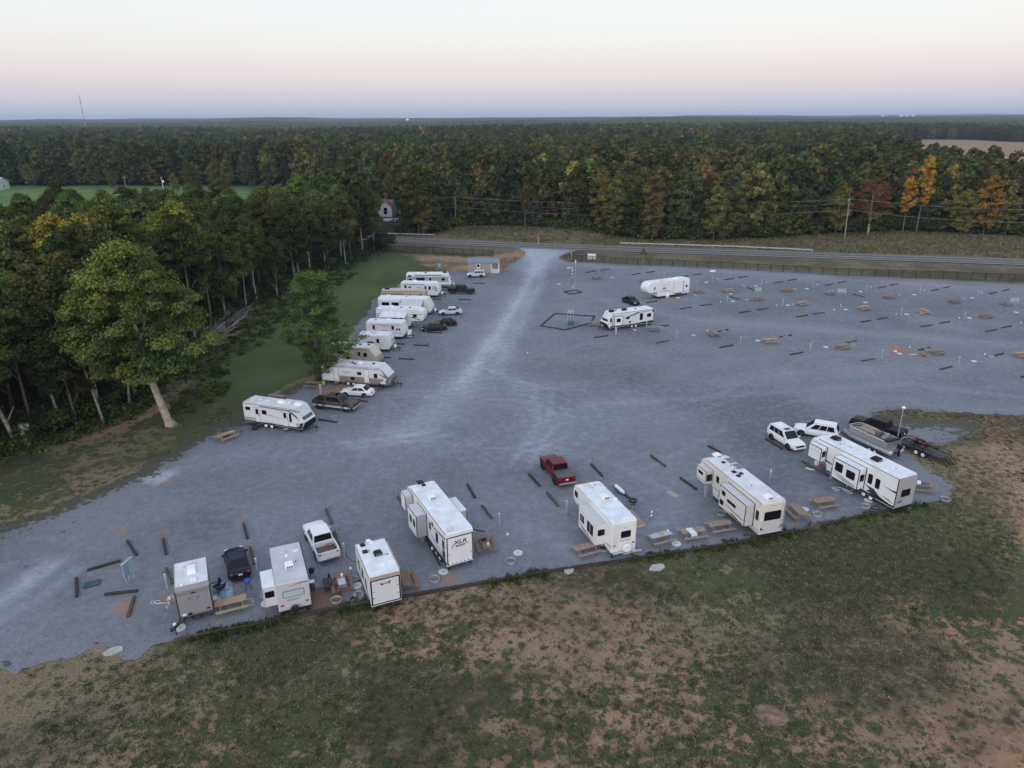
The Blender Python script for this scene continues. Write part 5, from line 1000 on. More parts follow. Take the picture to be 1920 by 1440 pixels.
r = RV('travel_trailer', 'beige travel trailer with a brown nose, half hidden behind the pine branches', (619.5,645), (698.6,650), 3.15, body=BODY10, roof=ROOFD, ext=1.2, nose='wedge', w=2.5)
front_slope(r, None, TAUPE); r.plate('nose_guard', 'F', -1.2, 1.2, .64, 1.4, TAN, -.4, .02, .2); r.window('R', .2, .34, 2.0, 2.4); r.window('R', .73, .79, 1.75, 2.35); r.door('R', .64, mat=CREAM); r.band('R', .02, .85, 1.0, 1.1, SWB); r.band('R', .02, .5, 1.35, 1.42, SWD); r.window('R', .38, .44, 1.2, 1.6, r=.03); r.awning('R', .3, .8, open_=False, mat=TAUPE); r.dome(.5, .1, PLAST, .4); r.vent(.6, .3, BLACK); r.vent(.77, .3, BLACK); r.axles(.4, 2); r.jacks((.05,.88)); r.tongue(1.1, True, DGREY); r.trim('R', TAUPE); r.slide('L', .3, .6, 1, 3, .6)
r.plate('badge', 'F', -.4, .4, 1.85, 2.35, PLAST, -.75, -.55, .05)

r = RV('travel_trailer', 'short plain white travel trailer with one long brown window', (674.5,625.3), (736,626.7), 2.95, body=WHITE, roof=ROOFW, nose='vee', w=2.45)
r.window('R', .28, .47, 1.5, 1.9, mat=SWB, frame=LGREY); r.door('R', .60, z1=2.6, mat=WHITE, fr=SWG); r.vent(.3, .2); r.ac(.45, .1, ROOFD); r.vent(.75, .2); r.band('R', .68, .92, 1.3, 1.34, LGREY); r.axles(.42, 2); r.jacks((.05,.88)); r.tongue(1.2, True); r.band('R', .02, .95, .72, .76, LGREY); r.window('F', -.8, .8, 1.7, 2.2, mat=GLASSL, frame=WHITE)
r = RV('travel_trailer', 'white travel trailer with two small dark door windows and a double window near the nose', (689.6,601), (761.8,603), 3.1, body=WHITE, roof=ROOFW, nose='vee', w=2.45)
r.door('R', .20, mat=WHITE, fr=LGREY); r.door('R', .69, mat=WHITE, fr=LGREY); r.window('R', .78, .82, 1.7, 2.1, split=0, frame=WHITE2); r.window('R', .84, .88, 1.7, 2.1, frame=WHITE2); r.band('R', .02, .93, 1.2, 1.26, SWBL); r.text('R', 'Dutchmen', .5, 1.55, .26, SWG, .01); r.awning('R', .12, .9, open_=False, mat=CREAM); r.ac(.55, .2); r.vent(.2, .1, SWG); r.vent(.7, .2); r.axles(.45, 2); r.jacks((.05,.88)); r.tongue(1.3, True); r.swoosh('R', [(.3,2.6),(.5,2.45),(.75,2.6),(.5,2.35)], SWB)
r = RV('fifth_wheel_trailer', 'white round nosed fifth wheel with a pale open awning in the left row', (708,576.5), (797,579), 3.7, 'fifth', body=WHITE, roof=ROOFW, w=2.5, cat='fifth wheel trailer', nose='bulge')
r.awning('R', .12, .66, 1.9, z=3.2, mat=ROOFW, drop=.55); r.window('R', .78, .85, 2.3, 2.8); r.window('R', .35, .42, 1.7, 2.1); r.door('R', .52)
for z in (2.7, 2.4, 2.1): r.band('R', .0, .14, z, z+.05, SWB)
r.band('R', .2, .62, 1.35, 1.42, SWD); r.swoosh('R', [(.72,2.3),(.9,1.75),(.95,1.75),(.75,2.4)], SWD); r.swoosh('R', [(.72,2.8),(.98,2.9),(.98,2.82),(.75,2.7)], SWB); r.ac(.3, .2); r.vent(.5, .1, BLACK); r.vent(.68, .1, SWB); r.axles(.3, 2, rim=REDL); r.jacks((.05,.68)); r.trim('R', LGREY)
r = RV('travel_trailer', 'white travel trailer with a silver sloping awning and two large slide windows', (711,556.6), (804,558.3), 3.35, body=WHITE, roof=ROOFW, ext=.9, nose='wedge', w=2.5)
front_slope(r, None, LGREY); r.slide('R', .03, .42, 1.0, 3.0, .5, trim=WHITE2, wins=((.09,.22,1.8,2.6),(.27,.39,1.8,2.6))); r.window('R', .015, .025, 1.8, 2.4) if 0 else None
r.awning('R', .44, .84, 2.1, z=3.1, mat=LGREY, drop=.75); r.ac(.18, .1); r.vent(.5, .2, SWG); r.vent(.78, .1); r.door('R', .8); r.axles(.45, 2); r.jacks((.05,.88)); r.tongue(1.3, True); r.band('R', .02, .95, .75, .85, SWBL)
r = RV('fifth_wheel_trailer', 'tan and brown fifth wheel, the only brown roofed camper of the left row', (716,543.6), (800,543), 3.6, 'fifth', body=TAN, roof=pm('roof_tan', (.47,.40,.34), .7, var=.1), w=2.5, cat='fifth wheel trailer')
r.band('R', .02, .5, 2.6, 3.1, TAUPE); r.window('R', .86, .9, 2.2, 2.8); r.window('R', .62, .65, 1.8, 2.8); r.window('R', .78, .84, 1.9, 2.6); r.window('R', .04, .1, 1.9, 2.4); r.ac(.12, .2, BLACK); r.swoosh('R', [(.65,2.6),(.9,2.0),(.98,2.2),(.75,2.4)], SWB); r.axles(.3, 2); r.jacks((.05,.68)); r.window('F', -.8, .8, 2.2, 3.0); r.trim('R', BLACK); r.door('R', .55, mat=TAN)
r = RV('travel_trailer', 'white travel trailer with curved dark nose stripes parked left of the black pickup', (753.4,528.7), (819,529.8), 3.2, body=WHITE, roof=ROOFW, ext=.8, nose='round', w=2.5)
r.window('R', .10, .15, 1.9, 2.6); r.window('R', .42, .54, 1.7, 2.2, mat=DGREY); r.window('R', .72, .77, 1.8, 2.5); r.plate('outdoor_kitchen', 'R', .20, .27, 1.9, 2.4, BLACK, 0, .03, .05); r.door('R', .64, mat=WHITE, fr=LGREY); r.awning('R', .05, .62, open_=False, mat=SWG); r.band('R', .31, .37, 1.7, 1.85, SWD); r.ac(.35, .2); r.axles(.4, 2); r.jacks((.05,.88)); r.tongue(1.1, True)
for k in range(3): r.swoosh('R', [(.80,2.6-.35*k),(.9,2.45-.35*k),(.96,2.0-.35*k),(.94,2.0-.35*k),(.88,2.35-.35*k),(.8,2.5-.35*k)], SWD)
r = RV('travel_trailer', 'white camper with black window band and grey underside, farthest of the left row', (762.5,512.6), (840,512.2), 3.4, body=WHITE, roof=ROOFW, ext=.9, nose='wedge', w=2.5)
r.band('R', .02, .93, 1.5, 2.7, GREY); r.window('R', .05, .11, 2.85, 3.1); r.window('R', .06, .12, 1.8, 2.3); r.window('R', .22, .40, 1.8, 2.5); r.window('R', .78, .85, 1.9, 2.4); r.door('R', .53, mat=GREY, fr=PLAST); r.band('R', .0, .95, 2.72, 2.78, SWD, .003); r.band('R', .0, .95, .66, .9, BLACK, .003); r.vent(.28, .1); r.vent(.42, .0, BLACK, .55); r.vent(.55, .2); r.vent(.68, .1); r.ac(.85, .0, BLACK); front_slope(r, SWD, GREY); r.axles(.4, 2); r.jacks((.05,.88)); r.tongue(1.2, True); r.awning('R', .2, .8, open_=False, mat=BLACK)
# ---- middle of the lot ------------------------------------------------------
r = RV('travel_trailer', 'silver white travel trailer with a dark windshield beside the timber edged utility bed', (1219,576.5), (1140.7,586.3), 3.25, body=WHITE2, roof=ROOFW, ext=.9, nose='wedge', w=2.5)
front_slope(r, BLACK, WHITE2); r.slide('L', .70, .88, 1.0, 2.8, .45, trim=BLACK, wins=((.75,.83,1.7,2.3),)); r.window('L', .91, .935, 1.7, 2.4); r.window('L', .24, .30, 1.4, 2.6); r.window('L', .06, .14, 1.8, 2.4); r.window('L', .53, .60, 1.9, 2.25); r.window('L', .50, .53, 1.1, 1.4, r=.02); r.skirt('L', .62, .85, BLACK)
r.swoosh('L', [(.3,2.85),(.5,2.3),(.66,2.15),(.5,2.5),(.34,3.0)], SWD); r.swoosh('L', [(.0,1.05),(.2,1.0),(.45,.75),(.2,.8),(0,.85)], SWD); r.swoosh('L', [(0,2.95),(.2,2.8),(.35,2.9),(.2,2.95)], SWG); r.text('L', 'Reflection', .40, 2.1, .2, SWG, .012); r.ac(.85, 0, BLACK, 1.0, .75, .36); r.ac(.58, 0, BLACK, 1.0, .75, .36); r.vent(.73, -.4, BLACK, .3); r.vent(.33, 0, SWG, .4); r.skylight(.18, 0, .8, 1.2); r.axles(.42, 2); r.jacks((.05,.88)); r.tongue(1.1, True, DGREY); r.trim('L'); r.plate('nose_guard', 'F', -1.2, 1.2, .64, 1.4, BLACK, -.4, .02, .2); r.plate('corner', 'L', .0, .03, 2.6, 3.1, BLACK, 0, .02, .04)
r = RV('fifth_wheel_trailer', 'white fifth wheel with thin dark swooshes standing alone near the wire fence', (1287,520.7), (1209,530.4), 3.7, 'fifth', body=WHITE, roof=ROOFW, w=2.5, cat='fifth wheel trailer', nose='bulge')
r.slide('L', .19, .40, 1.0, 3.3, .35, trim=LGREY); r.slide('L', .03, .16, 1.2, 3.3, .3, trim=LGREY, wins=((.08,.12,2.0,2.4),)); r.window('L', .83, .85, 2.2, 2.7); r.dome(.32, 0, PLAST, .4, .3); r.ac(.25, .0); r.vent(.6, .0, SWG)
for pts in ([(.45,3.0),(.6,2.85),(.75,2.9),(.6,2.8)], [(.45,1.4),(.6,1.6),(.82,1.7),(.6,1.7),(.5,1.6)], [(.55,2.2),(.62,2.5),(.68,2.1),(.6,1.95)], [(.2,2.9),(.35,2.8),(.38,2.9)]): r.swoosh('L', pts, SWD if pts[0][0] < .5 else SWG)
r.axles(.27, 2, rim=DGREY); r.jacks((.05,.68)); r.trim('L', LGREY); r.window('L', .75, .76, 1.2, 1.9) if 0 else None
MB().box(r.x(.72), r.x(.73), .6, .72, -.1, 1.5).box(r.x(.72), r.x(.73), -.72, -.6, -.1, 1.5).build('landing_gear', CHASSIS, r.root)

# ================================================================ CARS
def paint(name, c, rough=.3, spec=.4, coat=.3): return pm(name, c, rough, var=.03, scale=1.2, spec=spec, coat=coat)
def loft(st, hw, parent, mat, name='body', sub=1):
    """st: (x, zbottom, zbelt, half-width factor)"""
    mb = MB(); pts = []
    for x, zb, zt, f in st:
        y = hw*f; zm = zb+(zt-zb)*.45
        half = [(0, zb), (y*.86, zb), (y*.98, zb+.10), (y, zm), (y*.97, zt-.10), (y*.86, zt-.015), (y*.45, zt+.015), (0, zt+.02)]
        ring = half+[(-a, b) for a, b in half[-2:0:-1]]; pts += [(x, a, b) for a, b in ring]
    n = 14; k = len(st); fs = [(i*n+j, i*n+(j+1) % n, (i+1)*n+(j+1) % n, (i+1)*n+j) for i in range(k-1) for j in range(n)]+[tuple(range(n-1, -1, -1)), tuple((k-1)*n+j for j in range(n))]
    mb.poly(pts, fs); return mb.build(name, mat, parent, True, bevel=0, sub=sub)
def qplate(name, q, m, mat, parent, t=.012, n0=0.0):
    """plate inside the quad q (4 corners, ccw seen from outside) with margins m=(u0,u1,v0,v1)"""
    q = [Vector(p) for p in q]; f = lambda u, v: q[0].lerp(q[1], u).lerp(q[3].lerp(q[2], u), v); n = (q[1]-q[0]).cross(q[3]-q[0]).normalized()
    u0, u1, v0, v1 = m; c = [f(u0, v0), f(u1, v0), f(u1, v1), f(u0, v1)]; mb = MB(); mb.poly([p+n*(n0+t) for p in c]+[p+n*(n0-.01) for p in c], [(0,1,2,3), (7,6,5,4), (0,4,5,1), (1,5,6,2), (2,6,7,3), (3,7,4,0)]); return mb.build(name, mat, parent)
def cabin(root, hw, zb, zt, xr0, xr1, xf1, xf0, mat, ins=.16, nwin=2, quarter=False, roofmat=None):
    """frustum greenhouse: base xr0..xf0 at zb, roof xr1..xf1 at zt"""
    a = hw*.92; b = hw-ins-.06; B = [(xr0,-a,zb),(xf0,-a,zb),(xf0,a,zb),(xr0,a,zb)]; T = [(xr1,-b,zt),(xf1,-b*.97,zt-.02),(xf1,b*.97,zt-.02),(xr1,b,zt)]
    c = MB().poly(B+T, [(0,1,5,4),(1,2,6,5),(2,3,7,6),(3,0,4,7),(4,5,6,7)]).build('cabin', mat, root, bevel=.05)
    qplate('windshield', [B[1], B[2], T[2], T[1]], (.05,.95,.08,.93), GLASS, root); qplate('rear_window', [B[3], B[0], T[0], T[3]], (.06,.94,.12,.92), GLASS, root)
    for s_ in (0, 1):
        q = [B[0], B[1], T[1], T[0]] if s_ == 0 else [B[2], B[3], T[3], T[2]]
        if s_ == 0: cuts = [(.10+.80*i/nwin, .10+.80*(i+1)/nwin) for i in range(nwin)]
        else: cuts = [(.10+.80*i/nwin, .10+.80*(i+1)/nwin) for i in range(nwin)]
        for u0, u1 in cuts: qplate('side_window', q, (u0+.012, u1-.012, .14, .90), GLASS, root)
    MB().prism(rrect(xr1+.02, xf1-.02, -b+.03, b-.03, .1), zt-.02, zt+.025, 'z').build('roof', roofmat or mat, root, bevel=.015); return c
def cwheel(root, x, y, r=.34, wd=.23, rim=ALU):
    sg = 1 if y > 0 else -1; M = Matrix.Translation((x, y, r)) @ Matrix.Rotation(-math.pi/2*sg, 4, 'X')
    o = MB().lathe([(r*.66, -wd/2), (r*.94, -wd/2), (r, -wd/3), (r, wd/3), (r*.94, wd/2), (r*.66, wd/2)], 20, M=M).build('wheel', RUBBER, root, True); mb = MB(); mb.lathe([(r*.66, wd/2-.01), (r*.6, wd/2-.05), (r*.2, wd/2-.05), (0, wd/2-.04)], 16, M=M)
    for i in range(5): mb.box(-.03, .03, .03, r*.63, wd/2-.05, wd/2-.01, M=M @ Matrix.Rotation(i*2*math.pi/5, 4, 'Z'))
    mb.build('rim', rim, o)
def car_base(name, label, cat, rear, front, z=.9, group=None, L=None):
    a = G(*rear, z); b = G(*front, z); a.z = b.z = 0; c = (a+b)/2; d = (b-a).normalized(); t = thing(name, label, cat, (c.x, c.y, lotz(c.x, c.y)-.01), math.atan2(d.y, d.x), group); t['span'] = round((b-a).length, 2); return t
def boxp(root, name, x0, x1, y0, y1, z0, z1, mat, bev=.01): return MB().box(x0, x1, y0, y1, z0, z1).build(name, mat, root, bevel=bev)
def common(t, L, W, zl, mat, zh=.62, hl=PLAST, r=.34, wb=None, rim=ALU, plate=True, mir=True, zt=.95, tl=REDL, mx=.55):
    hw = W/2; wb = wb or L*.585; xf = L/2-(L-wb)*.46; xr = xf-wb
    for x in (xf, xr):
        for s_ in (-1, 1):
            cwheel(t, x, s_*(hw-.10), r, .23, rim); M = Matrix.Translation((x, s_*(hw-.035), r+.02)) @ Matrix.Rotation(-math.pi/2*s_, 4, 'X'); MB().lathe([(r*1.18, 0), (r*1.18, .04), (0, .04)], 20, M=M).build('wheel_arch', BLACK, t)
    for s_ in (-1, 1):
        boxp(t, 'headlight', L/2-.30, L/2-.05, s_*hw*.68-.14, s_*hw*.68+.14, zh-.02, zh+.10, hl, .03); boxp(t, 'tail_light', -L/2-.012, -L/2+.13, s_*(hw-.24)-.11, s_*(hw-.24)+.11, zt-.24, zt-.08, tl, .03)
        if mir: boxp(t, 'mirror', mx, mx+.16, min(s_*(hw-.02), s_*(hw+.20)), max(s_*(hw-.02), s_*(hw+.20)), zl+.02, zl+.17, mat, .03)
    boxp(t, 'grille', L/2-.06, L/2+.012, -.55, .55, zh-.20, zh+.02, BLACK)
    if plate: boxp(t, 'number_plate', -L/2-.02, -L/2+.02, -.16, .16, zt-.32, zt-.18, PLAST, .004)
    return xf, xr
def sedan(label, rear, front, mat, group=None, L=4.75, W=1.84, H=1.45, glassroof=False, trunk=None, cat='car'):
    t = car_base('car', label, cat, rear, front, .8, group); hw = W/2; h = L/2
    loft([(-h,.42,.80,.78),(-h+.10,.28,.98,.90),(-h+.55,.22,1.02,.98),(-h+1.4,.2,.98,1),(0,.2,.95,1),(h-1.45,.2,.95,1),(h-.8,.2,.88,.99),(h-.25,.24,.76,.90),(h,.34,.60,.72)], hw, t, mat)
    cabin(t, hw, .93, H, -h+.55, -h+1.35, .35, h-1.30, mat, roofmat=GLASS if glassroof else None); common(t, L, W, .93, mat, .58, zt=1.0, mx=.72)
    boxp(t, 'bumper', -h-.03, -h+.12, -hw*.8, hw*.8, .28, .5, mat, .04); return t
def suv(label, rear, front, mat, group=None, L=5.15, W=2.0, H=1.88, sunroof=False, cat='suv', nwin=3):
    t = car_base('suv', label, cat, rear, front, .9, group); hw = W/2; h = L/2
    loft([(-h,.5,1.0,.86),(-h+.08,.36,1.12,.94),(-h+.5,.32,1.16,1),(0,.32,1.12,1),(h-1.5,.32,1.10,1),(h-.9,.32,1.08,1),(h-.25,.34,1.0,.94),(h,.42,.84,.82)], hw, t, mat)
    cabin(t, hw, 1.09, H, -h+.04, -h+.42, .30, h-1.35, mat, ins=.12, nwin=nwin); common(t, L, W, 1.10, mat, .80, r=.39, zt=1.25, mx=.85); boxp(t, 'bumper', h-.1, h+.05, -hw*.85, hw*.85, .38, .6, mat, .05)
    if sunroof: boxp(t, 'sunroof', -.35, .25, -.42, .42, H+.012, H+.032, GLASS)
    mb = MB()
    for y in (-hw+.28, hw-.28): mb.tube([(-h+.6, y, H+.02), (-h+.7, y, H+.06), (.1, y, H+.06), (.2, y, H+.02)], .02, 5)
    mb.build('roof_rack', ALU, t); return t
def pickup(label, rear, front, mat, group=None, L=5.9, W=2.03, H=1.93, cover=None, rim=ALU, r=.41, bedmat=None, lower=None, flare=0, cargo=False, sunroof=False, cat='pickup truck'):
    t = car_base('pickup_truck', label, cat, rear, front, 1.0, group); hw = W/2; h = L/2; bx = -h+1.85
    loft([(bx,.52,1.22,1),(bx+.5,.52,1.21,1),(h-1.7,.52,1.21,1),(h-1.2,.52,1.22,1),(h-.3,.52,1.17,.98),(h-.05,.56,1.10,.95),(h,.6,.98,.92)], hw, t, mat, sub=0)
    bm = bedmat or BLACK
    for s_ in (-1, 1): boxp(t, 'bed_side', -h+.02, bx+.01, min(s_*(hw-.10), s_*(hw-.003)), max(s_*(hw-.10), s_*(hw-.003)), .50, 1.24, mat, .03)
    boxp(t, 'tailgate', -h, -h+.09, -hw+.1, hw-.1, .62, 1.23, mat, .02); boxp(t, 'bed_floor', -h+.09, bx, -hw+.1, hw-.1, .68, .74, bm); boxp(t, 'bed_front', bx-.05, bx, -hw+.1, hw-.1, .74, 1.22, mat)
    if cover: boxp(t, 'bed_cover', -h+.06, bx-.06, -hw+.09, hw-.09, 1.20, 1.27, cover, .015)
    cabin(t, hw, 1.20, H, bx+.0, bx+.15, h-2.25, h-1.58, mat, ins=.14, nwin=2); common(t, L, W, 1.2, mat, .85, r=r, wb=L*.63, rim=rim, zt=1.22, mx=h-2.15)
    boxp(t, 'rear_bumper', -h-.16, -h+.01, -hw+.08, hw-.08, .48, .64, CHROME, .03); boxp(t, 'front_bumper', h-.08, h+.1, -hw+.06, hw-.06, .42, .68, CHROME if mat is not BLACKP else BLACK, .05)
    if lower:
        for s_ in (-1, 1): boxp(t, 'rocker_panel', -h+.1, h-.4, min(s_*(hw-.02), s_*(hw+.012)), max(s_*(hw-.02), s_*(hw+.012)), .46, .72, lower, .005)
    if flare:
        for x in (h-(L-L*.63)*.46, h-(L-L*.63)*.46-L*.63):
            for s_ in (-1, 1): MB().lathe([(r*1.18, -.05), (r*1.38, 0), (r*1.38, .03), (r*1.18, .05)], 20, M=Matrix.Translation((x, s_*(hw-.01), r+.05)) @ Matrix.Rotation(-math.pi/2*s_, 4, 'X')).build('fender_flare', mat, t)
    if sunroof: boxp(t, 'sunroof', .0, .55, -.45, .45, H+.012, H+.032, GLASS)
    return t
BLACKP = paint('black_paint', (.006,.006,.007), .4, .2, 0); NAVY = paint('navy_paint', (.010,.006,.030), .35, .25, .1); WHITEP = paint('white_paint', (.72,.73,.75), .3); REDP = paint('red_paint', (.115,.004,.011), .35, .25, .1); BROWNP = paint('bronze_paint', (.065,.052,.045), .4, .3, .1); SILVER = paint('silver_paint', (.48,.50,.54)); CHARC = paint('charcoal_paint', (.016,.017,.021), .4, .25, 0); COVER = pm('vinyl_cover', (.075,.085,.09), .6, var=.1)
t = sedan('dark navy sedan parked between the two grey travel trailers', (450.6,1077), (437,1026), NAVY)
t = pickup('white pickup truck with an open bed full of odds and ends', (616,1038), (587,982), WHITEP, bedmat=pm('bed_liner', (.10,.085,.075), .8, var=.3))
tk = pickup('red pickup truck with a grey bed cover and big black tyres', (1063.3,900), (1026,856), REDP, cover=COVER, r=.47, rim=BLACK)
suv('large white suv with a sunroof facing the grass, beside the longest fifth wheel', (1449,804.4), (1500.6,836), WHITEP, sunroof=True)
suv('white suv half hidden behind the nose of the longest fifth wheel', (1562,811), (1500,800), WHITEP, L=5.2)
pickup('black pickup truck with a covered bed parked beyond the pontoon boat', (1695,813), (1602,784), BLACKP, cover=BLACK, L=6.3, W=2.06, rim=BLACK)
pickup('bronze and grey crew cab pickup truck with big black wheels', (587.8,748.4), (672.9,758.5), BROWNP, rim=BLACK, r=.53, lower=SILVER, flare=1, L=6.2, sunroof=True).location.z += .06
sedan('white sedan parked between the bronze pickup and the grey nosed trailer', (696.6,733.5), (643.5,730.5), WHITEP)
DK = 'dark sedans parked side by side'
sedan('dark charcoal sedan, nearer of the two dark cars in the left row', (835.4,611), (791.7,613.5), CHARC, DK, glassroof=False)
sedan('black sedan partly behind the charcoal one in the left row', (854.5,602.5), (811,604), BLACKP, DK)
sedan('silver white sedan in front of the white trailers of the left row', (864.6,582), (824.5,583.5), SILVER)
pickup('black pickup truck near the far end of the left row', (840.5,541.8), (889,542.8), BLACKP, rim=ALU, cover=BLACK)
suv('silver suv parked in front of the office shed', (909.8,513.3), (875.5,513.5), SILVER, L=4.7, W=1.9, H=1.68)
sedan('dark sedan parked left of the lone white fifth wheel', (1169.5,558), (1197.8,567.7), CHARC, glassroof=False)
# cargo in the white pickup's bed
p = T2(455, 500, .8)
for nm, lab, dx, dy, mk in (('bucket', 'white round bucket in the white pickup bed', .55, -.1, lambda: MB().lathe([(0,0),(.15,0),(.18,.36),(.15,.38),(0,.38)], 12).build('bucket', PLAST, None, True)),
                            ('cardboard_box', 'reddish flat box in the white pickup bed', .5, -.62, lambda: MB().box(-.28,.28,-.2,.2,0,.16).build('cardboard_box', pm('red_card', (.30,.13,.11), .8), None, bevel=.01)),
                            ('toolbox', 'small pale toolbox by the tailgate in the white pickup bed', -.45, -.45, lambda: MB().box(-.24,.24,-.13,.13,0,.2).build('toolbox', LGREY, None, bevel=.02)),
                            ('firewood', 'heap of brown wood scraps in the white pickup bed', -.1, .25, lambda: (lambda mb: [mb.tube([(random.uniform(-.5,.5), random.uniform(-.35,.35), .05+.04*i), (random.uniform(-.5,.5), random.uniform(-.35,.35), .08+.04*i)], .04, 5) for i in range(9)] and mb)(MB()).build('firewood', pm('scrap_wood', (.20,.15,.10), .9, var=.4, scale=6)))):
    o = mk(); o.location = (p.x+dx, p.y+dy, .84); o.rotation_euler = (0, 0, .4); tag(o, lab, nm.replace('_', ' '))

# ---- pontoon boat on its trailer ---------------------------------------------
a = G(1592, 808, .9); b = G(1686, 851, .9); a.z = b.z = 0; d = (a-b).normalized(); c = (a+b)/2; hd = math.atan2(d.y, d.x); LB = (a-b).length
bt = thing('pontoon_boat', 'pontoon boat with beige seats and silver railings resting on a trailer', 'boat', (c.x, c.y, .1), hd); h = LB/2; BEIGE = pm('boat_vinyl', (.34,.29,.24), .6, var=.1); DECK = pm('boat_deck', (.20,.19,.18), .9, var=.15)
for s_ in (-1, 1):
    M = None; MB().tube([(-h+.3, s_*.85, .85), (h-1.0, s_*.85, .85), (h-.3, s_*.85, .98), (h, s_*.85, 1.2)], [.32, .32, .22, .03], 14).build('pontoon', ALU, bt, True)
boxp(bt, 'deck', -h+.35, h-.35, -1.2, 1.2, 1.18, 1.27, DECK, .02); boxp(bt, 'deck_rim', -h+.33, h-.33, -1.25, -1.2, 1.14, 1.30, ALU); boxp(bt, 'deck_rim', -h+.33, h-.33, 1.2, 1.25, 1.14, 1.30, ALU)
mb = MB(); H1 = 1.98
ring = [(-h+.8, -1.15), (h-1.2, -1.15), (h-.7, -.95), (h-.45, -.4), (h-.45, .4), (h-.7, .95), (h-1.2, 1.15), (-h+.8, 1.15)]
for z in (H1, 1.72, 1.48): mb.tube([(x, y, z) for x, y in ring], .025 if z < H1 else .035, 6)
for i in range(len(ring)): mb.tube([(ring[i][0], ring[i][1], 1.27), (ring[i][0], ring[i][1], H1)], .022, 5)
for x in np.linspace(-h+.8, h-1.2, 8):
    for y in (-1.15, 1.15): mb.tube([(x, y, 1.27), (x, y, H1)], .02, 5)
mb.build('railing', CHROME, bt); MB().box(-h+.9, h-1.5, -1.16, -1.13, 1.30, 1.88).box(-h+.9, h-1.5, 1.13, 1.16, 1.30, 1.88).build('rail_panel', pm('boat_panel', (.22,.22,.23), .4), bt)
for x0, x1, y0, y1 in ((h-3.2,h-1.0,.45,1.08),(h-3.2,h-1.0,-1.08,-.45),(-h+1.4,-h+3.2,.45,1.08)): o = boxp(bt, 'bench_seat', x0, x1, y0, y1, 1.27, 1.68, BEIGE, .06); boxp(o, 'backrest', x0, x1, (y1-.14 if y1 > 0 else y0), (y1 if y1 > 0 else y0+.14), 1.68, 2.05, BEIGE, .05)
boxp(bt, 'console', -.2, .35, -1.05, -.45, 1.27, 2.1, DGREY, .06); o = boxp(bt, 'helm_seat', -1.1, -.55, -.95, -.4, 1.5, 1.75, BEIGE, .06); boxp(o, 'backrest', -1.2, -1.05, -.95, -.4, 1.75, 2.25, BEIGE, .05); boxp(bt, 'bimini_cover', -h+.9, -h+1.35, -1.1, 1.1, 1.95, 2.15, BLACK, .08)
om = boxp(bt, 'outboard_motor', -h-.15, -h+.35, -.22, .22, 1.35, 1.95, BLACK, .1); boxp(om, 'lower_unit', -h-.05, -h+.18, -.08, .08, .45, 1.35, BLACK, .03)
tr = thing('boat_trailer', 'dark boat trailer carrying the pontoon boat', 'trailer', (c.x, c.y, .09), hd); mb = MB()
for s_ in (-1, 1): mb.box(-h+.6, h-1.2, s_*.5-.05, s_*.5+.05, .42, .52); mb.tube([(h-1.2, s_*.5, .47), (h+.6, 0, .47)], .05, 4)
for x in (-h+.8, -.5, h-1.5): mb.box(x-.04, x+.04, -1.0, 1.0, .38, .46)
mb.tube([(h+.1, 0, .47), (h+.1, 0, 1.3)], .04, 5); mb.build('frame', CHASSIS, tr)
for x in (-1.3, -.55):
    for s_ in (-1, 1): cwheel(tr, x, s_*1.1, .3, .18, PLAST)
# ---- utility trailer with quad bike ----------------------------------------
a = G(1703, 829, .6); b = G(1762, 853, .6); a.z = b.z = 0; d = (a-b).normalized(); c = (a+b)/2; hd = math.atan2(d.y, d.x); h = 2.6
ut = thing('utility_trailer', 'black open utility trailer with white wheels and its mesh ramp tilted down', 'trailer', (c.x, c.y, .02), hd)
boxp(ut, 'bed', -h, h, -1.0, 1.0, .55, .62, pm('trailer_deck', (.06,.06,.06), .9, var=.3)); mb = MB()
for z in (.66, 1.02): mb.tube([(-h, -1, z), (h, -1, z), (h, 1, z), (-h, 1, z)], .035, 4)
for x in np.linspace(-h, h, 6):
    for y in (-1, 1): mb.tube([(x, y, .6), (x, y, 1.02)], .03, 4)
mb.build('side_rail', BLACK, ut); mb = MB()
for s_ in (-1, 1): mb.tube([(h-.1, s_*.9, .55), (h+1.4, 0, .52)], .05, 4)
mb.tube([(h+1.2, 0, .0), (h+1.2, 0, .95)], .035, 5); mb.build('tongue', BLACK, ut); mb = MB()
M = Matrix.Translation((-h-.02, 0, .62)) @ Matrix.Rotation(R(-35), 4, 'Y')
for i in range(9): mb.box(-1.3+i*.155, -1.26+i*.155, -.95, .95, 0, .03, M=M)
for y in (-.95, -.3, .3, .95): mb.box(-1.32, 0, y-.02, y+.02, -.03, .04, M=M)
mb.build('ramp', BLACK, ut)
for x in (-.75, .1):
    for s_ in (-1, 1): cwheel(ut, x, s_*1.14, .34, .2, PLAST)
for s_ in (-1, 1): boxp(ut, 'fender', -1.25, .6, min(s_*1.02, s_*1.27), max(s_*1.02, s_*1.27), .72, .76, BLACK)
q = c+d*.6; av = thing('quad_bike', 'red quad bike parked on the black utility trailer', 'quad bike', (q.x, q.y, .645), hd+.1)
boxp(av, 'chassis', -.55, .6, -.22, .22, .28, .5, BLACK, .05); boxp(av, 'front_fender', .2, .85, -.48, .48, .58, .78, REDP, .09); boxp(av, 'rear_fender', -.85, -.25, -.48, .48, .58, .76, REDP, .09); boxp(av, 'seat', -.6, .1, -.17, .17, .74, .9, BLACK, .06); boxp(av, 'fuel_tank', .05, .4, -.15, .15, .76, .95, REDP, .06); MB().tube([(.38,-.38,1.1),(.45,-.1,1.02),(.45,.1,1.02),(.38,.38,1.1)], .02, 5).tube([(.6,0,.7),(.45,0,1.02)], .03, 5).build('handlebar', BLACK, av)
for x in (-.6, .6):
    for s_ in (-1, 1): cwheel(av, x, s_*.42, .28, .22, DGREY)
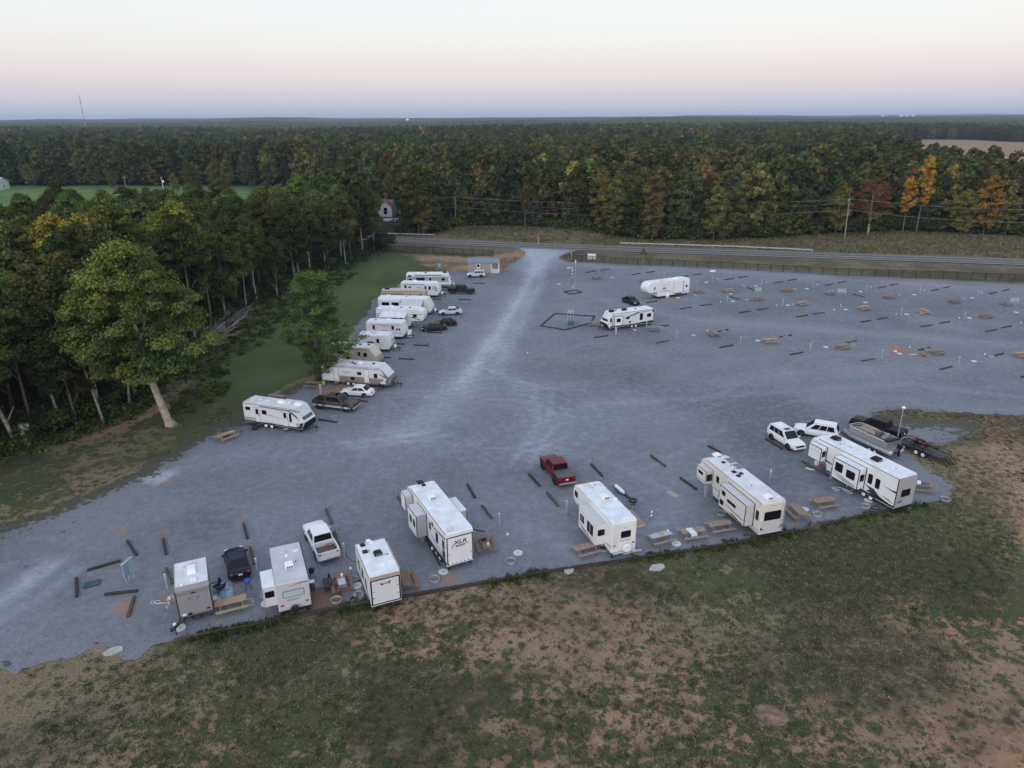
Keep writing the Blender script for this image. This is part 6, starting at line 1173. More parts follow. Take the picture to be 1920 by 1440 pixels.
# ================================================================ THINGS ON THE LOT
def at(g, lift=0.0): return (g.x, g.y, lotz(g.x, g.y)-.01+lift)
def single(o, loc, rz, label, cat, group=None, kind=None): o.location = loc; o.rotation_euler = (0, 0, rz); return tag(o, label, cat, group, kind)
def ang(a, b): return math.atan2(b.y-a.y, b.x-a.x)
# railway sleepers -----------------------------------------------------------
TIE = pm('creosote_timber', (.030,.020,.016), .9, var=.5, scale=5, bump=.6, bscale=14, col2=(.060,.042,.034)); TIEB = pm('weathered_timber', (.07,.045,.032), .92, var=.45, scale=4, bump=.6, bscale=12, col2=(.13,.09,.065))
def tie_mesh(mat, seed):
    r = random.Random(seed); mb = MB(); n = 7; pts = []
    for i in range(n+1):
        x = -.5+i/n; a = .115*(1+.10*r.uniform(-1, 1)); z = .19*(1+.08*r.uniform(-1, 1)); pts += [(x, -a, -.02), (x, a, -.02), (x, a*.95, z), (x, -a*.95, z)]
    mb.poly(pts, [(i*4+j, i*4+(j+1) % 4, i*4+4+(j+1) % 4, i*4+4+j) for i in range(n) for j in range(4)]+[(3,2,1,0), (n*4, n*4+1, n*4+2, n*4+3)])
    me = bpy.data.meshes.new('timber_sleeper'); me.from_pydata(mb.v, [], mb.f); me.materials.append(mat); return me
TM = [tie_mesh(TIE, i) for i in range(3)]+[tie_mesh(TIEB, 9+i) for i in range(2)]
def tie(T, x0, y0, x1, y1, label, group, m=None, L=None):
    a = T(x0, y0, .1); b = T(x1, y1, .1); c = (a+b)/2; o = bpy.data.objects.new('timber_sleeper', TM[m if m is not None else random.choice((0,1,2,2,0,3))]); C.objects.link(o)
    l = L or min(3.1, max(2.0, (b-a).length)); o.scale = (l, 1, 1); o.location = at(c); o.rotation_euler = (0, 0, ang(a, b)); return tag(o, label, 'timber', group)
GF = 'timbers marking the empty parking bays'
for q in ((105,92,205,77),(0,104,50,98),(445,142,540,127),(590,120,685,105),(970,177,1060,160),(1112,150,1208,133),(1503,204,1592,183),(1635,176,1730,156),(685,222,752,250),(500,316,597,349),(185,415,308,402),(600,491,718,473),(787,461,905,443),(1203,535,1322,517),(1382,503,1502,487),(387,861,535,832),(1135,935,1277,908),(385,690,482,668),(1022,748,1153,727),(1733,808,1840,786)):
    tie(Z6, *q, 'dark timber sleeper marking an empty bay on the right half of the lot', GF)
for q in ((375,230,463,210),(495,202,580,182),(935,260,1020,238),(1058,231,1143,210),(1545,292,1638,272),(1685,262,1770,238),(187,590,300,572),(362,560,473,542),(828,638,948,619),(1020,603,1135,584),(1508,690,1630,668),(1678,652,1785,630),(805,885,922,860),(1590,948,1700,922),(195,1002,338,980),(1028,1092,1157,1060),(1890,1173,1990,1150),(107,292,237,325)):
    tie(Z7, *q, 'dark timber sleeper marking an empty bay on the right half of the lot', GF)
for q in ((675,178,773,160),(825,152,918,137),(1157,200,1243,186),(1308,179,1405,162),(1130,526,1245,508),(1308,497,1423,480),(1663,563,1787,545),(755,867,900,847),(1408,925,1548,900),(1445,748,1545,735),(1090,778,1160,790)):
    tie(Z5, *q, 'dark timber sleeper marking an empty bay on the right half of the lot', GF)
for T, qs in ((L3, ((1693,285,1843,285),(1500,495,1668,495),(1105,915,1293,925),(932,1080,1130,1087),(1260,373,1350,373),(1190,489,1280,490),(970,755,1085,755),(680,1062,800,1067))), (L2, ((1635,637,1897,650),(1320,618,1505,622))), (L1, ((1097,490,1272,518),(1440,302,1562,322)))):
    for q in qs: tie(T, *q, 'dark timber sleeper beside the campers of the left row', 'timbers along the left row')
GN1 = 'timbers between the front row campers'
for T, qs in ((T1, ((979,240,1020,390),(1045,480,1100,655),(145,400,175,555),(175,700,240,860))), (T2, ((465,100,540,280),(570,380,640,575),(1490,205,1605,385))), (T3, ((95,430,185,580),(875,290,965,445),(1040,530,1155,675))),
              (T4, ((70,360,195,495),(270,565,400,715),(770,245,900,385),(1440,150,1605,270),(1030,490,1200,630))), (T5, ((120,215,285,330),(450,460,635,590),(795,115,870,155),(1415,25,1600,135))), (T6, ((445,615,630,725),(855,335,930,385)))):
    for q in qs: tie(T, *q, 'weathered timber sleeper between the front row bays', GN1, random.choice((0,1,3,4,3)))
for q, lb in (((770,305,865,455),'short timber above the grey sign board at the lot\'s lower left'),((355,610,705,510),'long timber behind the green lid at the lower left'),((240,690,245,885),'timber left of the green lid at the lower left'),((535,862,880,825),'timber in front of the grey sign board at the lower left'),((845,880,775,1095),'rotten timber lying in orange dirt at the lower left')):
    tie(T7, *q, lb, None, 4 if 'rotten' in lb else 0, L=(T7(q[0],q[1],.1)-T7(q[2],q[3],.1)).length)
for nm, pts in (('small square utility bed', [(435,382),(560,363),(630,388),(505,405)]), ('five sided utility bed', [(190,742),(340,612),(760,640),(715,715),(445,785)])):
    k = len(pts)
    for i in range(k):
        a = Z5(*pts[i], .1); b = Z5(*pts[(i+1) % k], .1); L = (b-a).length; n = max(1, round(L/2.6))
        for j in range(n):
            o = bpy.data.objects.new('timber_sleeper', TM[j % 3]); C.objects.link(o); c = a.lerp(b, (j+.5)/n); o.scale = (L/n*.985, 1, 1); o.location = at(c); o.rotation_euler = (0, 0, ang(a, b)); tag(o, 'timber edging the %s' % nm, 'timber', 'timbers round the %s' % nm)
# front edging ------------------------------------------------------------------
ef = EDGE_FRONT; tot = sum((ef[i+1]-ef[i]).length for i in range(len(ef)-1)); step = 2.62; s_ = 0; i = 0; acc = 0
def along(pts, s):
    for a, b in zip(pts, pts[1:]):
        L = (b-a).length
        if s <= L: return a.lerp(b, s/L)
        s -= L
    return pts[-1]
k = int(tot/step)
for j in range(k):
    a = along(ef, j*step+.03); b = along(ef, (j+1)*step-.03); c = (a+b)/2; o = bpy.data.objects.new('edging_timber', TM[random.choice((0,1,2,0,1,2,3))]); C.objects.link(o)
    n = Vector((b.y-a.y, a.x-b.x, 0)).normalized()*.12; o.location = (c.x+n.x, c.y+n.y, -.02+random.uniform(-.02, .03)); o.scale = ((b-a).length, 1.15, 1.35); o.rotation_euler = (0, 0, ang(a, b)+random.uniform(-.012, .012)); tag(o, 'dark timber edging between the gravel and the grass', 'timber', 'timbers edging the front of the lot')
# marker stakes
SM = MB().prism([(-.045,0),(.045,0),(.045,.86),(0,.95),(-.045,.86)], -.03, .03).build('marker_stake', pm('raw_stake', (.32,.17,.11), .9, var=.3), None)
first = True
for T, qs in ((T1, ((150,390),(975,232))), (T2, ((470,98),)), (T3, ((100,428),(878,290),(1578,183))), (T4, ((78,358),(782,243),(1450,148))), (T5, ((130,212),(815,112),(1428,22))), (L3, ((1125,1083),)), (L2, ((1108,1340),)), (Z7, ((145,783),(915,855),(1692,918),(195,585),(840,635),(1522,688))), (Z6, ((470,666),(1150,726),(1828,785),(608,488),(1213,532)))):
    for q in qs:
        o = SM if first else SM.copy()
        if not first: C.objects.link(o)
        first = False; g = T(*q); single(o, at(g, -.02), random.random(), 'thin raw wood stake at the end of a timber', 'stake', 'wooden bay stakes')
# picnic tables --------------------------------------------------------------------
WOOD = pm('picnic_wood', (.25,.18,.125), .85, var=.25, scale=4, bump=.3); WOODW = pm('weathered_picnic_wood', (.26,.20,.165), .88, var=.25, scale=4, bump=.3); WOODP = pm('new_picnic_wood', (.36,.245,.155), .85, var=.2, scale=4, bump=.3); WOODBR = pm('brown_deck_wood', (.20,.125,.09), .85, var=.25, scale=4)
def make_table(mat, label):
    t = thing('picnic_table', label, 'picnic table'); mb = MB()
    for i in range(5): mb.box(-1.2, 1.2, -.37+i*.15, -.235+i*.15, .72, .76)
    mb.build('tabletop', mat, t)
    for s in (-1, 1):
        mb = MB(); [mb.box(-1.2, 1.2, s*.78-.14+i*.15, s*.78-.005+i*.15, .42, .46) for i in range(2)]; mb.build('bench', mat, t)
    for x in (-.85, .85):
        mb = MB(); mb.prism([(-.74,-.06),(-.64,-.06),(-.20,.70),(-.30,.70)], x-.02, x+.02, 'x').prism([(.64,-.06),(.74,-.06),(.30,.70),(.20,.70)], x+.02, x+.06, 'x').box(x+.06, x+.10, -.92, .92, .32, .415).box(x+.06, x+.10, -.36, .36, .63, .715).build('leg_frame', mat, t)
    mb = MB(); mb.tube([(-.8, 0, .40), (-.2, 0, .70)], .04, 4).tube([(.8, 0, .40), (.2, 0, .70)], .04, 4).build('brace', mat, t); return t
TB = {}
def table(T, x0, y0, x1, y1, label, mat=WOOD, group=None, z=.75, rz=None):
    a = T(x0, y0, z); b = T(x1, y1, z); c = (a+b)/2
    if mat.name not in TB: t = TB[mat.name] = make_table(mat, label)
    else: t = copy_tree(TB[mat.name])
    if 'group' in t: del t['group']
    t.location = at(c); t.rotation_euler = (0, 0, rz if rz is not None else ang(a, b)); tag(t, label, 'picnic table', group); return t
tA = table(T1, 680,1080,1005,1000, 'light wooden picnic table between the two grey travel trailers', WOODP)
tB = table(T2, 622,865,680,1070, 'picnic table with a silver tray and cloth on it, next to the navy bench', WOODBR)
tC = table(T2, 1410,835,1480,1045, 'empty brown picnic table tight beside the white toy hauler', WOODBR)
tD = table(T3, 1060,850,1110,1020, 'brown picnic table with a black bowl beside the lettered toy hauler', WOODBR)
tE = table(T4, 575,1205,850,1135, 'weathered picnic table at the grass edge left of the spare wheel cover', WOODW)
tF = table(T5, 125,1125,335,1075, 'grey picnic table with an orange thing on top, near the grass edge', WOODW)
tG = table(T5, 445,1070,745,1030, 'picnic table with a white cloth laid across its top', WOODW)
tH = table(T5, 765,995,1030,950, 'empty picnic table just left of the cream fifth wheel', WOODW)
tI = table(T6, 330,1030,470,1160, 'picnic table right behind the rear ladder of the cream fifth wheel', WOOD)
tJ = table(T6, 560,1020,785,985, 'picnic table standing free between the two last fifth wheels', WOOD)
tK = table(T6, 1590,840,1680,850, 'cluttered picnic table behind the grey rear cap of the longest fifth wheel', WOOD)
tL = table(L1, 140,655,300,595, 'light wooden picnic table left of the entry steps of the left row', WOODP)
tM = table(L1, 960,132,1125,143, 'picnic table at the foot of the pine tree', WOOD)
tN = table(L1, 650,258,750,268, 'grey picnic table behind the windshield trailer', WOODW)
GP = 'picnic tables of the empty bays'; dv = ang(Z6(185,415), Z6(308,402))
for i, q in enumerate(((168,245),(483,240),(1108,233),(1563,262),(800,322),(1265,375),(337,693),(925,768),(1700,828))): table(Z6, q[0], q[1], q[0]+1, q[1], 'small wooden picnic table standing in an empty bay', (WOOD, WOODP)[i % 2], GP, rz=dv+R(random.choice((-12, 0, 8, 75))))
for i, q in enumerate(((485,303),(228,422),(1188,350),(1735,375),(870,462),(1518,506),(1000,882),(1905,912))): table(Z7, q[0], q[1], q[0]+1, q[1], 'small wooden picnic table standing in an empty bay', (WOOD, WOODP, WOODBR)[i % 3], GP, rz=dv+R(random.choice((-12, 0, 8, 75))))
for i, q in enumerate(((783,213),(1290,245))): table(Z5, q[0], q[1], q[0]+1, q[1], 'small wooden picnic table standing in an empty bay', WOOD, GP, rz=dv)
table(Z5, 1340,755,1440,752, 'weathered picnic table behind the silver white trailer in mid lot', WOODW); table(Z5, 715,698,800,700, 'grey picnic table at the corner of the five sided bed', WOODW)
# things on the tables
def ontable(t, name, mb, mat, dx, dy, label, cat, rz=0, smooth=False, z=.765, bevel=0):
    o = mb.build(name, mat, None, smooth, bevel=bevel); M = Matrix.Rotation(t.rotation_euler.z, 4, 'Z'); p = Vector(t.location)+M @ Vector((dx, dy, z)); o.location = p; o.rotation_euler = (0, 0, t.rotation_euler.z+rz); return tag(o, label, cat)
ontable(tB, 'tray', MB().box(-.45,.45,-.3,.3,0,.04).box(-.45,.45,-.3,-.27,.04,.09).box(-.45,.45,.27,.3,.04,.09), ALU, .35, 0, 'silver tray on the picnic table by the navy bench', 'tray'); ontable(tB, 'lantern', MB().lathe([(0,0),(.11,0),(.11,.2),(.05,.26),(0,.26)], 10), PLAST, -.4, .15, 'small pale lantern on the picnic table by the navy bench', 'lantern')
ontable(tD, 'bowl', MB().lathe([(0,0),(.16,0),(.24,.12),(.22,.12),(.14,.03),(0,.03)], 14), BLACK, -.1, -.15, 'round black bowl on the brown picnic table', 'bowl', smooth=True); ontable(tD, 'cup', MB().lathe([(0,0),(.08,0),(.1,.2),(0,.2)], 10), PLAST, .7, .1, 'white cup on the brown picnic table', 'cup')
mb = MB(); n = 6
for i in range(n): mb.poly([(-.32+.64*i/n, -.62, .012+.01*(i % 2)), (-.32+.64*(i+1)/n, -.62, .012+.01*((i+1) % 2)), (-.32+.64*(i+1)/n, .42, .012+.01*((i+1) % 2)), (-.32+.64*i/n, .42, .012+.01*(i % 2))], [(0,1,2,3)])
mb.box(-.32, .32, -.64, -.61, -.25, .02); ontable(tG, 'cloth', mb, pm('white_cloth', (.62,.66,.66), .9, var=.08), -.25, -.05, 'white cloth hanging over the picnic table edge', 'cloth', rz=.1)
ontable(tF, 'bag', MB().lathe([(0,0),(.15,.02),(.2,.12),(.12,.25),(0,.28)], 9), pm('orange_bag', (.55,.28,.10), .8), .1, 0, 'orange bag on the grey picnic table', 'bag', smooth=True); ontable(tF, 'cup', MB().lathe([(0,0),(.07,0),(.08,.18),(0,.18)], 9), PLAST, .9, .2, 'white cup on the grey picnic table corner', 'cup')
ontable(tF, 'table_cover', MB().box(-1.1,1.1,-.33,.33,0,.012), pm('pale_blue_cloth', (.34,.42,.48), .9, var=.15), 0, 0, 'pale blue cover on the grey picnic table', 'table cover', z=.762)
for dx, s, m_ in ((-.3, .3, PLAST), (.2, .25, pm('blue_plastic', (.05,.10,.28), .5)), (.6, .2, DGREY)): ontable(tK, 'storage_box', MB().box(-s/2-.1, s/2+.1, -s/2, s/2, 0, s), m_, dx, 0, {.3:'white storage box',.25:'blue storage box',.2:'dark storage box'}[s]+' on the cluttered picnic table', 'box', bevel=.02)
# white concrete pads and rings -----------------------------------------------------
CONC = pm('white_concrete', (.50,.52,.53), .9, var=.12, scale=5); PD = MB().lathe([(.13,-.02),(.13,.07),(.42,.07),(.44,.05),(.44,-.02)], 20).build('drain_pad', CONC, None)
hole = MB().lathe([(.13,.05),(.10,.085),(0,.085)], 12).build('drain_cap', GREY, PD)
def spread(src, T, qs, label, cat, group, firstflag, rz=0, lift=0):
    for q in qs:
        if firstflag[0]: o = src; firstflag[0] = False
        else: o = copy_tree(src)
        g = T(q[0], q[1]); single(o, at(g, lift), rz if rz else random.random()*6, label if len(q) < 3 else q[2], cat, None if len(q) > 2 else group)
        if len(q) > 2 and 'group' in o: del o['group']
ff_ = [True]; gp = 'round drain pads of the bays'; lb = 'round white drain pad lying in an empty bay'
spread(PD, T1, ((318,1325,'white drain pad in front of the small lined trailer\'s tongue'),(1218,1070,'white drain pad left of the trailer with the spare tyre')), lb, 'drain pad', gp, ff_)
spread(PD, T2, ((848,1045,'white drain pad beside the coiled cream hose'),), lb, 'drain pad', gp, ff_); spread(PD, T3, ((608,1283,'white drain pad at the end of the long black pipe'),(1447,1070,'white drain pad right of the black bowl table')), lb, 'drain pad', gp, ff_)
spread(PD, T5, ((408,1205,'white drain pad between the two tables at the grass edge'),), lb, 'drain pad', gp, ff_); spread(PD, T6, ((1110,1010,'white drain pad behind the wheels of the longest fifth wheel'),(470,1100,'white drain pad beside the ladder picnic table')), lb, 'drain pad', gp, ff_)
spread(PD, Z6, ((250,170),(772,206),(1318,238),(508,290),(530,371),(1113,413),(118,733),(795,788),(1513,855),(1883,268)), lb, 'drain pad', gp, ff_); spread(PD, Z7, ((757,302),(1370,335),(240,384),(30,459),(675,508),(1340,549),(1838,488),(1388,1005),(600,925)), lb, 'drain pad', gp, ff_); spread(PD, Z5, ((948,232),(385,300),(1175,790),(1812,845),(1645,447)), lb, 'drain pad', gp, ff_)
FR = MB().lathe([(.42,-.02),(.42,.22),(.47,.23),(.47,.19),(.45,.17),(.45,-.02)], 24).build('fire_ring', GALV, None); ff_ = [True]; gp = 'metal fire rings of the bays'; lb = 'galvanised fire ring lying in an empty bay'
FR.data.materials[0] = pm('ring_steel', (.34,.37,.39), .5, metal=.3, var=.25)
spread(FR, T2, ((598,1235,'metal fire ring on the corner of the brown rug'),), lb, 'fire ring', gp, ff_); spread(FR, T3, ((508,1375,'metal fire ring in front of the lettered toy hauler'),(1365,1170,'metal fire ring at the grass edge in the empty front bay')), lb, 'fire ring', gp, ff_)
spread(FR, T4, ((908,1205,'metal fire ring under the old white fifth wheel\'s slide'),(1235,720,'metal fire ring under the black tyre')), lb, 'fire ring', gp, ff_); spread(FR, T5, ((915,870,'metal fire ring left of the cream fifth wheel\'s wheels'),), lb, 'fire ring', gp, ff_)
spread(FR, T6, ((1080,1075,'metal fire ring behind the longest fifth wheel'),(600,1155,'metal fire ring beside the free standing picnic table'),(1880,1005,'metal fire ring at the far right tip of the gravel')), lb, 'fire ring', gp, ff_); spread(FR, L1, ((1243,480,'metal fire ring at the timber near the bronze pickup'),), lb, 'fire ring', gp, ff_)
spread(FR, Z6, ((147,172),(645,207),(1185,248),(130,312),(678,358),(1172,404),(430,694),(1087,748),(1805,830),(1720,284)), lb, 'fire ring', gp, ff_); spread(FR, Z7, ((600,305),(1278,348),(1860,368),(205,455),(830,499),(1507,547),(893,892),(1570,960)), lb, 'fire ring', gp, ff_); spread(FR, Z5, ((1465,765),), lb, 'fire ring', gp, ff_)
g = T4(1238,690); o = MB().tube([(.34*math.cos(t), .34*math.sin(t), .0) for t in np.linspace(0, 2*math.pi, 25)], .11, 8, cap=False).build('tyre', RUBBER, None, True); single(o, at(g, .34), 0, 'black tyre on top of a fire ring by the old white fifth wheel', 'tyre')
# power pedestals, posts -----------------------------------------------------------
PPOST = pm('painted_post', (.30,.37,.40), .5, var=.1); UP = thing('power_post', '', 'power post'); MB().box(-.05,.05,-.05,.05,-.1,1.25).build('post', PPOST, UP); o = MB().box(-.10,.10,-.08,.08,1.02,1.42).build('meter_box', PPOST, UP, bevel=.02); MB().lathe([(.06,0),(.06,.04),(0,.05)], 10, (0,0,1.42)).build('cap', PLAST, o)
UT = thing('power_pedestal', '', 'power pedestal'); MB().box(-.17,.17,-.12,.12,-.05,1.35).build('cabinet', GALV, UT, bevel=.02); MB().box(-.19,.19,-.14,.14,1.35,1.40).build('lid', LGREY, UT, bevel=.01); MB().box(-.13,.13,.12,.135,.6,1.2).build('door', LGREY, UT)
ff1, ff2 = [True], [True]; lb = 'thin pale power post standing in an empty bay'; gp = 'power posts of the bays'
for T, qs in ((T1, ((190,915,'pale power post left of the small lined trailer'),(1125,745,'pale power post behind the navy car\'s timber'))), (T2, ((697,690,'thin power post right of the white pickup'),)), (T3, ((1238,770,'thin power post in the empty front bay right of the lettered toy hauler'),)), (T4, ((493,805,'pale power post between the red pickup and the old fifth wheel'),)), (T5, ((1455,500,'thin power post behind the cream fifth wheel'),)), (T6, ((118,840,'thin power post beyond the cream fifth wheel\'s roof end'),)),
              (Z6, ((310,165),(832,203),(1376,235),(470,383),(1055,425),(1666,473),(608,830),(1340,908))), (Z7, ((246,265),(815,293),(1427,322),(615,517),(1283,562),(412,970),(1220,1050))), (Z5, ((1013,225),(1503,235),(1630,890),(1310,768)))):
    spread(UP, T, qs, lb, 'power post', gp, ff1, rz=.3)
spread(UT, T5, ((738,672,'thick grey power pedestal left of the cream fifth wheel\'s wheels'),), '', 'power pedestal', None, ff2, rz=.4); spread(UT, T6, ((738,795,'thick grey power pedestal under the longest fifth wheel\'s slide'),), '', 'power pedestal', None, ff2, rz=.4); spread(UT, T3, ((378,937,'pale power pedestal under the lettered toy hauler\'s slide'),), '', 'power pedestal', None, ff2, rz=.4)
spread(UT, L1, ((1122,246,'power pedestal above the bronze pickup\'s bed'),), '', 'power pedestal', None, ff2, rz=.1); spread(UT, Z5, ((985,835,'power pedestal in front of the silver white trailer in mid lot'),), '', 'power pedestal', None, ff2, rz=.1)
SPG = pm('spigot_green', (.10,.28,.24), .5, var=.1); SP_ = thing('water_spigot', '', 'water spigot'); MB().tube([(0,0,-.05),(0,0,.55)], .035, 7).build('pipe', SPG, SP_); MB().lathe([(.09,0),(.09,.16),(.03,.2),(0,.2)], 10, (0,0,.5)).build('head', PLAST, SP_, True); ff3 = [True]; lb = 'small white capped water spigot in an empty bay'; gp = 'water spigots of the bays'
for T, qs in ((T1, ((1187,895,'white capped spigot at the grey trailer\'s left slide'),(225,1075,'white capped spigot in a dirt patch by the lined trailer'))), (T2, ((775,900,'white capped spigot left of the white toy hauler'),)), (T3, ((1332,915,'green and white spigot in the empty front bay'),(485,1075,'spigot beside the long black pipe'))), (T4, ((1450,845,'upper of two small white spigot heads by the gold edged mat'),(1443,885,'lower of two small white spigot heads by the gold edged mat'))), (T5, ((915,800,'white spigot head beside the fire ring of the cream fifth wheel'),)), (T6, ((888,905,'green spigot behind the white hose'),)),
              (Z6, ((365,155),(883,190),(1425,218),(397,402),(988,442),(1598,488),(262,712))), (Z7, ((295,246),(862,277),(1467,304),(560,532),(1227,577),(1880,628),(1498,966),(705,890)))): spread(SP_, T, qs, lb, 'water spigot', gp, ff3)
# meter racks ----------------------------------------------------------------
def rack(T, x, y, n, label, w_=.42, hh=1.7, sp=.5, rz=.0):
    g = T(x, y); t = thing('meter_rack', label, 'meter rack', at(g), rz)
    for i in range(n): xx = (i-(n-1)/2)*sp; o = MB().box(xx-w_/2, xx+w_/2, -.09, .09, hh-.75, hh).build('meter_box', PPOST, t, bevel=.02); MB().lathe([(.1,0),(.1,.06),(0,.08)], 12, M=Matrix.Translation((xx, -.09, hh-.3)) @ Matrix.Rotation(math.pi/2, 4, 'X')).build('meter', GLASSL, o)
    for i in range(n+1): xx = (i-n/2)*sp; MB().box(xx-.03, xx+.03, -.03, .03, -.1, hh-.1).build('post', GALV, t)
    return t
rack(Z6, 792, 305, 3, 'grey meter rack behind a picnic table in the middle of the empty bays', rz=.15); rack(Z6, 1675, 318, 4, 'wide meter rack right of a picnic table near the fence', rz=.15); rack(Z7, 1800, 420, 4, 'meter rack nearest the right edge of the lot', rz=.15); rack(Z5, 505, 695, 2, 'meter rack inside the five sided timber bed', hh=2.3, sp=.6, rz=.1)
rack(Z5, 530, 385, 1, 'single meter panel in the small square timber bed', hh=1.5, rz=.1)
a = T7(770,760); b = T7(845,690); t = thing('meter_rack', 'big grey two part panel on posts near the green lid', 'meter rack', at((a+b)/2), ang(a, b)); MB().box(-.62,.0,-.06,.06,.75,2.0).build('panel', pm('panel_blue_grey', (.26,.33,.38), .4, metal=.2, var=.15), t, bevel=.01); MB().box(.02,.62,-.08,.08,.75,2.0).build('meter_box', PPOST, t, bevel=.02); MB().box(-.66,.66,-.12,.12,2.0,2.06).build('cap', PPOST, t, bevel=.01)
for x in (-.5, -.15, .5): MB().box(x-.04, x+.04, -.04, .04, -.1, .8).build('post', GALV, t)
g = T7(405,760); o = MB().box(-.62,.62,-.38,.38,-.02,.16).build('utility_box', pm('green_lid', (.03,.07,.06), .7, var=.15), None, bevel=.04); single(o, at(g), ang(T7(345,775), T7(462,745)), 'dark green utility lid between the timbers at the lower left', 'utility lid')
g = Z5(513,735); t = thing('transformer', 'green transformer box inside the five sided timber bed', 'transformer', at(g), .1); MB().box(-.55,.55,-.45,.45,-.02,.75).build('cabinet', pm('transformer_green', (.04,.11,.085), .6, var=.15), t, bevel=.04); MB().box(-.58,.58,-.48,.48,.75,.80).build('lid', pm('transformer_green', ()), t, bevel=.02); MB().box(-.5,-.01,-.47,-.45,.08,.7).box(.01,.5,-.47,-.45,.08,.7).build('door', pm('transformer_green', ()), t)
# camera pole and light pole in the small bed
g = Z5(520,385); t = thing('camera_pole', 'black and white pole with a white camera arm in the small square timber bed', 'camera pole', at(g)); mb = MB(); mb.tube([(0,0,-.1),(0,0,5.6)], .06, 6).build('pole', DGREY, t)
for i in range(3): MB().tube([(0,0,3.2+i*.75),(0,0,3.6+i*.75)], .075, 6).build('band', PLAST, t)
MB().box(-1.0,.1,-.04,.04,5.55,5.63).build('arm', PLAST, t); MB().lathe([(0,-.2),(.17,-.12),(.2,0),(.05,.08),(0,.08)], 10, (-.95,0,5.5)).build('camera', PLAST, t, True); MB().lathe([(0,-.15),(.15,-.1),(.17,0),(0,.05)], 10, (0,-.1,5.3)).build('camera', PLAST, t, True)
g = Z5(552,388); t = thing('antenna_pole', 'thin pale pole right of the camera pole in the small square bed', 'pole', at(g)); MB().tube([(0,0,-.1),(0,0,7.2)], .05, 6).build('pole', GALV, t); MB().box(-.1,.1,-.08,.08,6.7,7.3).build('antenna', PLAST, t, bevel=.02)
g = T6(1388,445); t = thing('lamp_pole', 'tall pale pole with a white round lamp behind the pontoon boat', 'lamp pole', at(g)); MB().tube([(0,0,-.1),(0,0,4.6)], .055, 7).build('pole', GALV, t); MB().lathe([(0,0),(.12,.02),(.22,.14),(.2,.28),(0,.36)], 12, (0,0,4.55)).build('lamp_head', PLAST, t, True)
g = Z6(1340,908); t = thing('sign_post', 'pale post with a dark arm in an empty bay', 'post', at(g+Vector((.25,.1,0)))); MB().tube([(0,0,-.05),(0,0,2.0)], .07, 7).build('pole', GALV, t); MB().box(-.95,.05,-.05,.05,1.95,2.03).build('arm', DGREY, t)
for (x, y, h_, lb) in ((272,562,1.9,'black thin stake beside the light wooden table, right one'),(158,512,2.2,'black thin stake beside the light wooden table, left one')):
    g = L1(x, y); o = MB().tube([(0,0,-.1),(.03,0,h_)], .03, 5).build('metal_stake', BLACK, None); single(o, at(g), 0, lb, 'stake')
# hoses and pipes -----------------------------------------------------------------
def hose(T, pts, r_, mat, label, name='hose', cat='hose', z=.03, n=6):
    P_ = [T(x, y) for x, y in pts]; c = sum(P_, Vector())/len(P_); Q = []
    for i in range(len(P_)-1):
        p0 = P_[max(i-1, 0)]; p1 = P_[i]; p2 = P_[i+1]; p3 = P_[min(i+2, len(P_)-1)]
        for k in range(4): u = k/4; Q.append(.5*((2*p1)+(p2-p0)*u+(2*p0-5*p1+4*p2-p3)*u*u+(3*p1-p0-3*p2+p3)*u**3))
    Q.append(P_[-1]); o = MB().tube([q-c+Vector((0, 0, z)) for q in Q], r_, n).build(name, mat, None, True); return single(o, at(c), 0, label, cat)
HW = pm('white_hose', (.60,.64,.68), .5, var=.08); HC = pm('cream_hose', (.55,.50,.42), .5, var=.08)
hose(T1, ((35,1075),(20,1055),(45,1045),(90,1075),(120,1065),(100,1042),(60,1050),(70,1072),(200,1065),(215,1090),(195,1120),(180,1100),(205,1075),(190,1010),(235,992),(255,1015)), .022, HW, 'white hose lying in loops left of the small lined trailer')
def loops(cx, cy, rx, ry, n, sd):
    r = random.Random(sd); o = []
    for i in range(n*10): t = i/10*2*math.pi; k = r.uniform(-.04, .04) if i % 10 == 0 else 0; o.append((cx+rx*(1+.25*math.sin(i*.37))*math.cos(t)+k*rx, cy+ry*(1+.25*math.cos(i*.31))*math.sin(t)))
    return o
hose(T2, loops(868,1150,48,42,3,1)+[(880,1105),(930,1060),(945,960),(935,900)], .024, HC, 'cream hose coiled on the gravel left of the white toy hauler'); hose(T1, loops(500,1205,48,34,4,2), .02, pm('blue_hose', (.05,.08,.16), .5), 'dark blue hose coil in front of the small lined trailer')
hose(T1, ((1005,1095),(1070,1080),(1078,1045),(1050,1020),(1005,1035)), .02, HW, 'white hose loop at the end of the light picnic table'); hose(T1, ((1187,900),(1160,960),(1160,1000),(1200,1010),(1225,985)), .02, HW, 'white hose hanging by the grey trailer\'s slide')
hose(T6, ((750,890),(790,915),(820,905),(740,885),(800,880),(880,900),(950,940),(900,935),(850,895),(820,875),(890,915),(940,925)), .025, HW, 'white hose loosely looped beside the longest fifth wheel'); hose(T5, ((890,665),(830,690),(825,705),(870,720),(930,745),(970,770)), .04, BLACK, 'black hose from the cream fifth wheel to the fire ring'); hose(T5, loops(915,868,52,34,2,5), .02, pm('green_hose', (.12,.2,.2), .5), 'dark hose coiled round the fire ring by the cream fifth wheel')
hose(T4, ((500,810),(540,830),(560,860),(545,890)), .015, BLACK, 'black cable trailing from the post by the old fifth wheel'); hose(T2, ((700,640),(740,700),(800,745),(860,760)), .02, BLACK, 'black cable from the thin post to the white toy hauler'); hose(T2, ((775,905),(800,925),(860,935)), .02, HC, 'cream hose from the spigot to the white toy hauler')
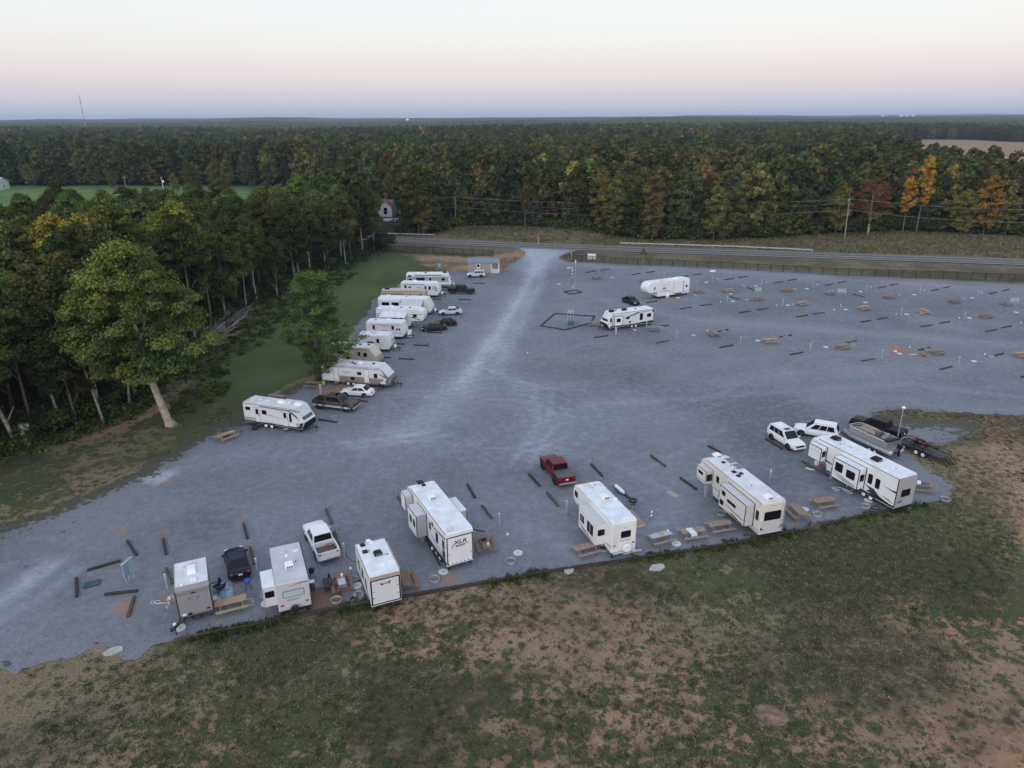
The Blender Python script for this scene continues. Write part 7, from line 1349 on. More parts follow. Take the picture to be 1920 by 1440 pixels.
hose(T2, ((810,1030),(850,995),(910,975)), .05, BLACK, 'short thick black drain hose at the white toy hauler', 'drain_hose'); o = hose(T3, ((395,840),(440,980),(500,1100),(568,1235)), .06, BLACK, 'long black pipe running back from the lettered toy hauler', 'drain_pipe', 'pipe', .3)
hose(T6, ((830,800),(960,885),(1120,985)), .035, pm('rusty_pipe', (.30,.16,.10), .8), 'long thin rusty pipe under the longest fifth wheel', 'pipe', 'pipe', .12); hose(T6, loops(1180,1085,40,18,2,7), .02, BLACK, 'black cable coil behind the longest fifth wheel'); hose(T6, loops(600,1150,38,24,2,9), .018, HW, 'white hose coiled in the fire ring near the free picnic table')
# rugs --------------------------------------------------------------------------
def rug(T, q, mat, label, border=None, z=.012, name='rug'):
    P_ = [T(x, y) for x, y in q]; c = sum(P_, Vector())/4; Q = [p-c for p in P_]; t = MB().poly([(p.x, p.y, z) for p in Q]+[(p.x, p.y, z-.06) for p in Q], [(0,1,2,3) if (Q[1]-Q[0]).cross(Q[2]-Q[1]).z > 0 else (3,2,1,0), (0,4,5,1),(1,5,6,2),(2,6,7,3),(3,7,4,0)]).build(name, border or mat, None)
    if border: MB().poly([(p.x*.84, p.y*.84, z+.005) for p in Q], [(0,1,2,3) if (Q[1]-Q[0]).cross(Q[2]-Q[1]).z > 0 else (3,2,1,0)]).build('centre_panel', mat, t)
    return single(t, at(c, .02), 0, label, 'rug')
def pattern(name, c1, c2, sc_=9.0):
    m, N, Lk, p, t = newmat(name); v = N.new('ShaderNodeTexBrick'); v.inputs['Scale'].default_value = sc_; v.inputs['Color1'].default_value = c1+(1,); v.inputs['Color2'].default_value = c1+(1,); v.inputs['Mortar'].default_value = c2+(1,); v.inputs['Mortar Size'].default_value = .06; Lk.new(t, v.inputs[0]); Lk.new(v.outputs[0], p.inputs['Base Color']); p.inputs['Roughness'].default_value = .9; return m
rug(T2, ((255,1090),(640,1030),(680,1290),(290,1370)), pm('brown_rug', (.15,.085,.065), .95, var=.15), 'brown patterned rug beside the grey trailer, dark border', pattern('rug_border', (.04,.028,.026), (.15,.09,.07)))
rug(T4, ((1180,760),(1230,770),(1385,940),(1285,972)), pattern('mat_pattern', (.16,.11,.10), (.35,.30,.24), 14), 'patterned mat with a gold edge right of the old white fifth wheel', pm('gold_edge', (.42,.33,.17), .8), name='mat')
o = rug(T1, ((640,880),(860,838),(872,1000),(660,1050)), pm('pale_blue_rug', (.14,.22,.30), .9, var=.3, scale=2, col2=(.42,.52,.58)), 'pale blue crumpled tarp beside the small lined trailer', name='tarp'); o['category'] = 'tarp'
o = rug(T5, ((285,620),(340,605),(445,668),(395,690)), pm('bare_board', (.34,.29,.26), .9, var=.15), 'pale flat board lying alone on the gravel', name='board'); o['category'] = 'board'
# camp clutter --------------------------------------------------------------------
def chair(g, rz, mat, label, fr=BLACK, group=None):
    t = thing('camping_chair', label, 'camping chair', at(g), rz, group); MB().box(-.25,.25,-.25,.25,.40,.44).build('seat', mat, t, bevel=.01); MB().poly([(-.25,-.25,.44),(.25,-.25,.44),(.28,-.42,.98),(-.28,-.42,.98),(-.25,-.28,.44),(.25,-.28,.44),(.28,-.46,.98),(-.28,-.46,.98)], [(3,2,1,0),(4,5,6,7),(0,1,5,4),(1,2,6,5),(2,3,7,6),(3,0,4,7)]).build('backrest', mat, t)
    for x in (-.27, .27):
        MB().tube([(x,-.27,-.02),(x,.25,.42)], .015, 5).tube([(x,.27,-.02),(x,-.25,.42)], .015, 5).build('leg', fr, t); MB().box(x-.04, x+.04, -.22, .25, .60, .63).build('armrest', fr, t)
    return t
PUR = pm('purple_canvas', (.030,.022,.10), .85, var=.2); g = T1(700,930); chair(g, 2.4, PUR, 'dark purple camping chair on the pale blue tarp, left one'); chair(T1(748,955), 1.2, PUR, 'dark purple camping chair on the pale blue tarp, right one')
def grill(g, rz, label, lidm, name='grill'):
    t = thing(name, label, 'grill', at(g), rz); MB().lathe([(0,0),(.2,.05),(.27,.2),(.27,.24)], 14, (0,0,.55)).build('bowl', lidm, t, True); MB().lathe([(.28,0),(.24,.16),(.1,.24),(0,.25)], 14, (0,0,.79)).build('lid', lidm, t, True); MB().box(-.04,.04,-.02,.02,1.03,1.08).build('handle', BLACK, t)
    for a in range(3): MB().tube([(.12*math.cos(a*2.1), .12*math.sin(a*2.1), .6), (.35*math.cos(a*2.1), .35*math.sin(a*2.1), -.02)], .018, 5).build('leg', BLACK, t)
    return t
grill(T1(1030,915), 0, 'bright blue lidded grill on crossed legs behind the navy car', pm('blue_enamel', (.015,.09,.42), .3)); grill(T2(300,955), 0, 'black kettle grill at the right side of the grey trailer', BLACK); grill(L2(1330,1165), 0, 'black kettle grill behind the white sedan', BLACK)
def crate(g, sx, sy, sz, rz, mat, label, name='storage_box', cat='box', lid=None, lift=0):
    t = MB().box(-sx/2, sx/2, -sy/2, sy/2, 0, sz).build(name, mat, None, bevel=.02); single(t, at(g, lift), rz, label, cat)
    if lid: MB().box(-sx/2-.02, sx/2+.02, -sy/2-.02, sy/2+.02, sz+.001, sz+.05).build('lid', lid, t, bevel=.01)
    return t
BLP = pm('blue_plastic', ()); YEL = pm('yellow_plastic', (.60,.42,.04), .5, var=.1); ORG = pm('orange_plastic', (.55,.12,.03), .5, var=.05)
crate(T2(290,1050), .5, .4, .45, .3, BLP, 'blue storage box with a white lid beside the grey trailer', lid=PLAST); crate(T2(300,1140), .55, .5, .4, .2, DGREY, 'dark grey storage box at the corner of the brown rug', lid=BLACK)
b_ = thing('bench', 'navy slatted bench left of the tray topped picnic table', 'bench', at(T2(485,1060)), ang(T2(450,960), T2(500,1130))); mb = MB()
for i in range(4): mb.box(-.75,.75,-.25+i*.13,-.14+i*.13,.42,.45)
mb.build('seat', NAVY, b_); mb = MB(); [mb.box(-.75,.75,.28+.02*i,.30+.02*i,.52+i*.13,.62+i*.13) for i in range(3)]; mb.build('backrest', NAVY, b_)
for x in (-.65, .65): MB().box(x-.03,x+.03,-.25,-.19,-.02,.42).box(x-.03,x+.03,.2,.30,-.02,.80).build('leg', BLACK, b_)
for T, x, y, m_, lb in ((T1,380,1205,ORG,'orange wheel chock at the tongue corner of the lined trailer'),(T1,600,1145,ORG,'orange block under the right corner of the lined trailer'),(T1,1415,1135,YEL,'yellow jack block under the left rear of the grey trailer'),(T1,1630,1075,YEL,'yellow jack block under the right rear of the grey trailer'),(Z5,822,795,pm('red_plastic', (.55,.05,.04), .5),'red bucket at the nose of the silver white trailer')): crate(T(x, y), .34, .26, .2, .3, m_, lb, 'block', 'block')
crate(T4(1060,1238), .5, .4, .16, .3, PLAST, 'white flat box at the grass edge behind the old white fifth wheel'); crate(T4(1020,1205), .55, .35, .1, .1, WOODW, 'grey board block under the old white fifth wheel\'s rear', 'block', 'block')
for (x, y), wd_ in zip(((1150,1256),(1180,1248),(1212,1240),(1246,1232)), ('first','second','third','last')): crate(T4(x, y), .45, .3, .14, .4, CONC, wd_+' from the left of four white blocks at the grass edge', 'block', 'block')
crate(T4(1306,1226), .5, .25, .12, .3, GALV, 'grey block right of the row of white blocks', 'block', 'block')
# chocks, lot things in the left row
PW = pm('red_pallet_wood', (.33,.11,.06), .85, var=.2)
def woodchair(g, rz, lb):
    t = thing('wooden_chair', lb, 'chair', at(g), rz); MB().box(-.3,.3,-.3,.3,.36,.41).build('seat', PW, t); mb = MB(); [mb.box(-.29+i*.12,-.20+i*.12,-.34,-.31,.42,1.0) for i in range(5)]; mb.build('backrest', PW, t)
    for x in (-.3,.3): MB().box(x-.05,x+.05,-.32,.32,-.02,.36).build('leg', PW, t); MB().box(x-.07,x+.07,-.3,.34,.58,.62).build('armrest', PW, t)
for x, lb in ((760,'reddish wooden chair, first of a row before the grey nosed trailer'),(838,'reddish wooden chair, second of a row before the grey nosed trailer'),(905,'reddish wooden chair, third of a row before the grey nosed trailer'),(965,'reddish wooden chair, last of a row before the grey nosed trailer')): woodchair(L2(x,1062 if x < 850 else 1050), 3.2, lb)
t = thing('folding_table', 'white folding table with dark legs beside the grey nosed trailer', 'folding table', at(L2(1290,1085)), .1); MB().box(-.75,.75,-.35,.35,.70,.74).build('tabletop', PLAST, t, bevel=.01)
for x in (-.65,.65): MB().tube([(x,-.3,-.02),(x,-.3,.7)], .018, 5).tube([(x,.3,-.02),(x,.3,.7)], .018, 5).build('leg', BLACK, t)
def bottle(g, lb, s=1.0, lift=0): o = MB().lathe([(.05,0),(.18,.02),(.19,.1),(.19,.42),(.12,.54),(.05,.56),(.09,.58),(.09,.68),(0,.68)], 14).build('gas_bottle', PLAST, None, True); o.scale = (s, s, s); single(o, at(g, lift), 0, lb, 'gas bottle')
bottle(L2(1075,1050), 'white gas bottle beside the wooden chairs'); bottle(L2(1590,475), 'white gas bottle at the tongue of the short white trailer', 1.1)
g = L2(1815,275); crate(g, .8, .7, 1.1, .1, PLAST, 'tall white box at the tongue of the double window trailer', 'cabinet', 'cabinet', lid=PLAST); g = L2(410,1078); o = MB().lathe([(0,0),(.2,0),(.24,.55),(.18,.62),(0,.62)], 12).build('bin', pm('lime_plastic', (.42,.55,.04), .5), None, True); single(o, at(g), 0, 'lime yellow bin at the foot of the pine tree', 'bin')
g = Z5(1530,445); o = MB().lathe([(0,0),(.42,0),(.42,.85),(.38,.9),(0,.9)], 16).build('water_barrel', PLAST, None, True); single(o, at(g), 0, 'white barrel under the lone white fifth wheel', 'barrel')
g = T6(580,585); t = thing('generator', 'yellow generator at the front of the longest fifth wheel', 'generator', at(g), .3); boxp(t, 'body', -.35,.35,-.25,.25,.08,.6, YEL, .04); boxp(t, 'base', -.38,.38,-.28,.28,-.01,.08, BLACK, .02); crate(T6(592,655), .4, .4, .4, .3, PLAST, 'white cube box near the yellow generator', lid=PLAST); crate(T6(632,662), .4, .35, .3, .3, pm('red_plastic', ()), 'red fuel can near the yellow generator', 'fuel_can', 'fuel can')
o = rug(T6, ((620,700),(700,660),(790,740),(690,775)), pm('teal_mat', (.03,.07,.11), .9), 'dark blue mat beside the yellow generator', name='mat'); o['category'] = 'mat'
g = T6(955,910); o = MB().tube([(-.25,0,.05),(0,.08,.1),(.25,0,.05)], .1, 7).build('glove_bag', SPG, None, True); single(o, at(g), .5, 'teal bag next to the white looped hose', 'bag'); o = single(MB().box(-.45,.45,-.1,.1,0,.05).build('plank', PLAST, None), at(T6(525,697)), -.6, 'short white board beside the timber near the generator', 'board')
kb = thing('kayak', 'white and blue covered kayak lying against a timber by the old fifth wheel', 'kayak', at(T4(1085,562), .05), ang(T4(1040,515), T4(1135,600))); MB().tube([(-1.1,0,.2),(-.8,0,.2),(0,0,.2),(.8,0,.2),(1.1,0,.22)], [.05,.22,.28,.22,.05], 10).build('hull', BLP, kb, True); MB().tube([(-1.05,0,.3),(-.7,0,.33),(0,0,.30),(.7,0,.33),(1.05,0,.3)], [.04,.2,.24,.2,.04], 10).build('cover', PLAST, kb, True)
# cones and barrel
def cone(g, lb, s=1.0, tip=0):
    t = thing('traffic_cone', lb, 'traffic cone', at(g)); MB().lathe([(.18,.04),(.03,.7),(0,.7)], 14).build('cone', ORG, t, True); MB().box(-.2,.2,-.2,.2,0,.04).build('base', ORG, t); MB().lathe([(.134,.26),(.098,.42)], 14).build('band', PLAST, t, True); t.scale = (s, s, s)
    if tip: t.rotation_euler = (0, R(80), .5); t.location.z += .15
cone(G(989,665), 'orange cone standing alone in the middle of the gravel', 1.0); t = thing('safety_barrel', 'orange upright safety barrel by the pink dirt patch', 'barrel', at(Z7(553,920))); MB().lathe([(.3,0),(.3,.1),(.26,.12),(.2,1.0),(0,1.02)], 16).build('body', ORG, t, True); MB().lathe([(.262,.3),(.245,.48)], 16).build('band', PLAST, t, True)
t = thing('safety_barrel', 'orange barrel fallen over right of the upright one', 'barrel', at(Z7(850,955), .26), .4); o = MB().lathe([(.3,-.5),(.3,-.4),(.26,-.38),(.2,.5),(0,.52)], 16, M=Matrix.Rotation(R(90), 4, 'Y')).build('body', ORG, t, True)
t = thing('road_barricade', 'fallen red and white barricade between the orange barrels', 'barricade', at(Z7(745,940)), .3); MB().box(-.7,.7,-.12,.12,.06,.1).build('board', PLAST, t); MB().box(-.4,-.1,-.12,.12,.102,.106).box(.2,.5,-.12,.12,.102,.106).build('stripe', ORG, t)
# low stones
for (x, y, s, lb) in ((213,1222,.8,'flat pale concrete slab at the lower left grass edge'),(1068,1070,.7,'pale concrete block in the grass edge left of the old white fifth wheel'),(1232,1066,.8,'flat grey stone in the grass behind the first grey table')):
    g = G(x, y); r = random.Random(x); pr = [(s*(1+.25*r.uniform(-1,1))*math.cos(t_/7*6.283), .55*s*(1+.25*r.uniform(-1,1))*math.sin(t_/7*6.283)) for t_ in range(7)]; o = MB().prism(pr, -.03, .13, 'z').build('stone_slab', pm('pale_stone', (.36,.34,.31), .95, var=.15), None, bevel=.03); single(o, (g.x, g.y, .02), r.random(), lb, 'stone')
g = G(1445,1340); o = MB().lathe([(1.4,-.08),(1.0,.04),(.5,.10),(0,.12)], 18).build('burn_patch', pm('ash_and_soil', (.10,.085,.085), .95, var=.4, scale=1.5, bump=.8, bscale=7, col2=(.27,.17,.12)), None, True); o.scale = (1.0, .75, 1); single(o, (g.x, g.y, .0), -.5, 'low mound of reddish soil and ash in the meadow', 'soil mound')
# ================================================================ BEYOND THE LOT
# office shed
a = L4(1143,525); b = L4(1510,528); c = (a+b)/2; rz = ang(a, b); Wd = (b-a).length; t = thing('office_shed', 'small taupe office shed with a blue grey roof and a white porch', 'shed', (c.x, c.y+1.8, .05), rz); h = Wd/2; SW = lam('shed_siding', (.33,.29,.265), 0, 5, depth=.3); wb_ = h-1.9
MB().box(-h, wb_, -1.75, 1.75, 0, 2.7).prism([(-1.75,2.7),(1.75,2.7),(0,3.3)], -h, wb_, 'x').build('wall', SW, t); RF = pm('shed_roof', (.17,.20,.25), .6, var=.1)
MB().poly([(-h-.25,-2.0,2.62),(h+.1,-2.0,2.62),(h+.1,0,3.42),(-h-.25,0,3.42),(-h-.25,2.0,2.62),(h+.1,2.0,2.62),(-h-.25,-2.0,2.70),(h+.1,-2.0,2.70),(h+.1,0,3.50),(-h-.25,0,3.50),(-h-.25,2.0,2.70),(h+.1,2.0,2.70)], [(3,2,1,0),(4,5,2,3),(6,7,8,9),(9,8,11,10),(0,1,7,6),(4,10,11,5),(1,2,8,7),(2,5,11,8),(0,6,9,3),(3,9,10,4)]).build('roof', RF, t)
boxp(t, 'porch_floor', wb_, h, -1.75, 1.75, .0, .18, pm('porch_white', (.66,.66,.66), .6), .01)
for x, y in ((h-.08,-1.68),(h-.08,1.68),(h-.08,-.6),(wb_+.06,-1.70)): boxp(t, 'porch_post', x-.06, x+.06, y-.06, y+.06, .18, 2.62, PLAST)
mb = MB(); mb.box(wb_+.12, h-.14, -1.72, -1.66, .95, 1.02)
for i in range(9): mb.box(wb_+.2+i*.18, wb_+.26+i*.18, -1.71, -1.67, .22, .95)
mb.build('railing', PLAST, t); boxp(t, 'door', wb_+.0, wb_+.05, -.45, .45, .18, 2.2, PLAST); MB().prism([(-1.75,2.7),(1.75,2.7),(0,3.3)], h-.1, h-.02, 'x').build('gable', PLAST, t)
o = boxp(t, 'window', -h+2.35, -h+2.95, -1.78, -1.74, 1.45, 2.2, GLASS); boxp(o, 'frame', -h+2.2, -h+3.1, -1.775, -1.745, 1.3, 2.35, PLAST); boxp(t, 'ac_unit', -h+2.4, -h+2.9, -2.1, -1.79, 1.15, 1.45, PLAST, .02)
boxp(t, 'step', h, h+.5, -.6, .6, 0, .12, WOODW); t2 = boxp(t, 'window', wb_+.01, wb_+.04, -1.4, -.7, 1.2, 2.1, GLASS)
g = L4(795,500); t = thing('notice_board', 'green notice board on posts in the grass left of the shed', 'notice board', (g.x, g.y, 0), .05); boxp(t, 'board', -1.0, 1.0, -.04, .04, 1.0, 2.1, pm('board_green', (.12,.19,.17), .6), .02); boxp(t, 'notice', -.3, .35, -.055, -.042, .95, 2.0, PPOST, .005)
for x in (-.85,-.3,.3,.85): boxp(t, 'post', x-.04, x+.04, -.03, .05, -.1, 2.2, GALV)
# fences
FW, N, Lk, p_, tcs = newmat('fence_mesh'); mr_ = N.new('ShaderNodeTexChecker'); sx = N.new('ShaderNodeSeparateXYZ'); Lk.new(tcs, sx.inputs[0])
u = mathN(N, Lk, 'ADD', sx.outputs[0], sx.outputs[2]); v = mathN(N, Lk, 'SUBTRACT', sx.outputs[0], sx.outputs[2])
wu = mathN(N, Lk, 'PINGPONG', mathN(N, Lk, 'MULTIPLY', u, 9.0), .5); wv = mathN(N, Lk, 'PINGPONG', mathN(N, Lk, 'MULTIPLY', v, 9.0), .5); mn = mathN(N, Lk, 'MINIMUM', wu, wv)
Lk.new(mathN(N, Lk, 'LESS_THAN', mn, .12), p_.inputs['Alpha']); p_.inputs['Base Color'].default_value = (.012,.012,.012,1); p_.inputs['Roughness'].default_value = .5; N.remove(mr_)
def fence(pts, hgt_, sp, label, name='wire_fence', sub=True):
    base = pts[0]; rz = ang(pts[0], pts[-1]); t = thing(name, label, 'fence', (base.x, base.y, 0), 0); L = sum((pts[i+1]-pts[i]).length for i in range(len(pts)-1)); n = int(L/sp); post = None; mb = MB(); rail = MB()
    q = [along(pts, min(i*sp, L-.01)) for i in range(n+1)]
    for i, p in enumerate(q):
        if post is None: post = MB().tube([(0,0,-.2),(0,0,hgt_+.06)], .075, 6).build('post', BLACK, t); o = post
        else: o = post.copy(); C.objects.link(o)
        o.parent = t; o.location = (p.x-base.x, p.y-base.y, gz(p.x, p.y))
        if i: a_ = q[i-1]-base; b_ = p-base; mb.poly([(a_.x,a_.y,.02),(b_.x,b_.y,.02),(b_.x,b_.y,hgt_),(a_.x,a_.y,hgt_)], [(0,1,2,3)]); rail.tube([(a_.x,a_.y,hgt_),(b_.x,b_.y,hgt_)], .045, 5); rail.tube([(a_.x,a_.y,.06),(b_.x,b_.y,.06)], .015, 4)
    mb.build('wire_mesh', FW, t); rail.build('rail', BLACK, t); return t
fr_ = P((1070,490.5),(1200,497),(1350,504.5),(1580,517),(1750,522.5),(1909,528.5),(2100,536)); fence(fr_, 1.8, 3.05, 'long black chain link fence between the gravel lot and the highway')
fence(P((690,469),(733.6,471.8),(830,476),(941,482)), 1.8, 3.05, 'short black chain link fence left of the driveway, behind the shed')
g = Z5(730,48); t = thing('fence_sign', 'blank white square sign hung on the long chain link fence', 'sign', (g.x, g.y-.1, .0), ang(fr_[0], fr_[1])); boxp(t, 'board', -1.15, 1.15, -.12, -.09, .35, 1.9, PLAST, .01); boxp(t, 'bracket', -1.0, -.95, -.09, .02, .5, 1.8, GALV); boxp(t, 'bracket', .95, 1.0, -.09, .02, .5, 1.8, GALV)
g = G(1332,507); crate(Vector((g.x, g.y-2, 0)), 1.3, .5, .5, .0, PLAST, 'low white box lying in front of the chain link fence', lid=DGREY)
# guard rails
def guard(pts, label):
    pts2 = [along(pts, s) for s in np.arange(0, sum((pts[i+1]-pts[i]).length for i in range(len(pts)-1)), 2.0)]; base = pts2[0]; t = thing('guard_rail', label, 'guard rail', (base.x, base.y, 0)); mb = MB(); post = None
    for i, p in enumerate(pts2):
        if post is None: post = MB().box(-.08,.08,-.08,.08,-.2,.75).build('post', GALV, t); o = post
        else: o = post.copy(); C.objects.link(o); o.parent = t
        q = p-base; o.location = (q.x, q.y+.12, gz(p.x, p.y))
        if i:
            a_ = pts2[i-1]-base
            for z in (.50, .68): mb.tube([(a_.x,a_.y,z+gz(pts2[i-1].x, pts2[i-1].y)),(q.x,q.y,z+gz(p.x, p.y))], .10, 6)
    mb.build('rail', pm('rail_steel', (.38,.40,.41), .5, metal=.3, var=.1), t)
guard(P((600,437),(720,440.5),(780,442.5),(822,445)), 'short pale guard rail at the left end of the highway'); guard(P((1162,459),(1250,461.5),(1380,465.5),(1530,472.5)), 'long pale guard rail along the far side of the highway')
for x, y, lb in ((1010,458,'thin white marker post on the far highway verge'),(1071,488,'pale end post of the long chain link fence')): g = G(x, y); o = MB().tube([(0,0,-.1),(0,0,2.2)], .06, 6).build('marker_post', PLAST, None); single(o, (g.x, g.y, 0), 0, lb, 'post')
# utility poles and wires
PW_ = pm('pole_wood', (.26,.23,.20), .9, var=.2, scale=2)
def upole(x, y, y2, label, arm=False, lean=0.0):
    g = G(x, y); d = ray(x, y2); H_ = CAM_H+d.z*(g.y/d.y); t = thing('utility_pole', label, 'utility pole', (g.x, g.y, 0)); MB().tube([(0,0,-.3),(lean,0,H_)], [.19,.12], 8).build('pole', PW_, t)
    mb = MB(); mb.lathe([(0,0),(.07,0),(.07,.25),(0,.28)], 7, (lean,0,H_)); mb.lathe([(0,0),(.07,0),(.07,.22),(0,.25)], 7, (lean-.2,0,H_-.35)); mb.build('insulator', PLAST, t)
    if arm: MB().box(-1.1,1.1,-.06,.06,H_-.7,H_-.55).build('cross_arm', PW_, t)
    return Vector((g.x+lean, g.y, H_))
p1 = upole(855,432,370, 'straight utility pole left of the driveway, before the wood'); p2 = upole(1583,451,374, 'leaning utility pole at the wood edge on the right', lean=-.4); p3 = p2+(p2-p1)*.62+Vector((0,-9,-1.0)); p0 = p1+Vector((-62, 6, -1.5))
WIRE = pm('wire', (.20,.21,.22), .5)
def wire(a_, b_, sag, label, r_=.035):
    mb = MB(); mb.tube([a_.lerp(b_, i/20)-a_-Vector((0,0,sag*4*(i/20)*(1-i/20))) for i in range(21)], r_, 4); o = mb.build('wire', WIRE, None); o.location = a_; tag(o, label, 'power line')
d1, d2 = Vector((0,0,.2)), Vector((0,0,-3.2))
wire(p1+d1, p2+d1, 2.2, 'upper power line between the two utility poles'); wire(p1+d2, p2+d2, 2.6, 'lower power line between the two utility poles'); wire(p1+Vector((0,0,-1.0)), p2+Vector((0,0,-1.0)), 2.9, 'middle power line between the two utility poles', .025)
wire(p2+d1, p3+d1, 1.8, 'upper power line running right from the leaning pole'); wire(p2+d2, p3+d2, 2.1, 'lower power line running right from the leaning pole'); wire(p0+d2, p1+d2, 1.2, 'lower power line running left from the straight pole'); wire(p0+d1, p1+d1, 1.2, 'upper power line running left from the straight pole')
g = Vector((p0.x, p0.y, 0)); t = thing('utility_pole', 'utility pole behind the bushes near the red roofed house', 'utility pole', g); MB().tube([(0,0,-.3),(0,0,p0.z)], [.18,.12], 8).build('pole', PW_, t)
GP_ = pm('pale_pole', (.50,.50,.50), .8, var=.1)
g = G(311,378); t = thing('utility_pole', 'pale utility pole with a transformer in the green field', 'utility pole', (g.x, g.y, gz(g.x, g.y))); MB().tube([(0,0,-.3),(-.3,0,11.5)], [.2,.14], 8).build('pole', GP_, t); MB().lathe([(0,0),(.35,0),(.35,1.0),(0,1.1)], 10, (.4,0,8.8)).build('transformer', PLAST, t, True); MB().tube([(1.2,0,-.3),(1.0,0,4)], .14, 6).build('stub', GP_, t)
g = G(238,362); t = thing('utility_pole', 'dark cross armed utility pole far back in the green field', 'utility pole', (g.x, g.y, gz(g.x, g.y))); MB().tube([(0,0,-.3),(0,0,9)], [.18,.12], 8).build('pole', PW_, t); MB().box(-1.3,1.3,-.08,.08,8.0,8.2).build('cross_arm', PW_, t)
# houses
def house(x, y, z0, wx, wy, hh, rz, wall, roof, label, rh=2.2, name='house', wins=3, door=True):
    t = thing(name, label, 'house', (x, y, z0), rz); a, b = wx/2, wy/2
    MB().box(-a, a, -b, b, -.5, hh).prism([(-b, hh), (b, hh), (0, hh+rh)], -a, a, 'x').build('wall', wall, t); e = .4
    MB().poly([(-a-e,-b-e,hh-.25),(a+e,-b-e,hh-.25),(a+e,0,hh+rh),(-a-e,0,hh+rh),(-a-e,b+e,hh-.25),(a+e,b+e,hh-.25)]+[(-a-e,-b-e,hh-.1),(a+e,-b-e,hh-.1),(a+e,0,hh+rh+.15),(-a-e,0,hh+rh+.15),(-a-e,b+e,hh-.1),(a+e,b+e,hh-.1)], [(3,2,1,0),(4,5,2,3),(6,7,8,9),(9,8,11,10),(0,1,7,6),(4,10,11,5),(1,2,8,7),(2,5,11,8),(0,6,9,3),(3,9,10,4)]).build('roof', roof, t)
    for i in range(wins): xx = -a+wx*(i+.7)/(wins+.4); o = boxp(t, 'window', xx-.45, xx+.45, -b-.04, -b+.02, 1.1, 2.3, GLASS); boxp(o, 'frame', xx-.55, xx+.55, -b-.025, -b+.02, 1.0, 2.4, PLAST)
    o = boxp(t, 'window', a-.02, a+.04, -.5, .5, 1.1, 2.4, GLASS); boxp(o, 'frame', a-.02, a+.025, -.6, .6, 1.0, 2.5, PLAST)
    if door: boxp(t, 'door', a-.6, a-.0, -b-.05, -b+.02, 0, 2.1, DGREY)
    return t
RR = pm('red_metal_roof', (.16,.045,.05), .5, var=.2); g = G(712,400); house(g.x-1, g.y, 0, 14, 8, 3.0, -.15, PLAST, RR, 'white house with a dark red roof showing between the trees', 2.6); g = G(728,403); t = house(g.x, g.y-3, 0, 6, 5, 4.0, R(90), PLAST, RR, 'white gabled house front right of the red roof', 2.0, wins=1)
boxp(t, 'window', -3.03, -3.0, -.7, .7, 1.0, 3.6, GLASS)
g = G(775,385); house(g.x, g.y, 0, 8, 5, 6.2, R(80), PLAST, pm('brown_roof', (.14,.10,.09), .8), 'tall white house end showing between the dark trees', 1.8, wins=2)
g = G(722,411); o = MB().box(-7.5, 7.5, -4.5, 4.5, -.3, .10).build('parking_pad', pm('pale_concrete', (.33,.36,.42), .9, var=.1), None); o.location = (g.x, g.y-2, 0); tag(o, kind='structure')
g = G(-6,352); house(g.x, g.y-14, gz(g.x, g.y-14), 26, 12, 4.6, R(8), pm('barn_white', (.60,.62,.64), .6), pm('barn_roof', (.38,.42,.46), .5), 'long white barn at the left edge of the green field', 2.0, 'barn', wins=0, door=False)
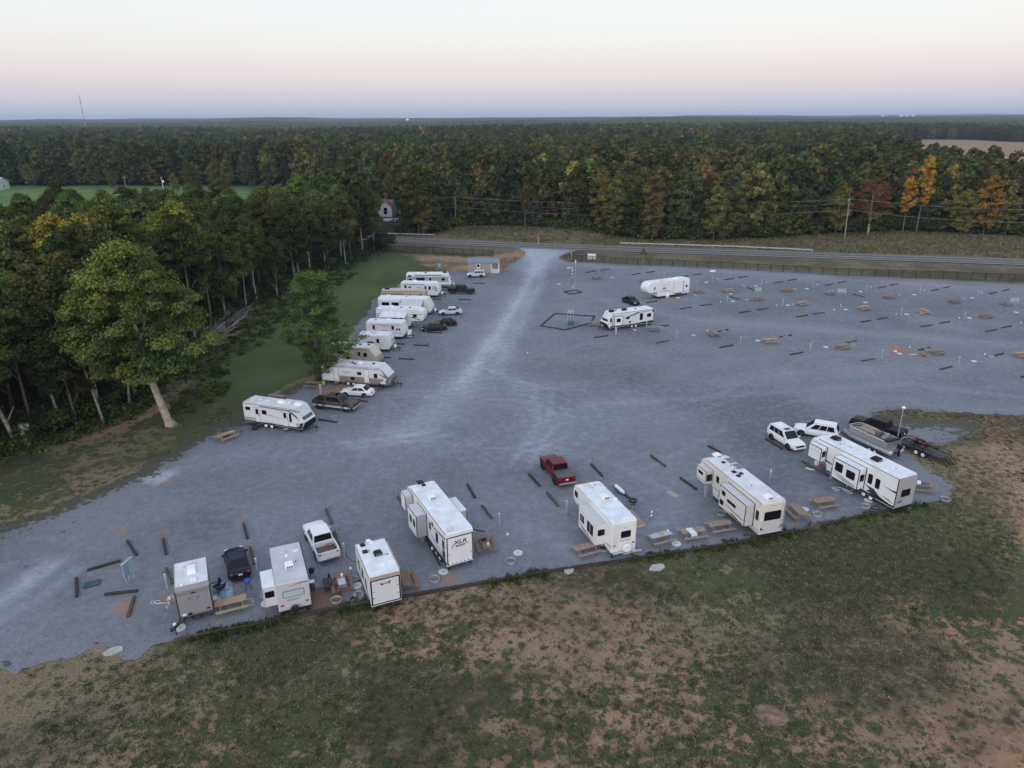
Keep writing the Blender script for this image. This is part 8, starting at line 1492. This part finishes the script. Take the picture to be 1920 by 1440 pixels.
# radio mast, water tower, distant roofs
def sky_pt(px, py, dist): d = ray(px, py); k = dist/d.y; return Vector((d.x*k, dist, CAM_H+d.z*k))
tp_ = sky_pt(147, 178, 2600); bz = gz(tp_.x+10, 2600); t = thing('radio_mast', 'tall thin red and white radio mast rising over the far wood', 'radio mast', (tp_.x+2, 2600, bz)); Hm = tp_.z-bz
for i in range(8):
    mb = MB(); z0, z1 = Hm*i/8, Hm*(i+1)/8
    for k in range(3): x, y = 1.0*math.cos(k*2.094), 1.0*math.sin(k*2.094); mb.tube([(x,y,z0),(x,y,z1)], .32, 4); x2, y2 = 1.0*math.cos((k+1)*2.094), 1.0*math.sin((k+1)*2.094); mb.tube([(x,y,z0),(x2,y2,z1)], .15, 3)
    mb.build('mast_section', (pm('mast_red', (.30,.10,.09), .7), pm('mast_white', (.42,.42,.44), .7))[i % 2], t)
w_ = sky_pt(764, 226, 5200); t = thing('water_tower', 'pale water tower on the far horizon', 'water tower', (w_.x, 5200, gz(w_.x, 5200))); hz = w_.z-gz(w_.x, 5200)+4; WT = pm('tank_white', (.75,.76,.78), .5)
MB().lathe([(0,-9),(8,-7),(11,0),(9,6),(0,9)], 18, (0,0,hz)).build('tank', WT, t, True); MB().tube([(0,0,-2),(0,0,hz-7)], 2.2, 10).build('stem', WT, t)
for i, (px, py) in enumerate(((1690,216.5),(1700,216.2),(1712,216.4),(1655,217))):
    q = sky_pt(px, py, 7600); t = thing('distant_building', ('white building, first of the far specks on the right horizon','white building, second of the far specks on the right horizon','white building, third of the far specks on the right horizon','white building alone on the far right horizon')[i], 'building', (q.x, 7600, gz(q.x, 7600))); hb = q.z-gz(q.x, 7600)+6; boxp(t, 'wall', -14, 14, -9, 9, 0, hb, WT); boxp(t, 'roof', -15, 15, -10, 10, hb, hb+2, LGREY)
# ================================================================ letters to meshes, haze
bpy.context.view_layer.update(); dg = bpy.context.evaluated_depsgraph_get()
for o in [o for o in bpy.data.objects if o.type == 'FONT']:
    me = bpy.data.meshes.new_from_object(o.evaluated_get(dg)); n = bpy.data.objects.new('lettering', me); C.objects.link(n); n.parent = o.parent; n.matrix_local = o.matrix_local.copy(); bpy.data.objects.remove(o)
HZ = MB().box(-13400, 13400, -80, 13400, -60, 110).build('haze', None)
HZ.data.materials.clear(); hm = bpy.data.materials.new('haze'); hm.use_nodes = True; N = hm.node_tree.nodes; N.remove(N['Principled BSDF']); vp = N.new('ShaderNodeVolumePrincipled'); vp.inputs['Density'].default_value = 8e-5; vp.inputs['Color'].default_value = (.56,.71,.96,1); vp.inputs['Anisotropy'].default_value = 0.0
hm.node_tree.links.new(vp.outputs[0], [n for n in N if n.type == 'OUTPUT_MATERIAL'][0].inputs['Volume']); HZ.data.materials.append(hm); tag(HZ, kind='stuff')
